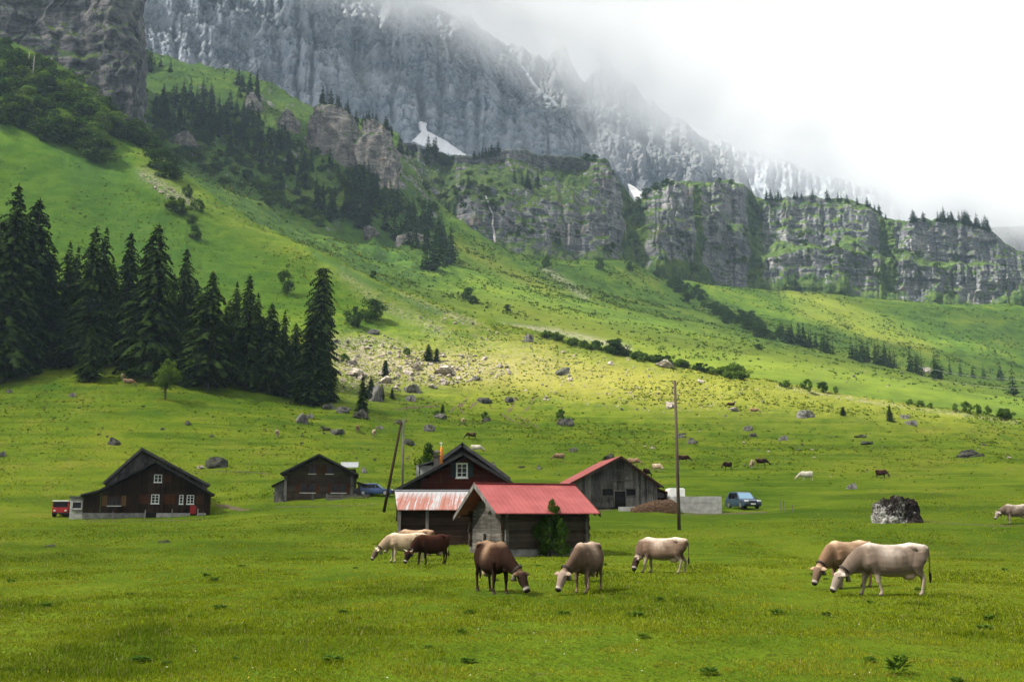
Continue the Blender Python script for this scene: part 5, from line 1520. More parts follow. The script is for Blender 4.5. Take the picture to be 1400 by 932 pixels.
# ---- red gabled house behind the sheds
f = Front(634, 735, 84); X, ZZ = f.x, f.z
h3 = tag(empty('red_house', f.o), 'dark red gabled house with one white window and teal shutters', 'house')
b = MB(); boards_h(b, X(575), X(692), [f.xz(575, 657), f.xz(634, 625), f.xz(692, 655)], 0, ZZ(738), .16, .1, seed=7); b.bb(X(575.2), X(691.8), .1, 9, ZZ(745), ZZ(660)); b.build('wall', W_REDX, h3)
b = MB(); boards_v(b, X(541), X(574.7), [f.xz(541, 672), f.xz(574.7, 655)], .6, ZZ(738), seed=8); b.bb(X(541.2), X(574.5), .7, 8, ZZ(745), ZZ(673)); b.build('side_wall', W_BLACK, h3)
gable_roof(h3, f.xz(634, 618.8), f.xz(536.5, 671.5), f.xz(701.5, 659.5), -1.1, 6.0, .22, M_DARKR)
gable_roof(h3, f.xz(633, 606, 6), f.xz(598, 631, 6), f.xz(698, 653, 6), 4.6, 13, .28, M_ROOFG, 'rear_roof')
b = MB(); boards_v(b, X(604, dy=6), X(690, dy=6), [f.xz(604, 632, 6), f.xz(633, 611, 6), f.xz(690, 650, 6)], 6, ZZ(670, 6), seed=9); b.build('rear_gable_wall', W_GREYX, h3)
window(h3, X(623.2), X(639.3), ZZ(653), ZZ(632.5), -.03, bars=(2, 3), fr=.12)
shutter(h3, X(615.8), X(622.6), ZZ(652), ZZ(633), -.03, W_TEAL); shutter(h3, X(639.9), X(646.8), ZZ(652), ZZ(633), -.03, W_TEAL)
b = MB(); c_ = f.xz(597, 632, 3.5)
b.bb(c_[0] - .25, c_[0] + .25, 3.3, 3.8, c_[1] - 1.5, c_[1] + .55); b.bb(c_[0] - .33, c_[0] + .33, 3.22, 3.88, c_[1] + .55, c_[1] + .63)
for sx in (-.2, .2):
    for sy in (3.35, 3.75): b.bb(c_[0] + sx - .05, c_[0] + sx + .05, sy - .05, sy + .05, c_[1] + .63, c_[1] + .85)
b.slab([(c_[0] - .36, 3.2, c_[1] + .85), (c_[0] + .36, 3.2, c_[1] + .85), (c_[0] + .36, 3.9, c_[1] + .85), (c_[0] - .36, 3.9, c_[1] + .85)], (0, 0, .05))
b.add([(c_[0] - .3, 3.25, c_[1] + .9), (c_[0] + .3, 3.25, c_[1] + .9), (c_[0] + .3, 3.85, c_[1] + .9), (c_[0] - .3, 3.85, c_[1] + .9), (c_[0], 3.55, c_[1] + 1.15)], [(0, 1, 4), (1, 2, 4), (2, 3, 4), (3, 0, 4)])
b.build('chimney', plain('sooty_masonry', (.075, .066, .06), .9, .35, 3), h3)
b = MB(); b.bb(X(574, dy=4), X(595, dy=4), 4, 6.5, ZZ(665, 4), ZZ(636, 4)); b.build('annex_wall', M_CONC, h3)
b = MB(); b.slab([(X(571, dy=3.6), 3.6, ZZ(637.5, 4)), (X(596, dy=3.6), 3.6, ZZ(629.5, 4)), (X(596, dy=3.6), 7, ZZ(629.5, 4)), (X(571, dy=3.6), 7, ZZ(637.5, 4))], (0, 0, .12)); b.build('annex_roof', M_ROOFG, h3)
# furled orange flag on a pole
p = at(603, 630, 88.2)
t = tag(empty('flag', p), 'furled orange flag on a pole beside the red house chimney', 'flag')
b = MB(); b.tube([(0, 0, -3.2), (0, 0, 1.55)], .035, 8); b.build('pole', M_WHITE, t)
b = MB(); b.tube([(.02, 0, -.9), (.05, 0, -.4), (.0, 0, .1), (.04, 0, .6), (.02, 0, 1.1), (.03, 0, 1.3)], [.12, .17, .13, .16, .11, .05], 9); b.build('cloth', M_SIGNAL, t, True)
b = MB(); b.tube([(0, 0, 1.52), (0, 0, 1.58), (0, 0, 1.63)], [.1, .14, .04], 8); b.build('finial', M_WHITE, t, True)
# yew by the red house
p = at(584, 655, 93); small_tree('shrub', BUSHD[0], Vector((p.x, p.y, p.z - .6)), 3.9, .68, 'dark rounded yew behind the red house chimney', 'bush')
p = at(571, 640, 92); b = MB(); b.bb(-.12, .12, -.1, .1, -2, .35); o = b.build('stone_post', M_CONC); o.location = p; tag(o, 'pale stone post left of the dark rounded yew', 'post')

# ---- shed with the rusted roof
f = Front(595, 741, 61.5); X, ZZ = f.x, f.z
h4 = tag(empty('log_shed', f.o), 'dark log shed under a rusted white sheet roof', 'shed')
b = MB(); boards_h(b, X(548), X(648), [(-9, ZZ(697.5)), (9, ZZ(697.5))], 0, ZZ(745), .24, .16, seed=11, stick=.12); b.bb(X(549), X(647), .17, 5, ZZ(748), ZZ(697)); b.build('wall', W_DARKX, h4)
zr_, zl_ = ZZ(671.5, 3.3), ZZ(697.2, -.5)
b = MB(); b.slab([(X(543.5, dy=-.5), -.5, zl_), (X(652, dy=-.5), -.5, zl_), (X(652, dy=3.3), 3.3, zr_), (X(539.5, dy=3.3), 3.3, zr_)], (0, 0, .05))
x_ = X(544.5)
while x_ < X(650):
    b.slab([(x_, -.49, zl_ + .05), (x_ + .035, -.49, zl_ + .05), (x_ + .035, 3.28, zr_ + .05), (x_, 3.28, zr_ + .05)], (0, 0, .028)); x_ += .30
b.slab([(X(539.5, dy=3.3), 3.32, zr_), (X(652, dy=3.3), 3.32, zr_), (X(652), 7, zl_ + .2), (X(541), 7, zl_ + .2)], (0, 0, .05)); b.build('roof', M_RUST, h4)
b = MB(); b.slab([(X(539.5, dy=3.3), 3.1, zr_ + .055), (X(652, dy=3.3), 3.1, zr_ + .055), (X(652, dy=3.3), 3.34, zr_ + .09), (X(539.5, dy=3.3), 3.34, zr_ + .09)], (0, 0, .02)); b.build('ridge_flashing', M_ZINC, h4)
for px_, z0 in ((547, 743), (585, 743)):
    b = MB(); b.bb(X(px_) - .1, X(px_) + .1, -.28, -.06, ZZ(z0), ZZ(698)); b.build('post', W_GREYZ, h4)
b = MB(); boards_v(b, .2, 4.8, [(.2, zl_), (3.3, zr_ - .1), (4.8, zl_ + .3)], 0, ZZ(745), .25, .06, seed=4)
o = b.build('gable_wall', W_GREYZ, h4); o.rotation_euler = (0, 0, R(90)); o.location = (X(548) + .0, 0, 0)

# ---- red roofed hay hut in front
root = Vector((at(690, 755, 52).x, 52.0, 0.0))
h5 = tag(empty('hay_hut', root, R(24)), 'weathered log hay hut with a bright red metal roof, nearest building', 'hut')
L_, G_ = 4.75, 4.6
b = MB(); b.bb(0.02, L_ - .02, .02, G_ - .02, -.5, .46); b.build('plinth', M_CONCD, h5)
b = MB(); boards_h(b, 0, L_, [(-1, 2.5), (9, 2.5)], 0, .465, .2, .14, seed=13, stick=.22); b.build('wall', W_BRNX, h5)
b = MB(); boards_h(b, 0, G_, [(0, 2.45), (2.3, 3.62), (G_, 2.3)], 0.0, -.05, .2, .14, seed=14, axis='y', stick=.22); b.build('gable_wall', W_GREYY, h5)
b = MB(); boards_h(b, 0, G_, [(0, 2.45), (2.3, 3.62), (G_, 2.3)], L_ - .14, .3, .2, .14, seed=15, axis='y', stick=.22); b.build('gable_wall', W_GREYY, h5)
b = MB(); boards_h(b, 0, L_, [(-1, 2.3), (9, 2.3)], G_ - .14, .465, .2, .14, seed=16, stick=.22); b.bb(.16, L_ - .16, .16, G_ - .16, .1, 2.2); b.build('wall', W_BRNX, h5)
apx, ev0, ev1 = (2.25, 3.80), (-.68, 2.22), (5.35, 2.02)
xa, xb = -.78, 5.22
b = MB()
for e in (ev0, ev1):
    b.slab([(xa, apx[0], apx[1]), (xb, apx[0], apx[1]), (xb, e[0], e[1]), (xa, e[0], e[1])], (0, 0, .05))
    n = 21
    for i in range(n + 1):
        xx = xa + .02 + (xb - xa - .07) * i / n
        b.slab([(xx, apx[0], apx[1] + .05), (xx + .035, apx[0], apx[1] + .05), (xx + .035, e[0], e[1] + .05), (xx, e[0], e[1] + .05)], (0, 0, .012))
b.build('roof', M_RED, h5)
b = MB(); b.bb(xa - .02, xb + .02, apx[0] - .13, apx[0] + .13, apx[1] + .05, apx[1] + .10); b.build('ridge_cap', M_RED, h5)
for e in (ev0, ev1):
    b = MB(); b.slab([(xa - .04, apx[0], apx[1] - .2), (xa - .04, apx[0], apx[1] + .07), (xa - .04, e[0], e[1] + .07), (xa - .04, e[0], e[1] - .16)], (.035, 0, 0)); b.build('barge_board', W_GREYZ, h5)
    b = MB(); b.slab([(xb + .005, apx[0], apx[1] - .2), (xb + .005, apx[0], apx[1] + .07), (xb + .005, e[0], e[1] + .07), (xb + .005, e[0], e[1] - .16)], (.035, 0, 0)); b.build('barge_board', W_DARKX, h5)
b = MB()
for i in range(7):
    xx = xa + .3 + i * .9
    b.slab([(xx, apx[0], apx[1] - .16), (xx + .1, apx[0], apx[1] - .16), (xx + .1, ev0[0] + .1, ev0[1] - .08), (xx, ev0[0] + .1, ev0[1] - .08)], (0, 0, .14))
b.build('rafters', W_DARKX, h5)
b = MB(); b.bb(-.14, -.06, 1.7, 2.25, 2.35, 2.8); b.build('hatch', W_GREYY, h5)
b = MB(); b.bb(-.2, -.06, 2.4, 2.56, .0, 1.2); b.build('door_post', W_GREYZ, h5)
b = MB(); b.bb(-.75, .1, .1, .26, 2.28, 2.42); b.bb(-.75, .1, 4.4, 4.56, 2.05, 2.2); b.build('purlin_end', W_DARKX, h5)
# elder bush before the hut
p = Vector((at(752, 752, 52.5).x, 52.55, 0))
root = empty('elder_bush', p); tag(root, 'tall leggy elder bush growing against the front wall of the red roof hut', 'bush')
for sc_, dz, me_, dx in ((1.25, 1.75, LEAF_NEAR[1], .15), (1.9, .70, BUSHD[0], .28), (1.9, -.05, BUSHD[1], -.45), (1.7, -.05, BUSHD[2], .55)):
    c = link('crown', me_, None, root); c.scale = (sc_ * .72, sc_ * .5, sc_); c.location = (dx, -.05, dz)
t_ = link('stem', LEAF_LIMB, None, root); t_.scale = (2.4, 2.4, 2.9)

# ---- weathered barn with red roof
root = at(781, 692, 95.5)
h6 = tag(empty('barn', root, R(6)), 'weathered grey board barn with a red roof and dark openings', 'barn')
Wd = 8.35; ax_, az_ = 4.72, 4.75
b = MB(); boards_v(b, 0, Wd, [(0, 2.35), (ax_, az_ - .25), (Wd, 2.15)], 0, -.1, .27, .05, seed=21)
b.bb(.05, Wd - .05, .16, 9.5, -1.2, 2.1); b.build('wall', W_GREYZ, h6)
b = MB(); boards_v(b, .2, 9.4, [(0, 2.2), (10, 2.2)], 0, -.6, .27, .05, seed=23, core=False); o = b.build('side_wall', W_GREYZ, h6); o.rotation_euler = (0, 0, R(90)); o.location = (0.04, 0, 0)
gable_roof(h6, (ax_, az_), (-.35, 2.12), (Wd + .42, 1.88), -.85, 9.8, .10, M_RED)
for e in ((-.38, 2.10), (Wd + .44, 1.86)):
    b = MB(); b.slab([(ax_, -.9, az_ - .02), (e[0], -.9, e[1] - .02), (e[0], -.9, e[1] - .22), (ax_, -.9, az_ - .26)], (0, .045, 0)); b.build('barge_board', W_DARKX, h6)
s_ = 95.5 / F * 1.02
def bx(px): return (px - 781) * s_
def bz(py): return (692 - py) * s_
for a, c, z0, z1 in ((823.5, 837, 677.5, 669), (855.5, 867.8, 677.5, 669)):
    b = MB(); b.bb(bx(a), bx(c), -.07, .05, bz(z0), bz(z1)); w_ = b.build('window', M_VOID, h6)
    b = MB(); b.bb(bx(a) - .08, bx(c) + .08, -.1, -.072, bz(z1), bz(z1) + .09); b.bb(bx(a) - .08, bx(c) + .08, -.1, -.072, bz(z0) - .09, bz(z0)); b.build('frame', W_GREYX, w_)
b = MB(); b.bb(bx(839.5), bx(853.8), -.06, .05, bz(694), bz(672)); b.build('door', M_VOID, h6)
b = MB(); b.bb(bx(838), bx(839.4), -.1, .0, bz(694), bz(671)); b.bb(bx(853.9), bx(855.2), -.1, .0, bz(694), bz(671)); b.bb(bx(838), bx(855.2), -.1, .0, bz(672), bz(670.4)); b.build('door_frame', W_GREYZ, h6)
b = MB(); b.bb(bx(827), bx(867), -.1, -.045, bz(658.4), bz(656.8)); b.bb(bx(830), bx(831.5), -.1, -.045, bz(667), bz(658.5)); b.bb(bx(864), bx(865.5), -.1, -.045, bz(667), bz(658.5)); b.bb(bx(838), bx(857), -.1, -.045, bz(645), bz(643.6)); b.build('beam', W_GREYX, h6)
b = MB(); b.bb(bx(790), bx(795.5), -.08, -.045, bz(683), bz(671)); b.build('hatch', W_TEAL, h6)
b = MB(); boards_v(b, Wd + .03, Wd + 1.55, [(Wd, 1.55), (Wd + 1.55, 1.0)], 1.2, -.4, .25, .05, seed=25); b.build('shed_wall', W_GREYZ, h6)
b = MB(); b.slab([(Wd + .02, .6, 1.75), (Wd + 1.85, .6, 1.05), (Wd + 1.85, 5, 1.05), (Wd + .02, 5, 1.75)], (0, 0, .1)); b.build('shed_roof', W_SHUT, h6)
b = MB(); b.bb(Wd + .2, Wd + 1.1, 1.1, 1.19, .35, .85); b.build('shed_window', M_VOID, h6)

# ---- manure heap, concrete walls, trailer
f = Front(870, 699, 92)
b = MB(); b.bb(f.x(845.5), f.x(874), 0, .25, f.z(706), f.z(692.5)); o = b.build('concrete_wall', M_CONC, bevel=.02); o.location = f.o; tag(o, 'low concrete wall left of the manure heap by the barn', 'wall')
f = Front(953, 699, 93)
t = tag(empty('concrete_pit', f.o, R(-1)), 'large grey concrete pit wall right of the manure heap', 'wall')
b = MB()
for i in range(3):
    for k in range(3):
        a = f.x(921.5) + (f.x(986.5) - f.x(921.5)) * i / 3; c = f.x(921.5) + (f.x(986.5) - f.x(921.5)) * (i + 1) / 3
        z0 = -.5 + (f.z(678) + .5) * k / 3; z1 = -.5 + (f.z(678) + .5) * (k + 1) / 3
        b.bb(a + .008, c - .008, 0, .22, z0 + .008, z1 - .008)
b.build('panel', M_CONC, t)
b = MB(); b.bb(f.x(921.5), f.x(921.5) + .25, .23, 3.5, -.5, f.z(678.3)); b.bb(f.x(986.5) - .25, f.x(986.5), .23, 3.5, -.5, f.z(678.3)); b.bb(f.x(921.5) + .02, f.x(986.5) - .02, .03, .2, -.5, f.z(678.8)); b.build('side_wall', M_CONC, t)
def heap_mat():
    m, nt, out = new_mat('straw_manure')
    n = noi(nt, coord(nt, (1, 1, 2.5)), 5, 6, .75)
    finish(nt, out, ramp(nt, n, [(.35, (.018, .011, .007)), (.5, (.060, .036, .022)), (.66, (.16, .105, .062))]), .95, n, 1.0, .12, spec=.05)
    return m
M_HEAP = heap_mat()
p = hit(895, 700, [0])[0]
n_ = 90
gx, gy = np.meshgrid(np.linspace(-1, 1, n_), np.linspace(-1, 1, 50))
hw = 33 * 93.5 / F
prof = np.clip(1 - np.abs(gy) ** 3, 0, 1) ** .5 * np.interp(gx, [-1, -.85, -.3, .2, .8, 1], [0, .45, .72, 1, 1.0, .75])
hz = prof * 1.22 + .10 * fbm(gx * 9, gy * 6, oct=4, seed=4) * prof + .04 * fbm(gx * 40, gy * 20, oct=2, seed=8)
V = np.stack([gx * hw, gy * 1.7, hz - .1], -1).reshape(-1, 3)
o = link('manure_heap', np_mesh('manure_heap', V, grid_faces(50, n_), M_HEAP)); o.location = (p.x, p.y + 1.8, p.z)
tag(o, 'brown straw manure heap between barn and concrete pit', 'manure heap')
f = Front(926, 680, 96)
t = tag(empty('trailer', f.o), 'white box trailer behind the concrete pit', 'trailer')
b = MB(); x0, x1 = f.x(915.5), f.x(936.8)
b.slab([(x0, 0, -1.0), (x1, 0, -1.0), (x1, 0, f.z(668.5)), (x1 - .12, 0, f.z(666.8)), (x0 + .12, 0, f.z(666.8)), (x0, 0, f.z(668.5))], (0, 2.6, 0)); b.build('body', M_WHITE, t, bevel=.03)
for sx in (x0 + .1, x1 - .1):
    b = MB(); b.tube([(sx - .09, 1.3, -1.15), (sx + .09, 1.3, -1.15)], .32, 16); b.build('wheel', plain('rubber', (.015, .015, .016), .8), t)
# low stacked wall behind the hut roof line, dark path line behind the farmhouse
f = Front(720, 664, 104)
b = MB(); b.bb(f.x(686), f.x(753), 0, .4, -1, f.z(661.6)); o = b.build('timber_stack', W_BRNX); o.location = f.o; tag(o, 'low brown timber stack showing above the hut roof ridge', 'timber stack')

# ---- poles
W_POLE = wood('pole_wood', (.05, .036, .028), (.16, .125, .10))
M_BLACK = plain('black_iron', (.01, .01, .011), .5)
p = hit(928.5, 724, [0])[0]; hp = height_for(p, 921.5, 520)
t = tag(empty('power_pole', p), 'tall single wooden power pole right of the barn', 'pole')
b = MB(); b.tube([(0, 0, -.6), (0, 0, hp * .5), (0, 0, hp)], [.135, .115, .09], 10); b.build('shaft', W_POLE, t, True)
for zz, sx in ((hp - .25, 1), (hp - .95, -1), (hp - 1.0 - .35, 1), (hp - 1.9, -1), (hp - .6, -1)):
    b = MB(); b.tube([(sx * .08, 0, zz - .1), (sx * .2, 0, zz - .1), (sx * .2, 0, zz)], .018, 6); b.tube([(sx * .2, 0, zz), (sx * .2, 0, zz + .06), (sx * .2, 0, zz + .13)], [.03, .05, .025], 8); b.build('insulator', M_BLACK, t)
p = hit(549.5, 664 + 14, [0])[0]; d_ = 92
q = at(549.5, 690, d_); q.z = ground_z(q.x, q.y); hp = height_for(q, 550, 572)
t = tag(empty('power_pole', q), 'braced wooden power pole left of the red gabled house', 'pole')
b = MB(); b.tube([(0, 0, -.6), (0, 0, hp)], [.12, .09], 10); b.build('shaft', W_GREYZ, t, True)
e = at(525, 690, d_ - 2.5) - q; tp = at(549, 578, d_) - q
b = MB(); b.tube([(e.x, e.y, e.z - .6), (tp.x - .02, tp.y - .12, tp.z)], [.14, .10], 10); b.build('brace', W_BLACK, t, True)
b = MB(); b.bb(-.35, .35, -.06, .06, hp - .35, hp - .27); b.build('crossarm', W_POLE, t)
for sx in (-.3, .3):
    b = MB(); b.tube([(sx, 0, hp - .27), (sx, 0, hp - .18), (sx, 0, hp - .12)], [.03, .045, .02], 8); b.build('insulator', M_BLACK, t)
# power line across the far meadow at the right edge
for y0, y1, lab in ((500, 517, 'upper thin pale cable spanning the far meadow at the right edge'), (513, 528, 'lower thin pale cable spanning the far meadow at the right edge')):
    a, c = at(1255, y0, 330), at(1480, y1, 250)
    b = MB(); b.tube([a.lerp(c, k / 14) - Vector((0, 0, 2.0 * (1 - (2 * k / 14 - 1) ** 2))) for k in range(15)], .035, 5); o = b.build('cable', M_ZINC); tag(o, lab, 'cable')
# wire fence posts near the dark car
for i, (px_, py_, ph) in enumerate(((1067, 698, 683), (1072, 699, 684), (1084, 700, 690))):
    h_ = hit(px_, py_, [0]); b = MB(); b.bb(-.04, .04, -.04, .04, -.3, height_for(h_[0], px_, ph)); o = b.build('fence_post', W_GREYZ); o.location = h_[0]
    tag(o, ('left', 'middle', 'right short')[i] + ' one of three thin posts right of the dark car', 'post', 'posts right of the car')

# ---- dirt lines: ribbons of trodden earth that lie on the ground
M_DIRT = plain('trodden_earth', (.07, .050, .028), .95, .35, 3, bstr=.6)
def ribbon(name, pts, w, label, m=M_DIRT, lift=.03):
    L = []
    for a, b_ in zip(pts[:-1], pts[1:]):
        n = max(2, int(math.hypot(b_[0] - a[0], b_[1] - a[1]) / 2))
        L += [(a[0] + (b_[0] - a[0]) * i / n, a[1] + (b_[1] - a[1]) * i / n) for i in range(n)]
    P_ = [hit(x, y, [0])[0] for x, y in L if hit(x, y, [0])]
    vs, fs = [], []
    for i, q in enumerate(P_):
        d = (P_[min(i + 1, len(P_) - 1)] - P_[max(i - 1, 0)]); d.z = 0; d.normalize()
        s = Vector((-d.y, d.x, 0)) * w * (.5 + .45 * mnoise.noise((i * .35, q.x, 0)))
        for k in (-1, 0, 1):
            c = q + s * k; vs.append((c.x, c.y, ground_z(c.x, c.y) + (lift if k == 0 else lift * .3)))
        if i: fs += [(3 * i - 3, 3 * i - 2, 3 * i + 1, 3 * i), (3 * i - 2, 3 * i - 1, 3 * i + 2, 3 * i + 1)]
    o = link(name, np_mesh(name, np.array(vs), np.array(fs), m, True)); tag(o, label, 'path', kind='structure')
for pts in ([(641, 542), (632, 552), (630, 560), (637, 569)], [(660, 545), (648, 552), (640, 560)], [(706, 543), (700, 556), (694, 566)], [(736, 540), (726, 548), (724, 556), (712, 565)], [(685, 565), (700, 575), (724, 583)], [(703, 567), (720, 575), (738, 585)], [(616, 563), (622, 556), (640, 548)], [(535, 561), (560, 557), (600, 555)]):
    ribbon('cattle_track', pts, .62, 'narrow cattle track worn into the sunny meadow')
ribbon('path', [(1262, 712), (1310, 716), (1360, 718), (1410, 719), (1470, 720)], .35, 'narrow brown path from the big boulder to the right edge')
ribbon('path', [(262, 646), (300, 644), (340, 645), (372, 648)], .35, 'dark worn path line on the bank behind the farmhouse', plain('dark_earth', (.035, .03, .02), .95))
for pts, w_, lab in (([(786, 697), (812, 698), (840, 697)], 1.1, 'trodden earth before the barn front'), ([(118, 712), (160, 712), (210, 711), (262, 711), (292, 709)], .5, 'worn earth strip along the farmhouse front'),
                     ([(930, 703), (970, 703), (1012, 701), (1050, 700)], .9, 'worn wheel track beside the concrete pit'), ([(374, 693), (420, 692), (470, 691), (520, 689)], .6, 'worn strip before the chalet fence')):
    ribbon('path', pts, w_, lab)
ribbon('path', [(300, 690), (315, 693), (330, 697), (345, 697)], .9, 'bare earth patch right of the dark farmhouse')
# ------------------------------------------------------------------ vehicles
M_TYRE = plain('tyre_rubber', (.014, .014, .015), .85)
M_RIM = plain('alloy_rim', (.35, .35, .36), .35, .1, metal=.8)
M_LAMP = plain('lamp_glass', (.65, .66, .66), .2, .05, spec=.6)
M_TAIL = plain('tail_lamp', (.25, .01, .01), .3)
M_BODYK = plain('sky_tinted_black', (.028, .050, .085), .25, .1, spec=.6)  # black paint tinted blue for the sky reflected on it
M_BODYB = plain('dark_blue_paint', (.02, .05, .14), .25, .1, spec=.6)
def windscreen():
    m, nt, out = new_mat('windscreen')
    finish(nt, out, (.08, .19, .30), .08, spec=.9)  # sky reflection put into the glass colour as blue
    return m
M_WS = windscreen()

def car(loc, rz, L, Wd, H, paint, label, wagon=False):
    """x forward; wheels, lamps, glass and mirrors are parts"""
    root = tag(empty('parked_car', loc, rz), label, 'car')
    hw = Wd / 2
    zb, zw = .24, H * .56                       # sill and waistline
    b = MB()
    low = [(-L / 2, zb + .16), (-L / 2 + .12, zb), (L / 2 - .15, zb), (L / 2, zb + .2), (L / 2 - .02, zw * .80), (L / 2 - .35, zw * .93), (L * .21, zw + .01), (-L / 2 + .1, zw + .02), (-L / 2 - .0, zw * .8)]
    b.slab([(x, -hw, z) for x, z in low], (0, Wd, 0))
    body = b.build('body', paint, root, True, bevel=.05)
    cab = [(L * .22, zw), (L * .06, H - .06), (-.02, H), (-L * .34, H - .02), (-L * (.47 if wagon else .40), zw + .02)]
    b = MB(); n = len(cab); vs = []
    for sy in (-1, 1):
        for x, z in cab:
            k = (z - zw) / (H - zw); vs.append((x, sy * (hw * .94 - k * hw * .17), z))
    b.add(vs, [tuple(range(n)), tuple(range(2 * n - 1, n - 1, -1))] + [(i, (i + 1) % n, n + (i + 1) % n, n + i) for i in range(n)])
    b.build('cabin', paint, root, True, bevel=.03)
    def sidey(z): return hw * .94 - (z - zw) / (H - zw) * hw * .17
    b = MB(); z0, z1 = zw + .07, H - .11
    fx = lambda z: L * .22 + (L * .06 - L * .22) * (z - zw) / (H - .06 - zw)
    q = [(fx(z0) + .015, -sidey(z0) + .1, z0), (fx(z0) + .015, sidey(z0) - .1, z0), (fx(z1) + .015, sidey(z1) - .08, z1), (fx(z1) + .015, -sidey(z1) + .08, z1)]
    b.slab(q, (-.03, 0, 0)); b.build('windscreen', M_WS, root)
    xr = -L * (.47 if wagon else .40)
    rx = lambda z: xr + (-L * .34 - xr) * (z - zw - .02) / (H - .04 - zw)
    b = MB(); b.slab([(rx(z0) - .015, -sidey(z0) + .1, z0), (rx(z0) - .015, sidey(z0) - .1, z0), (rx(z1) - .015, sidey(z1) - .08, z1), (rx(z1) - .015, -sidey(z1) + .08, z1)], (.03, 0, 0)); b.build('rear_window', M_GLASS, root)
    for sy in (-1, 1):
        for a, c in ((L * .04, L * .155), (-L * .16, L * .025), (-L * .33, -L * .175)):
            b = MB(); t0 = z1 - .02
            top_c = min(c, L * .22 - (t0 - zw) * (L * .16) / (H - .06 - zw) - .07)
            q = [(a, sy * (sidey(z0) + .006), z0), (c, sy * (sidey(z0) + .006), z0), (max(top_c, a + .05), sy * (sidey(t0) + .006), t0), (a, sy * (sidey(t0) + .006), t0)]
            b.slab(q, (0, -sy * .03, 0)); b.build('side_window', M_GLASS, root)
        b = MB(); b.box((L * .17, sy * (hw + .09), zw + .1), (.12, .2, .14)); b.build('mirror', paint, root, True, bevel=.03)
        for xw in (L * .30, -L * .29):
            b = MB(); r = .33 if H < 1.6 else .37
            b.tube([(xw, sy * (hw - .19), r), (xw, sy * (hw - .17), r), (xw, sy * (hw + .0), r), (xw, sy * (hw + .02), r)], [r - .04, r, r, r - .04], 24, ref=(0, 0, 1))
            w = b.build('wheel', M_TYRE, root, True)
            b = MB(); b.tube([(xw, sy * (hw + .005), r), (xw, sy * (hw + .03), r)], r * .62, 18, ref=(0, 0, 1)); b.build('rim', M_RIM, w)
        b = MB(); b.box((L / 2 - .07, sy * hw * .72, zw * .80), (.2, hw * .42, .15)); b.build('headlight', M_LAMP, root, True, bevel=.03)
        b = MB(); b.box((-L / 2 + .05, sy * hw * .8, zw * .86), (.12, hw * .25, .22)); b.build('tail_light', M_TAIL, root)
    b = MB(); b.box((L / 2 - .015, 0, zw * .74), (.05, hw * .85, .15)); b.box((L / 2 - .01, 0, zb + .17), (.05, hw * 1.3, .14)); b.build('grille', M_BLACK, root)
    b = MB(); b.box((L / 2 + .02, 0, zw * .50), (.02, .5, .11)); b.build('number_plate', M_WHITE, root)
    return root
def ground_at(px, py, d):
    q = at(px, py, d); q.z = ground_z(q.x, q.y); return q
car(ground_at(1016, 697, 100), R(-76), 4.3, 1.85, 1.66, M_BODYK, 'dark off road car facing the camera beside the concrete pit', True)
car(ground_at(513, 684, 118.5), R(-4), 4.4, 1.75, 1.45, M_BODYB, 'dark blue estate car parked right of the brown chalet', True)

# small red farm transporter
q = ground_at(86, 691, 112)
t = tag(empty('farm_transporter', q, R(8)), 'small red farm transporter with a white roof left of the farmhouse cabin', 'farm vehicle')
b = MB(); b.bb(-.85, .85, -.9, 1.2, .45, 1.05); b.build('body', M_REDP, t, bevel=.05)
b = MB(); b.bb(-.78, .78, -.8, .75, 1.06, 1.68); b.build('cab_glass', M_GLASS, t, bevel=.03)
b = MB()
for sx in (-.8, .8):
    for yy in (-.82, .77): b.bb(sx - .04, sx + .04, yy - .04, yy + .04, 1.06, 1.70)
b.build('cab_frame', M_REDP, t)
b = MB(); b.bb(-.86, .86, -.92, .86, 1.70, 1.82); b.build('roof', M_WHITE, t, bevel=.03)
b = MB(); b.bb(-.9, .9, 1.25, 3.2, .7, .8); b.bb(-.9, -.84, 1.25, 3.2, .8, 1.2); b.bb(.84, .9, 1.25, 3.2, .8, 1.2); b.build('load_bed', M_REDP, t)
for sx in (-.72, .72):
    for yy in (-.35, 2.3):
        b = MB(); b.tube([(sx - .14, yy, .38), (sx + .14, yy, .38)], .38, 20, ref=(0, 0, 1)); b.build('wheel', M_TYRE, t)
    b = MB(); b.box((sx * .8, -.93, .72), (.2, .06, .16)); b.build('headlight', M_LAMP, t)
b = MB(); b.bb(-.85, .85, -.98, -.905, .38, .5); b.build('bumper', M_BLACK, t)
# ------------------------------------------------------------------ cows
def coat_material():
    m, nt, out = new_mat('cow_coat')
    c = attr(nt, 'coat', 'Color')
    n = noi(nt, coord(nt, (1, 1, .35)), 14, 5, .65)
    c = mixc(nt, mth(nt, 'MULTIPLY', rampf(nt, n, .35, .75), .35), c, mixc(nt, .6, c, (.02, .015, .012)), 'MIX')
    p = finish(nt, out, c, .9, n, .35, .012, spec=.03)
    return m
M_COAT = coat_material()
M_HORN = plain('horn', (.55, .48, .38), .5, .2, 10)
M_EYE = plain('eye', (.012, .009, .008), .15, .1)
M_COLLAR = plain('leather_collar', (.018, .011, .008), .7)
M_BELL = plain('bell_metal', (.10, .085, .07), .5, .3, 8, metal=.4)

def smooth01(x):
    x = max(0.0, min(1.0, x)); return x * x * (3 - 2 * x)

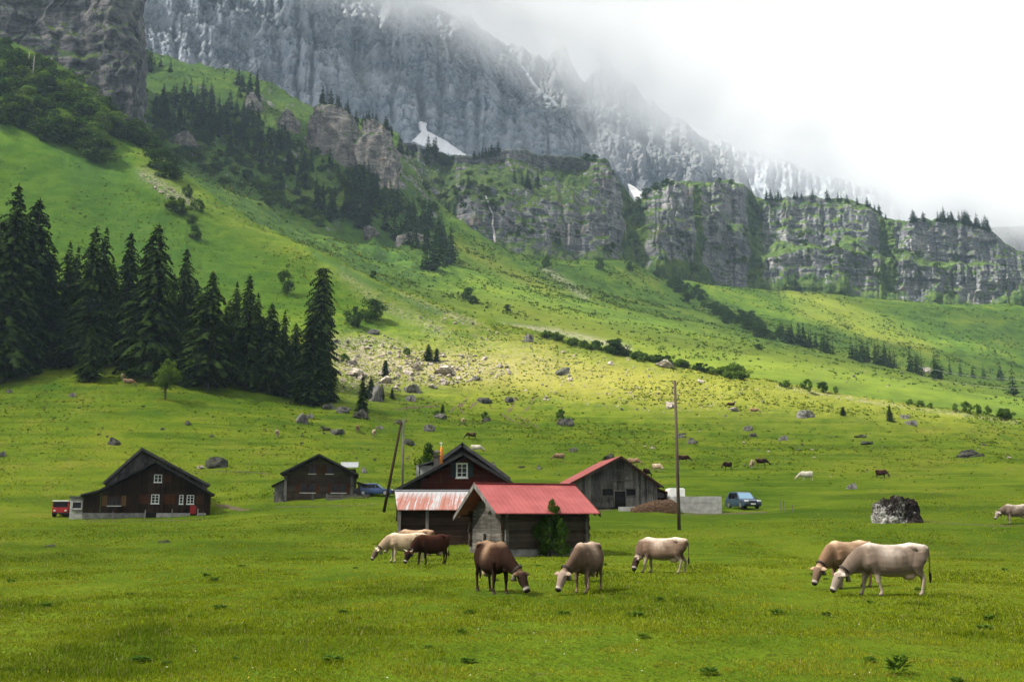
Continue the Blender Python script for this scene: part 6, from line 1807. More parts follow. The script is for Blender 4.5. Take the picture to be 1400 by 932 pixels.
def cow_shape(yaw=0.0, legs=(0, 0, 0, 0), drop=0.0, reach=0.0, tail=0.0, headturn=0.0, raised=0.0):
    """builds the closed volumes of one cow (x forward, feet on z = 0). legs: forward shift of the feet fl, fr, hl, hr"""
    def bend(p):
        p = Vector(p)
        k = smooth01((p.x - .62) / .75)
        a = yaw * k
        q = Matrix.Rotation(a, 3, 'Z') @ Vector((p.x - .62, p.y, 0))
        return Vector((.62 + q.x, q.y, p.z))
    b = MB()
    # trunk: rings along x (x, top, bottom, half width)
    tr = [(-.93, 1.17, 1.02, .06), (-.90, 1.255, .90, .17), (-.82, 1.315, .80, .235), (-.70, 1.335, .67, .265), (-.58, 1.355, .59, .272), (-.47, 1.365, .535, .290), (-.33, 1.33, .50, .298), (-.15, 1.31, .475, .350),
          (.05, 1.305, .47, .362), (.25, 1.31, .49, .340), (.42, 1.34, .525, .298), (.56, 1.365, .56, .258), (.68, 1.335, .59, .228), (.80, 1.25, .65, .188), (.88, 1.12, .76, .11)]
    n = 20
    vs, fs = [], []
    for (x, zt, zb, w) in tr:
        cz = zb + (zt - zb) * .47
        for k in range(n):
            a = 2 * math.pi * k / n
            c, s = math.cos(a), math.sin(a)
            yy = w * .93 * math.copysign(abs(c) ** .80, c)
            if s > 0:
                ridge = (zt - cz) * abs(s) ** .92
                yy *= 1 - .20 * s ** 3          # narrow backbone
                zz = cz + ridge
            else:
                zz = cz - (cz - zb) * abs(s) ** .9
            vs.append((x, yy, zz))
    for i in range(len(tr) - 1):
        for k in range(n):
            k2 = (k + 1) % n
            fs.append((i * n + k, (i + 1) * n + k, (i + 1) * n + k2, i * n + k2))
    a0, a1 = len(vs), len(vs) + 1
    vs += [(-.95, 0, 1.1), (.92, 0, .96)]
    L = (len(tr) - 1) * n
    for k in range(n):
        k2 = (k + 1) % n
        fs.append((a0, k, k2)); fs.append((a1, L + k2, L + k))
    b.add(vs, fs)
    # hook and pin bones
    for sy in (-1, 1):
        b.tube([(-.38, sy * .10, 1.29), (-.46, sy * .18, 1.272), (-.53, sy * .225, 1.225), (-.58, sy * .24, 1.16)], [.03, .060, .055, .03], 10)
        b.tube([(-.80, sy * .08, 1.26), (-.90, sy * .115, 1.20), (-.92, sy * .12, 1.13)], [.08, .065, .04], 8)
    # neck
    dz = drop
    poll = Vector((1.40 + reach, 0, .60 - dz + raised))
    nk = [(.55, 0, 1.02), (.80, 0, .98 - .1 * dz), (1.02 + reach * .4, 0, .845 - .4 * dz + raised * .4), (1.22 + reach * .8, 0, .70 - .8 * dz + raised * .8), (poll.x - .02, 0, poll.z - .01)]
    nr = [(.19, .33), (.165, .285), (.14, .225), (.115, .175), (.10, .13)]
    b.tube([bend(p) for p in nk], nr, 16)
    # dewlap and brisket
    b.tube([bend(p) for p in [(.70, 0, .74), (.85, 0, .665), (1.0 + reach * .4, 0, .66 - .4 * dz + raised * .4), (1.15 + reach * .7, 0, .58 - .7 * dz + raised * .7)]], [(.08, .12), (.055, .11), (.035, .08), (.025, .04)], 10)
    # head
    hd = Vector((.27 + .14 * smooth01(raised * 3), 0, -.47 + .1 * raised)).normalized()
    hup = Vector((-hd.z, 0, hd.x))                  # forehead side points forward/up
    def H(t, s=0.0, y=0.0): return bend(poll + hd * t + hup * s + Vector((0, y, 0)))
    b.tube([H(-.06), H(.02), H(.10), H(.20), H(.32), H(.43), H(.50), H(.535)], [(.085, .07), (.122, .108), (.130, .128), (.118, .130), (.096, .112), (.086, .092), (.090, .074), (.050, .038)], 14)
    b.tube([H(.06, -.07), H(.2, -.085), H(.36, -.06), H(.46, -.04)], [(.07, .06), (.075, .075), (.052, .05), (.04, .035)], 10)     # jaw
    for sy in (-1, 1):
        b.tube([H(.10, .055, sy * .085), H(.16, .06, sy * .095)], [.035, .03], 8)                # brow
        ear = [H(.015, .0, sy * .085), H(.02, .015, sy * .15), H(.035, .01, sy * .215), H(.05, 0, sy * .285)]
        b.tube(ear, [(.032, .034), (.034, .066), (.032, .062), (.02, .02)], 10, ref=hup)
    # legs
    fx = [.50 + legs[0], .50 + legs[1]]; hx = [-.70 + legs[2], -.70 + legs[3]]
    for i, sy in enumerate((1, -1)):
        d = legs[i]; y = sy * .155
        b.tube([(.60, y * .95, 1.05), (.56, y * 1.15, .86), (.50 + d * .12, y * 1.12, .72), (.51 + d * .42, y, .56), (.525 + d * .62, y, .42), (.53 + d * .64, y, .37), (.515 + d * .78, y, .28), (.505 + d * .95, y, .145), (.515 + d, y, .10), (.545 + d, y, .05), (.56 + d, y, 0)],
               [(.10, .15), (.112, .175), (.092, .130), (.064, .082), (.054, .062), (.053, .060), (.038, .044), (.033, .037), (.041, .045), (.045, .052), (.050, .062)], 12)
        d = legs[2 + i]; y = sy * .165
        b.tube([(-.62, y * .85, 1.10), (-.63, y * 1.1, .92), (-.58 + d * .10, y * 1.18, .76), (-.64 + d * .3, y * 1.1, .62), (-.73 + d * .55, y, .52), (-.775 + d * .64, y, .455), (-.765 + d * .70, y, .38), (-.74 + d * .82, y, .27), (-.725 + d * .95, y, .145), (-.71 + d, y, .10), (-.68 + d, y, .05), (-.665 + d, y, 0)],
               [(.12, .22), (.125, .225), (.105, .175), (.070, .112), (.048, .070), (.046, .060), (.038, .048), (.034, .040), (.034, .038), (.042, .046), (.046, .053), (.051, .062)], 12)
    # udder
    b.tube([(-.22, 0, .57), (-.36, 0, .50), (-.50, 0, .51), (-.60, 0, .62)], [(.09, .06), (.14, .10), (.13, .11), (.08, .08)], 12)
    for sx in (-.34, -.48):
        for sy in (-.06, .06): b.tube([(sx, sy, .44), (sx, sy, .375)], [.024, .016], 6)
    # tail
    tl = [(-.86, 0, 1.27), (-.945, 0, 1.25), (-.985, tail * .2, 1.12), (-.99, tail * .5, .9), (-.985, tail * .8, .70), (-.98, tail, .60)]
    b.tube(tl, [.04, .035, .026, .021, .019, .02], 8)
    b.tube([(-.98, tail, .62), (-.985, tail * 1.1, .52), (-.98, tail * 1.15, .40), (-.975, tail * 1.2, .31)], [.022, .040, .036, .01], 8)
    return b, H, bend, poll, hd, hup

def remesh(b, voxel, name):
    me = bpy.data.meshes.new(name); me.from_pydata(b.v, [], b.f)
    bm = bmesh.new(); bm.from_mesh(me); bmesh.ops.recalc_face_normals(bm, faces=bm.faces); bm.to_mesh(me); bm.free()
    o = bpy.data.objects.new('tmp', me); COL.objects.link(o)
    r = o.modifiers.new('r', 'REMESH'); r.mode = 'VOXEL'; r.voxel_size = voxel; r.use_smooth_shade = True
    s = o.modifiers.new('s', 'SMOOTH'); s.factor = .5; s.iterations = 7
    dg = bpy.context.evaluated_depsgraph_get(); dg.update()
    out = bpy.data.meshes.new_from_object(o.evaluated_get(dg))
    out.name = name
    bpy.data.objects.remove(o); bpy.data.meshes.remove(me)
    for p in out.polygons: p.use_smooth = True
    return out

COATS = {   # flank, back with painted sky highlight, belly/legs, face, painted dark shading
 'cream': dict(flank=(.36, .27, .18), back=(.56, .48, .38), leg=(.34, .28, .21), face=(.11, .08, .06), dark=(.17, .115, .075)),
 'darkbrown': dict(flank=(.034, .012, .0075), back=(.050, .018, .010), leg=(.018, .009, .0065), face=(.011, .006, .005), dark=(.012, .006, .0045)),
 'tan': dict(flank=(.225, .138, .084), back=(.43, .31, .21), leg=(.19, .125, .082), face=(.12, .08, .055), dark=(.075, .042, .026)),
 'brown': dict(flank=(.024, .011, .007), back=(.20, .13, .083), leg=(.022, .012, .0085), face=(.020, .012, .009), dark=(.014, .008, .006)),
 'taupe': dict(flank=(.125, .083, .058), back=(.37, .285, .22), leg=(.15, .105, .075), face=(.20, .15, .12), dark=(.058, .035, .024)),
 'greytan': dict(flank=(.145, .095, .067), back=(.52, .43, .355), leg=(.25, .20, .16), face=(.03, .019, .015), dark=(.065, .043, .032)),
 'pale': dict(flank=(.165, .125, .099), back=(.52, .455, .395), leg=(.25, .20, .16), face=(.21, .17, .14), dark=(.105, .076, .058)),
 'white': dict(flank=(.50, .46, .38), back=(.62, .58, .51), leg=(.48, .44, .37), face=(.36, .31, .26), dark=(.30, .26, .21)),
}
def paint(me, coat, poll, hd, hup, bend, seed=0, patch=0.0, saddle=0.0):
    n = len(me.vertices)
    co = np.empty(n * 3, np.float32); me.vertices.foreach_get('co', co); co = co.reshape(-1, 3).astype(float)
    x, y, z = co.T
    A = {k: np.array(v) for k, v in COATS[coat].items()}
    def lerp(c, t, k): return c * (1 - t[:, None]) + A[k] * t[:, None]
    c = np.tile(A['flank'], (n, 1))
    nz = fbm(x * 2.5 + seed, y * 2.5, z * 2.5, oct=4, seed=seed)
    c = lerp(c, np.clip(sstep(1.16, 1.37, z + .10 * nz) * .85, 0, 1), 'back')  # pale topline of the coat, brightened to paint the sky highlight
    flankspot = np.exp(-(((x + .05 - .1 * nz) / .34) ** 2 + ((z - 1.10) / .22) ** 2))
    c = lerp(c, flankspot * .38 * sstep(.0, .45, nz + .2), 'back')
    st = fbm(x * 11 + seed, y * 2.5, z * 3.0, oct=4, seed=seed + 40)
    c = c * (1 + .22 * st[:, None])
    if saddle:
        sd = np.exp(-(((x - .12 + .12 * nz) / .20) ** 2 + ((z - 1.13) / .20) ** 2)) * saddle
        c = lerp(c, np.clip(sd, 0, 1), 'back')
        c = lerp(c, np.clip(sstep(1.24, 1.33, z) * sstep(.15, -.35, x) * saddle, 0, 1), 'back')
    belly = sstep(.80, .55, z) * sstep(.95, .8, x) * sstep(.46, .52, z) * .55  # body shade painted darker on belly, neck, shoulder and thigh
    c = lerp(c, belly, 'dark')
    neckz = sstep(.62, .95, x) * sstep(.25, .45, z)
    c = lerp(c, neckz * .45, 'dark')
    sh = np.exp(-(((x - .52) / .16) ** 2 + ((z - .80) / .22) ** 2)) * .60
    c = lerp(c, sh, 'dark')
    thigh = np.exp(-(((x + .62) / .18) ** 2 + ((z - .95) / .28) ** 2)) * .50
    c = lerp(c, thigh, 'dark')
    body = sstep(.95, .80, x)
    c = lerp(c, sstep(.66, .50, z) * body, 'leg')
    # head region
    pb = np.array(bend(poll)); mz = np.array(bend(poll + hd * .53)); ax = mz - pb; Lh = np.linalg.norm(ax); ax /= Lh
    rel = co - pb
    t = rel @ ax; dist = np.linalg.norm(rel - t[:, None] * ax, axis=1)
    hm = sstep(-.06, .05, t) * sstep(.20, .15, dist) * (x > .8)
    c = lerp(c, hm, 'face')
    ring = hm * np.exp(-((t - .435) / .028) ** 2)
    c = c * (1 - ring[:, None] * .65) + np.array([.50, .45, .40]) * ring[:, None] * .65
    nose = hm * sstep(.455, .485, t)
    c = c * (1 - nose[:, None]) + np.array([.02, .016, .015]) * nose[:, None]
    ear = (x > .8) * sstep(.12, .16, dist) * sstep(-.12, -.04, t) * sstep(.14, .06, t)
    c = c * (1 - ear[:, None] * .6) + np.array(COATS[coat]['back']) * ear[:, None] * .6
    pollm = (x > .8) * sstep(.13, .09, dist) * np.exp(-((t + .02) / .06) ** 2) * .6
    c = lerp(c, pollm, 'back')
    hoof = sstep(.065, .04, z)
    c = c * (1 - hoof[:, None]) + np.array([.06, .05, .042]) * hoof[:, None]
    tuft = (x < -.945) * sstep(.66, .55, z)
    c = c * (1 - tuft[:, None]) + np.array([.022, .016, .013]) * tuft[:, None]
    ud = np.exp(-(((x + .44) / .17) ** 2 + ((z - .50) / .09) ** 2)) * (np.abs(y) < .15) * .7
    c = c * (1 - ud[:, None]) + np.array([.50, .36, .29]) * ud[:, None]
    if patch:
        pt = np.exp(-(((x - .0) / .06) ** 2 + ((z - 1.05) / .05) ** 2)) * patch
        c = lerp(c, pt, 'dark')
    c = c * (1 + .14 * nz[:, None])
    a = me.attributes.new('coat', 'FLOAT_COLOR', 'POINT')
    q = np.ones((n, 4), np.float32); q[:, :3] = np.clip(c, .005, .9)
    a.data.foreach_set('color', q.ravel())

def cow_mesh(coat, voxel=.016, seed=0, patch=0, saddle=0, **kw):
    b, H, bend, poll, hd, hup = cow_shape(**kw)
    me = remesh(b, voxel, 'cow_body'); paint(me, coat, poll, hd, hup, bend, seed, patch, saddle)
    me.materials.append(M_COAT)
    return me, H

def big_cow(px, py, heading, coat, label, scale=1.0, horns=True, bell=True, collar=True, hornlen=.16, **kw):
    p = hit(px, py, [0])[0]; p.z = ground_z(p.x, p.y)
    root = tag(empty('cow', p, R(heading)), label, 'cow', 'cows grazing near the hut')
    me, H = cow_mesh(coat, **kw)
    link('body', me, None, root)
    for sy in (-1, 1):
        if horns:
            b = MB(); b.tube([H(-.03, .02, sy * .06), H(-.055, .03, sy * (.06 + hornlen * .55)), H(-.075, .075, sy * (.06 + hornlen * .95)), H(-.10, .14, sy * (.06 + hornlen))], [.026, .022, .015, .004], 9, ref=(0, 0, 1))
            b.build('horn', M_HORN, root, True)
        b = MB(); c = H(.135, .062, sy * .105); bm_ = bmesh.new(); bmesh.ops.create_icosphere(bm_, subdivisions=2, radius=.021)
        b.add([v.co + c for v in bm_.verts], [tuple(v.index for v in f_.verts) for f_ in bm_.faces]); bm_.free(); b.build('eye', M_EYE, root, True)
    if collar:
        b = MB(); c0 = H(-.13, -.055); ax = (H(-.05, -.02) - H(-.22, -.06)).normalized()
        side = Vector((0, 0, 1)).cross(ax).normalized(); up = ax.cross(side)
        ring = []
        vs, fs = [], []
        for k in range(28):
            a = 2 * math.pi * k / 28
            d = side * math.cos(a) * .118 + up * math.sin(a) * .158
            for off, sc in ((-.03, 1.0), (.03, 1.0), (.03, 1.07), (-.03, 1.07)): vs.append(c0 + d * sc + ax * off)
        for k in range(28):
            k2 = (k + 1) % 28
            for j in range(4): fs.append((k * 4 + j, k * 4 + (j + 1) % 4, k2 * 4 + (j + 1) % 4, k2 * 4 + j))
        b.add(vs, fs); col = b.build('collar', M_COLLAR, root)
        if bell:
            low = min((Vector(v) for v in b.v), key=lambda v: v.z)
            b = MB(); b.tube([low + Vector((0, 0, .02)), low + Vector((0, 0, -.02)), low + Vector((0, 0, -.09)), low + Vector((0, 0, -.15))], [(.03, .03), (.055, .045), (.075, .06), (.085, .068)], 12); b.build('bell', M_BELL, col, True)
    root.scale = (scale,) * 3
    return root

big_cow(555, 768, 195, 'cream', 'cream coloured cow with a dark face grazing beside the dark brown one', seed=1, patch=.8, yaw=R(14), legs=(.02, .14, -.05, .06), drop=.02)
big_cow(590, 771.5, 222, 'darkbrown', 'nearly black brown cow with pale horns in front of the cream cow', seed=2, yaw=R(12), legs=(-.08, .10, .05, -.12), scale=.97, drop=.02, hornlen=.19)
big_cow(568, 759, 176, 'tan', 'light tan cow standing behind the cream and dark brown cows', seed=3, yaw=R(-10), legs=(.0, .05, .0, -.06), scale=1.0)
big_cow(674, 810, -68, 'brown', 'large brown cow with a pale saddle facing the camera before the hut', seed=4, saddle=.95, horns=False, yaw=R(20), legs=(.04, -.08, .05, -.04), scale=1.06, reach=-.05, drop=.03)
big_cow(803, 809, 249, 'taupe', 'taupe cow with a light face grazing towards the camera right of the hut', seed=5, saddle=.3, horns=False, yaw=R(-18), legs=(.10, -.06, -.06, .06), drop=.02, scale=1.04)
big_cow(907, 783, 160, 'greytan', 'grey tan cow with its dark head between its front legs, below the pole', seed=6, saddle=.6, yaw=R(52), legs=(.22, -.02, .08, -.10), reach=-.38, drop=.05, horns=False, bell=False, scale=.99)
big_cow(1163, 803, 212, 'tan', 'golden tan cow behind the pale grey cow on the right', seed=7, saddle=.35, horns=False, yaw=R(6), legs=(.05, -.05, .05, -.05), drop=.0, scale=1.05)
big_cow(1222, 814, 180, 'pale', 'pale silver grey cow in profile with bell and dark tail tuft, front right', seed=8, saddle=.55, yaw=R(12), legs=(-.16, .24, .03, -.12), drop=.03, reach=.03, scale=1.05, horns=False)
big_cow(1391, 716, 181, 'pale', 'pale cow walking in from the right frame edge', seed=9, yaw=R(16), legs=(.08, -.06, .05, -.08), raised=.16, scale=1.0)

# cows far up the meadow: one mesh each, poses and coats shared
SM = {}
def small_cow(px, py, heading, coat, label, scale=1.0):
    key = (coat, int(abs(heading)) % 2)
    if key not in SM:
        SM[key] = cow_mesh(coat, voxel=.035, seed=20 + len(SM), yaw=R(8 if key[1] else -10), legs=(.08, -.1, .08, -.06) if key[1] else (-.06, .1, -.08, .05), drop=.02)[0]
    h_ = hit(px, py, [0])
    if h_ is None: return
    o = link('cow', SM[key]); o.location = h_[0]; o.rotation_euler = (0, 0, R(heading)); o.scale = (scale,) * 3
    tag(o, label, 'cow', 'cows far up the meadow')
for a in [
 (1103, 657, 186, 'white', 'white cow in profile on the right meadow', 1.0), (1205, 654, -60, 'brown', 'dark brown cow seen end on, right of the white one'), (1041, 637, 3, 'brown', 'dark brown cow in profile beside a light one, right of the pole'),
 (1029, 640, 250, 'cream', 'light cow standing close left of a dark brown profile cow'), (995, 642, 215, 'brown', 'brown cow grazing alone right of the tall pole'), (934, 632, -14, 'brown', 'dark brown cow half hidden by the tall pole'),
 (898, 645, -50, 'cream', 'cream cow with a brown face just above the concrete pit'), (765, 630, 200, 'tan', 'tan cow above the red roof hut, left of the barn', 1.0), (866, 637, -20, 'tan', 'tan cow peeking over the weathered barn roof'), (884, 652, 60, 'brown', 'brown cow behind the right barn eave'),
 (651, 618, 5, 'white', 'white cow right above the red house gable', 1.0), (645, 600, 192, 'brown', 'two toned brown cow above the red house gable', 1.0), (633, 580, 100, 'cream', 'tiny pale cow below the meadow rills'),
 (511, 597, 110, 'cream', 'pale cow seen end on left of the braced pole'), (489, 591, 91, 'tan', 'tiny tan cow above the mid chalet'), (379, 598, 95, 'cream', 'pale cow end on above the middle of the farmhouse and chalet'),
 (175, 527, 20, 'tan', 'tan cow standing under the left wood, right of its companion', 1.0), (168, 520, 100, 'cream', 'lighter cow under the left wood, left of its companion', 1.0), (1165, 505, 10, 'brown', 'tiny dark cow on the far meadow'), (1160, 522, 170, 'brown', 'tiny brown cow below another on the far meadow'),
 (1096, 507, 15, 'tan', 'tiny tan cow on the far meadow under the valley trees'), (1031, 565, 0, 'tan', 'tiny tan cow on the sunlit right meadow'), (1000, 557, 185, 'brown', 'tiny brown cow near the brown and pale stone heap')]:
    small_cow(*a)
# ------------------------------------------------------------------ pasture grass: one mass of tufts on the near ground
def blade_material():
    m, nt, out = new_mat('pasture_blades')
    c = attr(nt, 'tint', 'Color')
    d = N(nt, 'ShaderNodeBsdfDiffuse', {0: c}); t = N(nt, 'ShaderNodeBsdfTranslucent', {0: c})
    mx = N(nt, 'ShaderNodeMixShader', {0: .35, 1: d.outputs[0], 2: t.outputs[0]})
    nt.links.new(mx.outputs[0], out.inputs[0])
    return m
M_BLADE = blade_material()
TA = TREES[0]
def Zg(X, Y):
    """height of the meadow grid by bilinear lookup (rows of A are lines of equal distance)"""
    rows = dA[:, 0]
    # distances differ by column only beyond the near field
    j = np.clip(np.searchsorted(rows, Y) - 1, 0, len(rows) - 2)
    ty = np.clip((Y - rows[j]) / (rows[j + 1] - rows[j]), 0, 1)
    u = X / np.maximum(Y, 16)
    i = np.clip(np.searchsorted(uA, u) - 1, 0, len(uA) - 2)
    tx = np.clip((u - uA[i]) / (uA[i + 1] - uA[i]), 0, 1)
    G = VA.reshape(len(rows), len(uA), 3)[..., 2]
    return (G[j, i] * (1 - ty) * (1 - tx) + G[j + 1, i] * ty * (1 - tx) + G[j, i + 1] * (1 - ty) * tx + G[j + 1, i + 1] * ty * tx)

def grass(n, y0, y1, hmin, hmax, blades, wid, pw=1.0, seed=1):
    g = np.random.default_rng(seed)
    q = g.random(n)
    Y = y0 * (y1 / y0) ** q if pw == 1 else y0 + (y1 - y0) * q ** pw
    X = (g.random(n) * 2 - 1) * (Y * .62 + 4)
    pat = fbm(X * .30, Y * .16, oct=5, seed=71, gain=.6)          # lush and grazed patches
    pat2 = fbm(X * 1.1, Y * 1.1, oct=3, seed=75)
    keep = g.random(n) < np.clip(.85 + .8 * pat + .6 * pat2, .45, 1)
    X, Y, pat, pat2 = X[keep], Y[keep], pat[keep], pat2[keep]
    n = len(X)
    Z_ = Zg(X, Y)
    tall = np.clip(.55 + .9 * pat + .9 * np.maximum(pat2, 0) ** 1.0, .25, 1.6)
    hgt = (hmin + (hmax - hmin) * g.random(n) ** 1.6) * tall * np.where(g.random(n) < .035, 1.9, 1)
    V = np.empty((n, blades, 3, 3)); C = np.empty((n, blades, 3, 3))
    c0 = np.array([.080, .114, .005]); c1 = np.array([.190, .220, .010]); c2 = np.array([.21, .185, .030]); c3 = np.array([.036, .076, .0045])
    for k in range(blades):
        a = g.random(n) * 6.283
        ox, oy = g.normal(0, .35, n) * hgt * .9, g.normal(0, .35, n) * hgt * .9
        lean = hgt * (.2 + .8 * g.random(n))
        h = hgt * (.55 + .55 * g.random(n))
        w = wid * (.6 + .8 * g.random(n))
        bx_, by_ = X + ox, Y + oy
        V[:, k, 0] = np.stack([bx_ - np.sin(a) * w, by_ + np.cos(a) * w, Z_ - .01], -1)
        V[:, k, 1] = np.stack([bx_ + np.sin(a) * w, by_ - np.cos(a) * w, Z_ - .01], -1)
        V[:, k, 2] = np.stack([bx_ + np.cos(a) * lean, by_ + np.sin(a) * lean, Z_ + h], -1)
        t = np.clip(.5 + .75 * pat2 + .45 * g.normal(0, 1, n) * .5, 0, 1)[:, None]
        c = c0 * (1 - t) + c1 * t
        s = np.clip((.12 - pat) * 1.4, 0, .6)[:, None] * g.random(n)[:, None]
        c = c * (1 - s) + c2 * s
        l = np.clip(pat * 1.5 + pat2 * 1.0 - .30, 0, .75)[:, None]
        c = c * (1 - l) + c3 * l
        c = c * (1 + .38 * g.normal(0, 1, n).clip(-1.6, 2)[:, None])
        dead = (g.random(n) < .045)[:, None]
        c = np.where(dead, np.array([.27, .23, .11]), c)
        C[:, k] = c[:, None, :]
    return V.reshape(-1, 3), C.reshape(-1, 3)
parts = [grass(105000, 10.5, 20, .03, .085, 6, .0045, seed=1), grass(105000, 19, 34, .035, .09, 5, .008, seed=2), grass(90000, 33, 62, .045, .10, 4, .015, seed=3), grass(80000, 60, 125, .05, .13, 3, .03, seed=4), grass(60000, 120, 240, .10, .24, 3, .07, seed=5)]
# coarse tussocks on the slopes further up, over both hillsides
def tussocks(n, grid, u_axis, rows_sel, hmin, hmax, seed, cols):
    g = np.random.default_rng(seed)
    nr_, nc_ = grid.shape[:2]
    d = grid[..., 1]
    j = g.integers(rows_sel[0], rows_sel[1], n); i = g.integers(0, nc_ - 1, n)
    a, b_ = g.random(n)[:, None], g.random(n)[:, None]
    p = (grid[j, i] * (1 - a) + grid[j, i + 1] * a) * (1 - b_) + (grid[j + 1, i] * (1 - a) + grid[j + 1, i + 1] * a) * b_
    u = p[:, 0] / p[:, 1]
    clump = fbm(p[:, 0] * .05, p[:, 1] * .05, oct=4, seed=seed + 5)
    ok = (np.abs(u) < .60) & (g.random(n) < np.clip(.35 + 1.6 * clump, .05, 1) * sstep(125, 230, p[:, 1]))
    p, clump = p[ok], clump[ok]; n = len(p)
    sc = np.clip(p[:, 1] / 300, .40, 2.2)
    h = (hmin + (hmax - hmin) * g.random(n) ** 2.2) * sc
    K = 4
    V = np.empty((n, K, 3, 3)); C = np.empty((n, K, 3, 3))
    tone = g.random(n)[:, None]
    col = np.where(tone < .28, np.array(cols[0]), np.where(tone < .85, np.array(cols[1]), np.array(cols[2]))) * (1 + .25 * g.normal(0, 1, n).clip(-1.5, 1.5)[:, None])
    for k in range(K):
        a = g.random(n) * 6.283; w = h * (.5 + .5 * g.random(n)); o_ = h * .5
        bx_, by_ = p[:, 0] + g.normal(0, 1, n) * o_, p[:, 1] + g.normal(0, 1, n) * o_
        V[:, k, 0] = np.stack([bx_ - np.sin(a) * w, by_ + np.cos(a) * w, p[:, 2] - .05], -1)
        V[:, k, 1] = np.stack([bx_ + np.sin(a) * w, by_ - np.cos(a) * w, p[:, 2] - .05], -1)
        V[:, k, 2] = np.stack([bx_ + np.cos(a) * h * .5, by_ + np.sin(a) * h * .5, p[:, 2] + h], -1)
        C[:, k] = col[:, None, :]
    return V.reshape(-1, 3), C.reshape(-1, 3)
TC = [(.055, .090, .007), (.090, .130, .009), (.16, .150, .030)]
parts.append(tussocks(120000, VA.reshape(dA.shape[0], dA.shape[1], 3), uA, (225, 425), .10, .48, 31, TC))
parts.append(tussocks(55000, VB.reshape(dB.shape[0], dB.shape[1], 3), uB, (12, 180), .15, .6, 33, [(.034, .066, .008), (.066, .110, .009), (.11, .125, .02)]))
V = np.concatenate([p[0] for p in parts]); C = np.concatenate([p[1] for p in parts])
o = link('pasture_grass', np_mesh('pasture_grass', V, np.arange(len(V)).reshape(-1, 3), M_BLADE, cols={'tint': C}))
tag(o, 'short lush pasture grass covering the near meadow', 'grass', kind='stuff')

# small flowers and clover heads
g = np.random.default_rng(8); n = 260
Y = 11 * (45 / 11) ** g.random(n); X = (g.random(n) * 2 - 1) * Y * .54
cl = fbm(X * .3, Y * .3, oct=2, seed=5) > -.05
X, Y = X[cl], Y[cl]; Zf = Zg(X, Y)
b = MB()
for x, y, z in zip(X, Y, Zf):
    s = .007 + .007 * random.random(); h = .05 + .05 * random.random()
    b.add([(x - s, y, z + h), (x, y - s, z + h + .004), (x + s, y, z + h), (x, y + s, z + h + .004), (x, y, z + h + s * .8)], [(0, 1, 4), (1, 2, 4), (2, 3, 4), (3, 0, 4), (3, 2, 1, 0)])
fm, nt, out = new_mat('petals')
info = nt.nodes.new('ShaderNodeNewGeometry')
c = ramp(nt, info.outputs['Random Per Island'], [(.0, (.75, .75, .70)), (.62, (.75, .75, .70)), (.64, (.70, .48, .02)), (1, (.70, .48, .02))])
finish(nt, out, c, .8)
o = b.build('meadow_flowers', fm); tag(o, 'tiny white and yellow flowers dotted through the near grass', 'flowers', kind='stuff')

# dock and thistle clumps
def herb_mesh(name, seed, leaves=60):
    r = random.Random(seed); V, Fc = [], []
    for i in range(leaves):
        a = r.random() * 6.28; rad = r.random() ** .7 * .42; h = r.uniform(.25, 1.0) * (1 - rad)
        base = Vector((math.cos(a) * rad * .5, math.sin(a) * rad * .5, h * .15)); d = Vector((math.cos(a) * r.uniform(.3, .8), math.sin(a) * r.uniform(.3, .8), r.uniform(.3, 1.1))).normalized()
        L = r.uniform(.22, .42); w = L * r.uniform(.12, .22); s = d.cross(Vector((0, 0, 1))).normalized() * w
        p = base + Vector((0, 0, h * .6)); i0 = len(V)
        V.extend((p, p + d * L * .5 + s, p + d * L + Vector((0, 0, -L * .3)), p + d * L * .5 - s)); Fc.append((i0, i0 + 1, i0 + 2, i0 + 3))
    return np_mesh(name, np.array(V), np.array(Fc), M_HERB)
M_HERB = leaf_material('herb_leaves', (.024, .060, .009), (.064, .118, .016), 4, .3)
HB = [herb_mesh('herb_%d' % i, i) for i in range(3)]
for k, (px, py, w, h, lab) in enumerate([(1228, 922, 50, 40, 'largest dark thistle clump at the lower right edge'), (1062, 840, 34, 12, 'low dark dock clump in the front grass under the pale cow'), (1130, 843, 22, 12, 'small dock clump left of the pale cow, in the front grass'), (870, 842, 40, 10, 'low herb tuft in the front grass below the grey tan cow'),
    (640, 838, 30, 8, 'low herb tuft in the front grass left of the brown cow'), (455, 905, 44, 16, 'dark herb clump in the lower middle grass'), (1190, 905, 30, 12, 'small herb clump left of the largest thistle'), (470, 838, 26, 8, 'low dark tuft, centre left of the front meadow'), (1352, 848, 30, 12, 'dark dock clump near the right edge'), (640, 905, 40, 10, 'low spread of herbs at the bottom centre'),
    (190, 905, 50, 12, 'dark herb patch at the bottom left'), (880, 872, 32, 10, 'herb tuft in the bottom grass right of centre'), (300, 832, 34, 9, 'low herb tuft in the left front meadow'), (330, 775, 22, 6, 'small dark tuft in the left meadow below the farmhouse')]):
    h_ = hit(px, py, [0])
    if not h_: continue
    p = h_[0]; s = along(p) / F
    o = link('herb_clump', HB[k % 3]); o.location = p; o.scale = (w * s, w * s * .8, h * s * .85); o.rotation_euler = (0, 0, k * 1.3)
    tag(o, lab, 'plant')

rh = random.Random(21)
for k in range(34):
    y = 11.5 * (46 / 11.5) ** rh.random(); x = rh.uniform(-.5, .5) * y
    o = link('herb_clump', HB[k % 3]); o.location = (x, y, ground_z(x, y)); q = rh.uniform(.18, .5)
    o.scale = (q, q, q * rh.uniform(.25, .5)); o.rotation_euler = (0, 0, rh.uniform(0, 6.28))
    tag(o, 'small low tuft of broad leaved herbs scattered through the front meadow', 'plant', 'herb tufts of the front meadow')
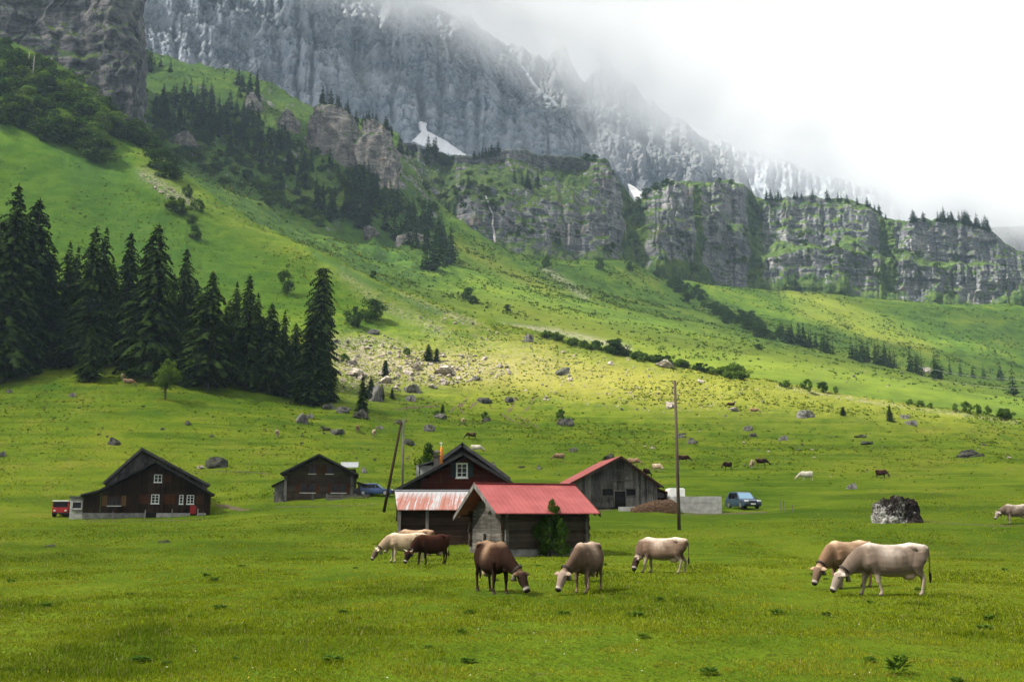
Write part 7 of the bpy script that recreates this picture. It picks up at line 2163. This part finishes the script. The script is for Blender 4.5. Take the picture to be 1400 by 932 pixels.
# ------------------------------------------------------------------ sky, sun, clouds, haze, camera
SUN_EL, SUN_AZ = R(50), R(-113)          # azimuth from +Y, negative to the left
sdir = Vector((math.sin(SUN_AZ) * math.cos(SUN_EL), math.cos(SUN_AZ) * math.cos(SUN_EL), math.sin(SUN_EL)))   # towards the sun
w = bpy.data.worlds.new('World'); SC.world = w; w.use_nodes = True
nt = w.node_tree; nt.nodes.clear()
out = nt.nodes.new('ShaderNodeOutputWorld')
sky = N(nt, 'ShaderNodeTexSky', sky_type='NISHITA', sun_disc=False, sun_elevation=SUN_EL, sun_rotation=SUN_AZ, altitude=1400)
bgs = N(nt, 'ShaderNodeBackground', {0: sky.outputs[0], 1: 0.10})
tc = nt.nodes.new('ShaderNodeTexCoord')
dirv = tc.outputs['Generated']
cn = noi(nt, N(nt, 'ShaderNodeMapping', {0: dirv, 3: (1.0, 1.0, 1.8)}).outputs[0], 2.6, 6, .55, .3)
sep = N(nt, 'ShaderNodeSeparateXYZ', {0: dirv})
# bright thin cloud ahead and to the right, heavier grey cloud overhead and behind
lit = rampf(nt, mth(nt, 'ADD', mth(nt, 'MULTIPLY', sep.outputs[0], .30), mth(nt, 'ADD', mth(nt, 'MULTIPLY', sep.outputs[1], .9), mth(nt, 'MULTIPLY', sep.outputs[2], -.55))), -.45, .40)
cl = mixc(nt, rampf(nt, cn, .35, .65), (.52, .54, .55), (.62, .62, .615))
cl = mixc(nt, lit, (.40, .42, .44), cl)
bgc = N(nt, 'ShaderNodeBackground', {0: cl, 1: SKY_CLOUD})
cov = rampf(nt, mth(nt, 'ADD', cn, .35), .45, .75)
mx = N(nt, 'ShaderNodeMixShader', {0: cov, 1: bgs.outputs[0], 2: bgc.outputs[0]})
nt.links.new(mx.outputs[0], out.inputs[0])

L = bpy.data.lights.new('sun', 'SUN'); L.energy = SUN_E; L.angle = R(0.53); L.color = (1.0, .945, .85)
sun = bpy.data.objects.new('sun', L); COL.objects.link(sun)
sun.rotation_euler = (-sdir).to_track_quat('-Z', 'Y').to_euler()

# added cloud deck out of view: its gaps are shaped to cast the sun patches
def deck_material():
    m, nt, out = new_mat('shade_deck')
    a = attr(nt, 'cover')
    tr = nt.nodes.new('ShaderNodeBsdfTransparent')
    tl = N(nt, 'ShaderNodeBsdfTranslucent', {0: (.95, .95, .95, 1)})
    mx = N(nt, 'ShaderNodeMixShader', {0: a, 1: tr.outputs[0], 2: tl.outputs[0]})
    nt.links.new(mx.outputs[0], out.inputs[0])
    return m
ZC = 900.0
off = sdir * (ZC / sdir.z)
gx = np.linspace(-1500, 1500, 240); gy = np.linspace(-700, 2200, 240)
GX, GY = np.meshgrid(gx, gy)
# ground point whose sun passes through (GX, GY)
SX, SY = GX, GY
wob = fbm(SX / 120, SY / 120, oct=4, seed=91)
def spot(cx, cy, rx, ry, ang=0, hard=1.0):
    a = R(ang); dx, dy = SX - cx, SY - cy
    ex, ey = dx * math.cos(a) + dy * math.sin(a), -dx * math.sin(a) + dy * math.cos(a)
    r = np.sqrt((ex / rx) ** 2 + (ey / ry) ** 2) + .22 * wob
    return sstep(1.25, .75, r)
GAPS = []
def gap_px(px, py, rx, ry, k=1.0, ang=0, which=(0, 1, 2)):
    q = hit(px, py, list(which))[0]
    # shift along the sun ray from the spot's own height to the deck's frame of reference at z = 0
    s = q - sdir * (q.z / sdir.z)
    GAPS.append(k * spot(s.x, s.y, rx, ry, ang))
for g_ in SUN_GAPS: gap_px(*g_)
open_ = np.clip(np.max(np.array(GAPS), axis=0), 0, 1)
cover = DECK_COVER * (1 - open_) * np.clip(1 + .25 * wob, 0, 1.2)
# frayed ends so that the deck thins out at its rim
cover *= sstep(-700, -450, GY) * sstep(1350, 1000, GY) * sstep(-1500, -1250, GX) * sstep(1500, 1250, GX)
# one closed, lumpy slab: upper skin clear, lower skin carries the cloud
V = np.concatenate([np.stack([GX, GY, 40 * fbm(GX / 150, GY / 150, oct=3, seed=12)], -1).reshape(-1, 3), np.stack([GX, GY, 90 + 60 * fbm(GX / 150, GY / 150, oct=3, seed=13)], -1).reshape(-1, 3)])
Fq = grid_faces(*GX.shape); nV = GX.size
Fc = np.concatenate([Fq[:, ::-1], Fq + nV])
cov_all = np.concatenate([cover.ravel() * .72, cover.ravel() * .28])
deck = link('shade_clouds', np_mesh('shade_clouds', V, Fc, deck_material(), True, {'cover': np.clip(cov_all, 0, 1)}))
deck.location = off
tag(deck, 'added broken cloud deck out of view, its gaps shaping the sun patches', 'shade_clouds', kind='stuff')

# a higher cloud added out of view to dim sun on the limestone wall
hx, hy = np.meshgrid(np.linspace(-1, 1, 90), np.linspace(-1, 1, 90))
rad = np.sqrt(hx ** 2 + hy ** 2) + .18 * fbm(hx * 3, hy * 3, oct=4, seed=95)
cv = .75 * sstep(1.0, .6, rad) * (1 + .4 * fbm(hx * 5, hy * 5, oct=4, seed=96))
th = 120 * np.clip(1 - rad, 0, 1) + 20
V = np.concatenate([np.stack([hx * 1500, hy * 950, -th], -1).reshape(-1, 3), np.stack([hx * 1500, hy * 950, th * 1.6], -1).reshape(-1, 3)])
Fq = grid_faces(90, 90)
high = link('shade_clouds', np_mesh('shade_clouds', V, np.concatenate([Fq[:, ::-1], Fq + 8100]), deck_material(), True, {'cover': np.clip(np.concatenate([cv.ravel() * .6, cv.ravel() * .4]), 0, 1)}))
high.location = (-1050, 1800, 2200)
tag(high, 'added higher cloud out of view, shading the limestone wall', 'shade_clouds', kind='stuff')

# bank of cloud that swallows the upper limestone wall
def mist_material():
    m, nt, out = new_mat('cloud_bank')
    v = coord(nt)
    sp = N(nt, 'ShaderNodeSeparateXYZ', {0: v})
    n = noi(nt, v, .0042, 6, .58, .6)
    n2 = noi(nt, v, .0016, 3, .5)
    # lower edge of the bank sinks towards the right
    line = mth(nt, 'ADD', mth(nt, 'MULTIPLY', sp.outputs[0], -MIST_SLOPE), MIST_Z0)
    h = mth(nt, 'SUBTRACT', sp.outputs[2], line)
    h = mth(nt, 'ADD', h, mth(nt, 'ADD', mth(nt, 'MULTIPLY', mth(nt, 'SUBTRACT', n, .5), 430.0), mth(nt, 'MULTIPLY', mth(nt, 'SUBTRACT', n2, .5), 300.0)))
    d = mth(nt, 'MULTIPLY', rampf(nt, h, MIST_LO, MIST_HI), rampf(nt, h, 760.0, 420.0))
    edge = rampf(nt, sp.outputs[1], 1505.0, 1620.0)
    edge2 = rampf(nt, sp.outputs[1], 1880.0, 1780.0)
    d = mth(nt, 'MULTIPLY', mth(nt, 'MULTIPLY', d, edge), mth(nt, 'MULTIPLY', edge2, MIST_D))
    pv = N(nt, 'ShaderNodeVolumePrincipled', {'Color': (.995, .996, .997, 1), 'Density': d, 'Anisotropy': .0})
    nt.links.new(pv.outputs[0], out.inputs['Volume'])
    return m
b = MB(); b.bb(-900, 2600, 1500, 1890, 300, 1700)
mist = b.build('cloud_bank', mist_material()); tag(mist, 'white cloud bank hiding the top of the limestone wall', 'cloud', kind='stuff')

# haze in the valley air
hz, nt, out = new_mat('valley_haze')
pv = N(nt, 'ShaderNodeVolumePrincipled', {'Color': (.58, .76, 1.0, 1), 'Density': HAZE_D, 'Anisotropy': .2})
nt.links.new(pv.outputs[0], out.inputs['Volume'])
b = MB(); b.bb(-1480, 1480, -80, 1470, ZLOW, ZHIGH)
o = b.build('haze', hz); tag(o, 'thin bluish haze filling the valley air', 'haze', kind='stuff')

cam = bpy.data.cameras.new('camera'); co = bpy.data.objects.new('camera', cam); COL.objects.link(co)
cam.sensor_width = 36; cam.lens = 35; cam.clip_start = .5; cam.clip_end = 9000
co.location = (0, 0, EYE); co.rotation_euler = (math.pi / 2 + PITCH, 0, 0)
SC.camera = co
SC.view_settings.view_transform = 'Standard'; SC.view_settings.look = 'None'; SC.view_settings.gamma = 1; SC.view_settings.use_curve_mapping = False
SC.view_settings.exposure = EXPOSURE
c = SC.cycles
c.use_denoising = True; c.denoiser = 'OPENIMAGEDENOISE'
c.max_bounces = 14; c.diffuse_bounces = 2; c.glossy_bounces = 2; c.transmission_bounces = 3; c.transparent_max_bounces = 12; c.volume_bounces = VOL_B
c.sample_clamp_indirect = 10; c.use_adaptive_sampling = True; c.adaptive_threshold = .02
c.volume_step_rate = 1.0; c.volume_max_steps = 64
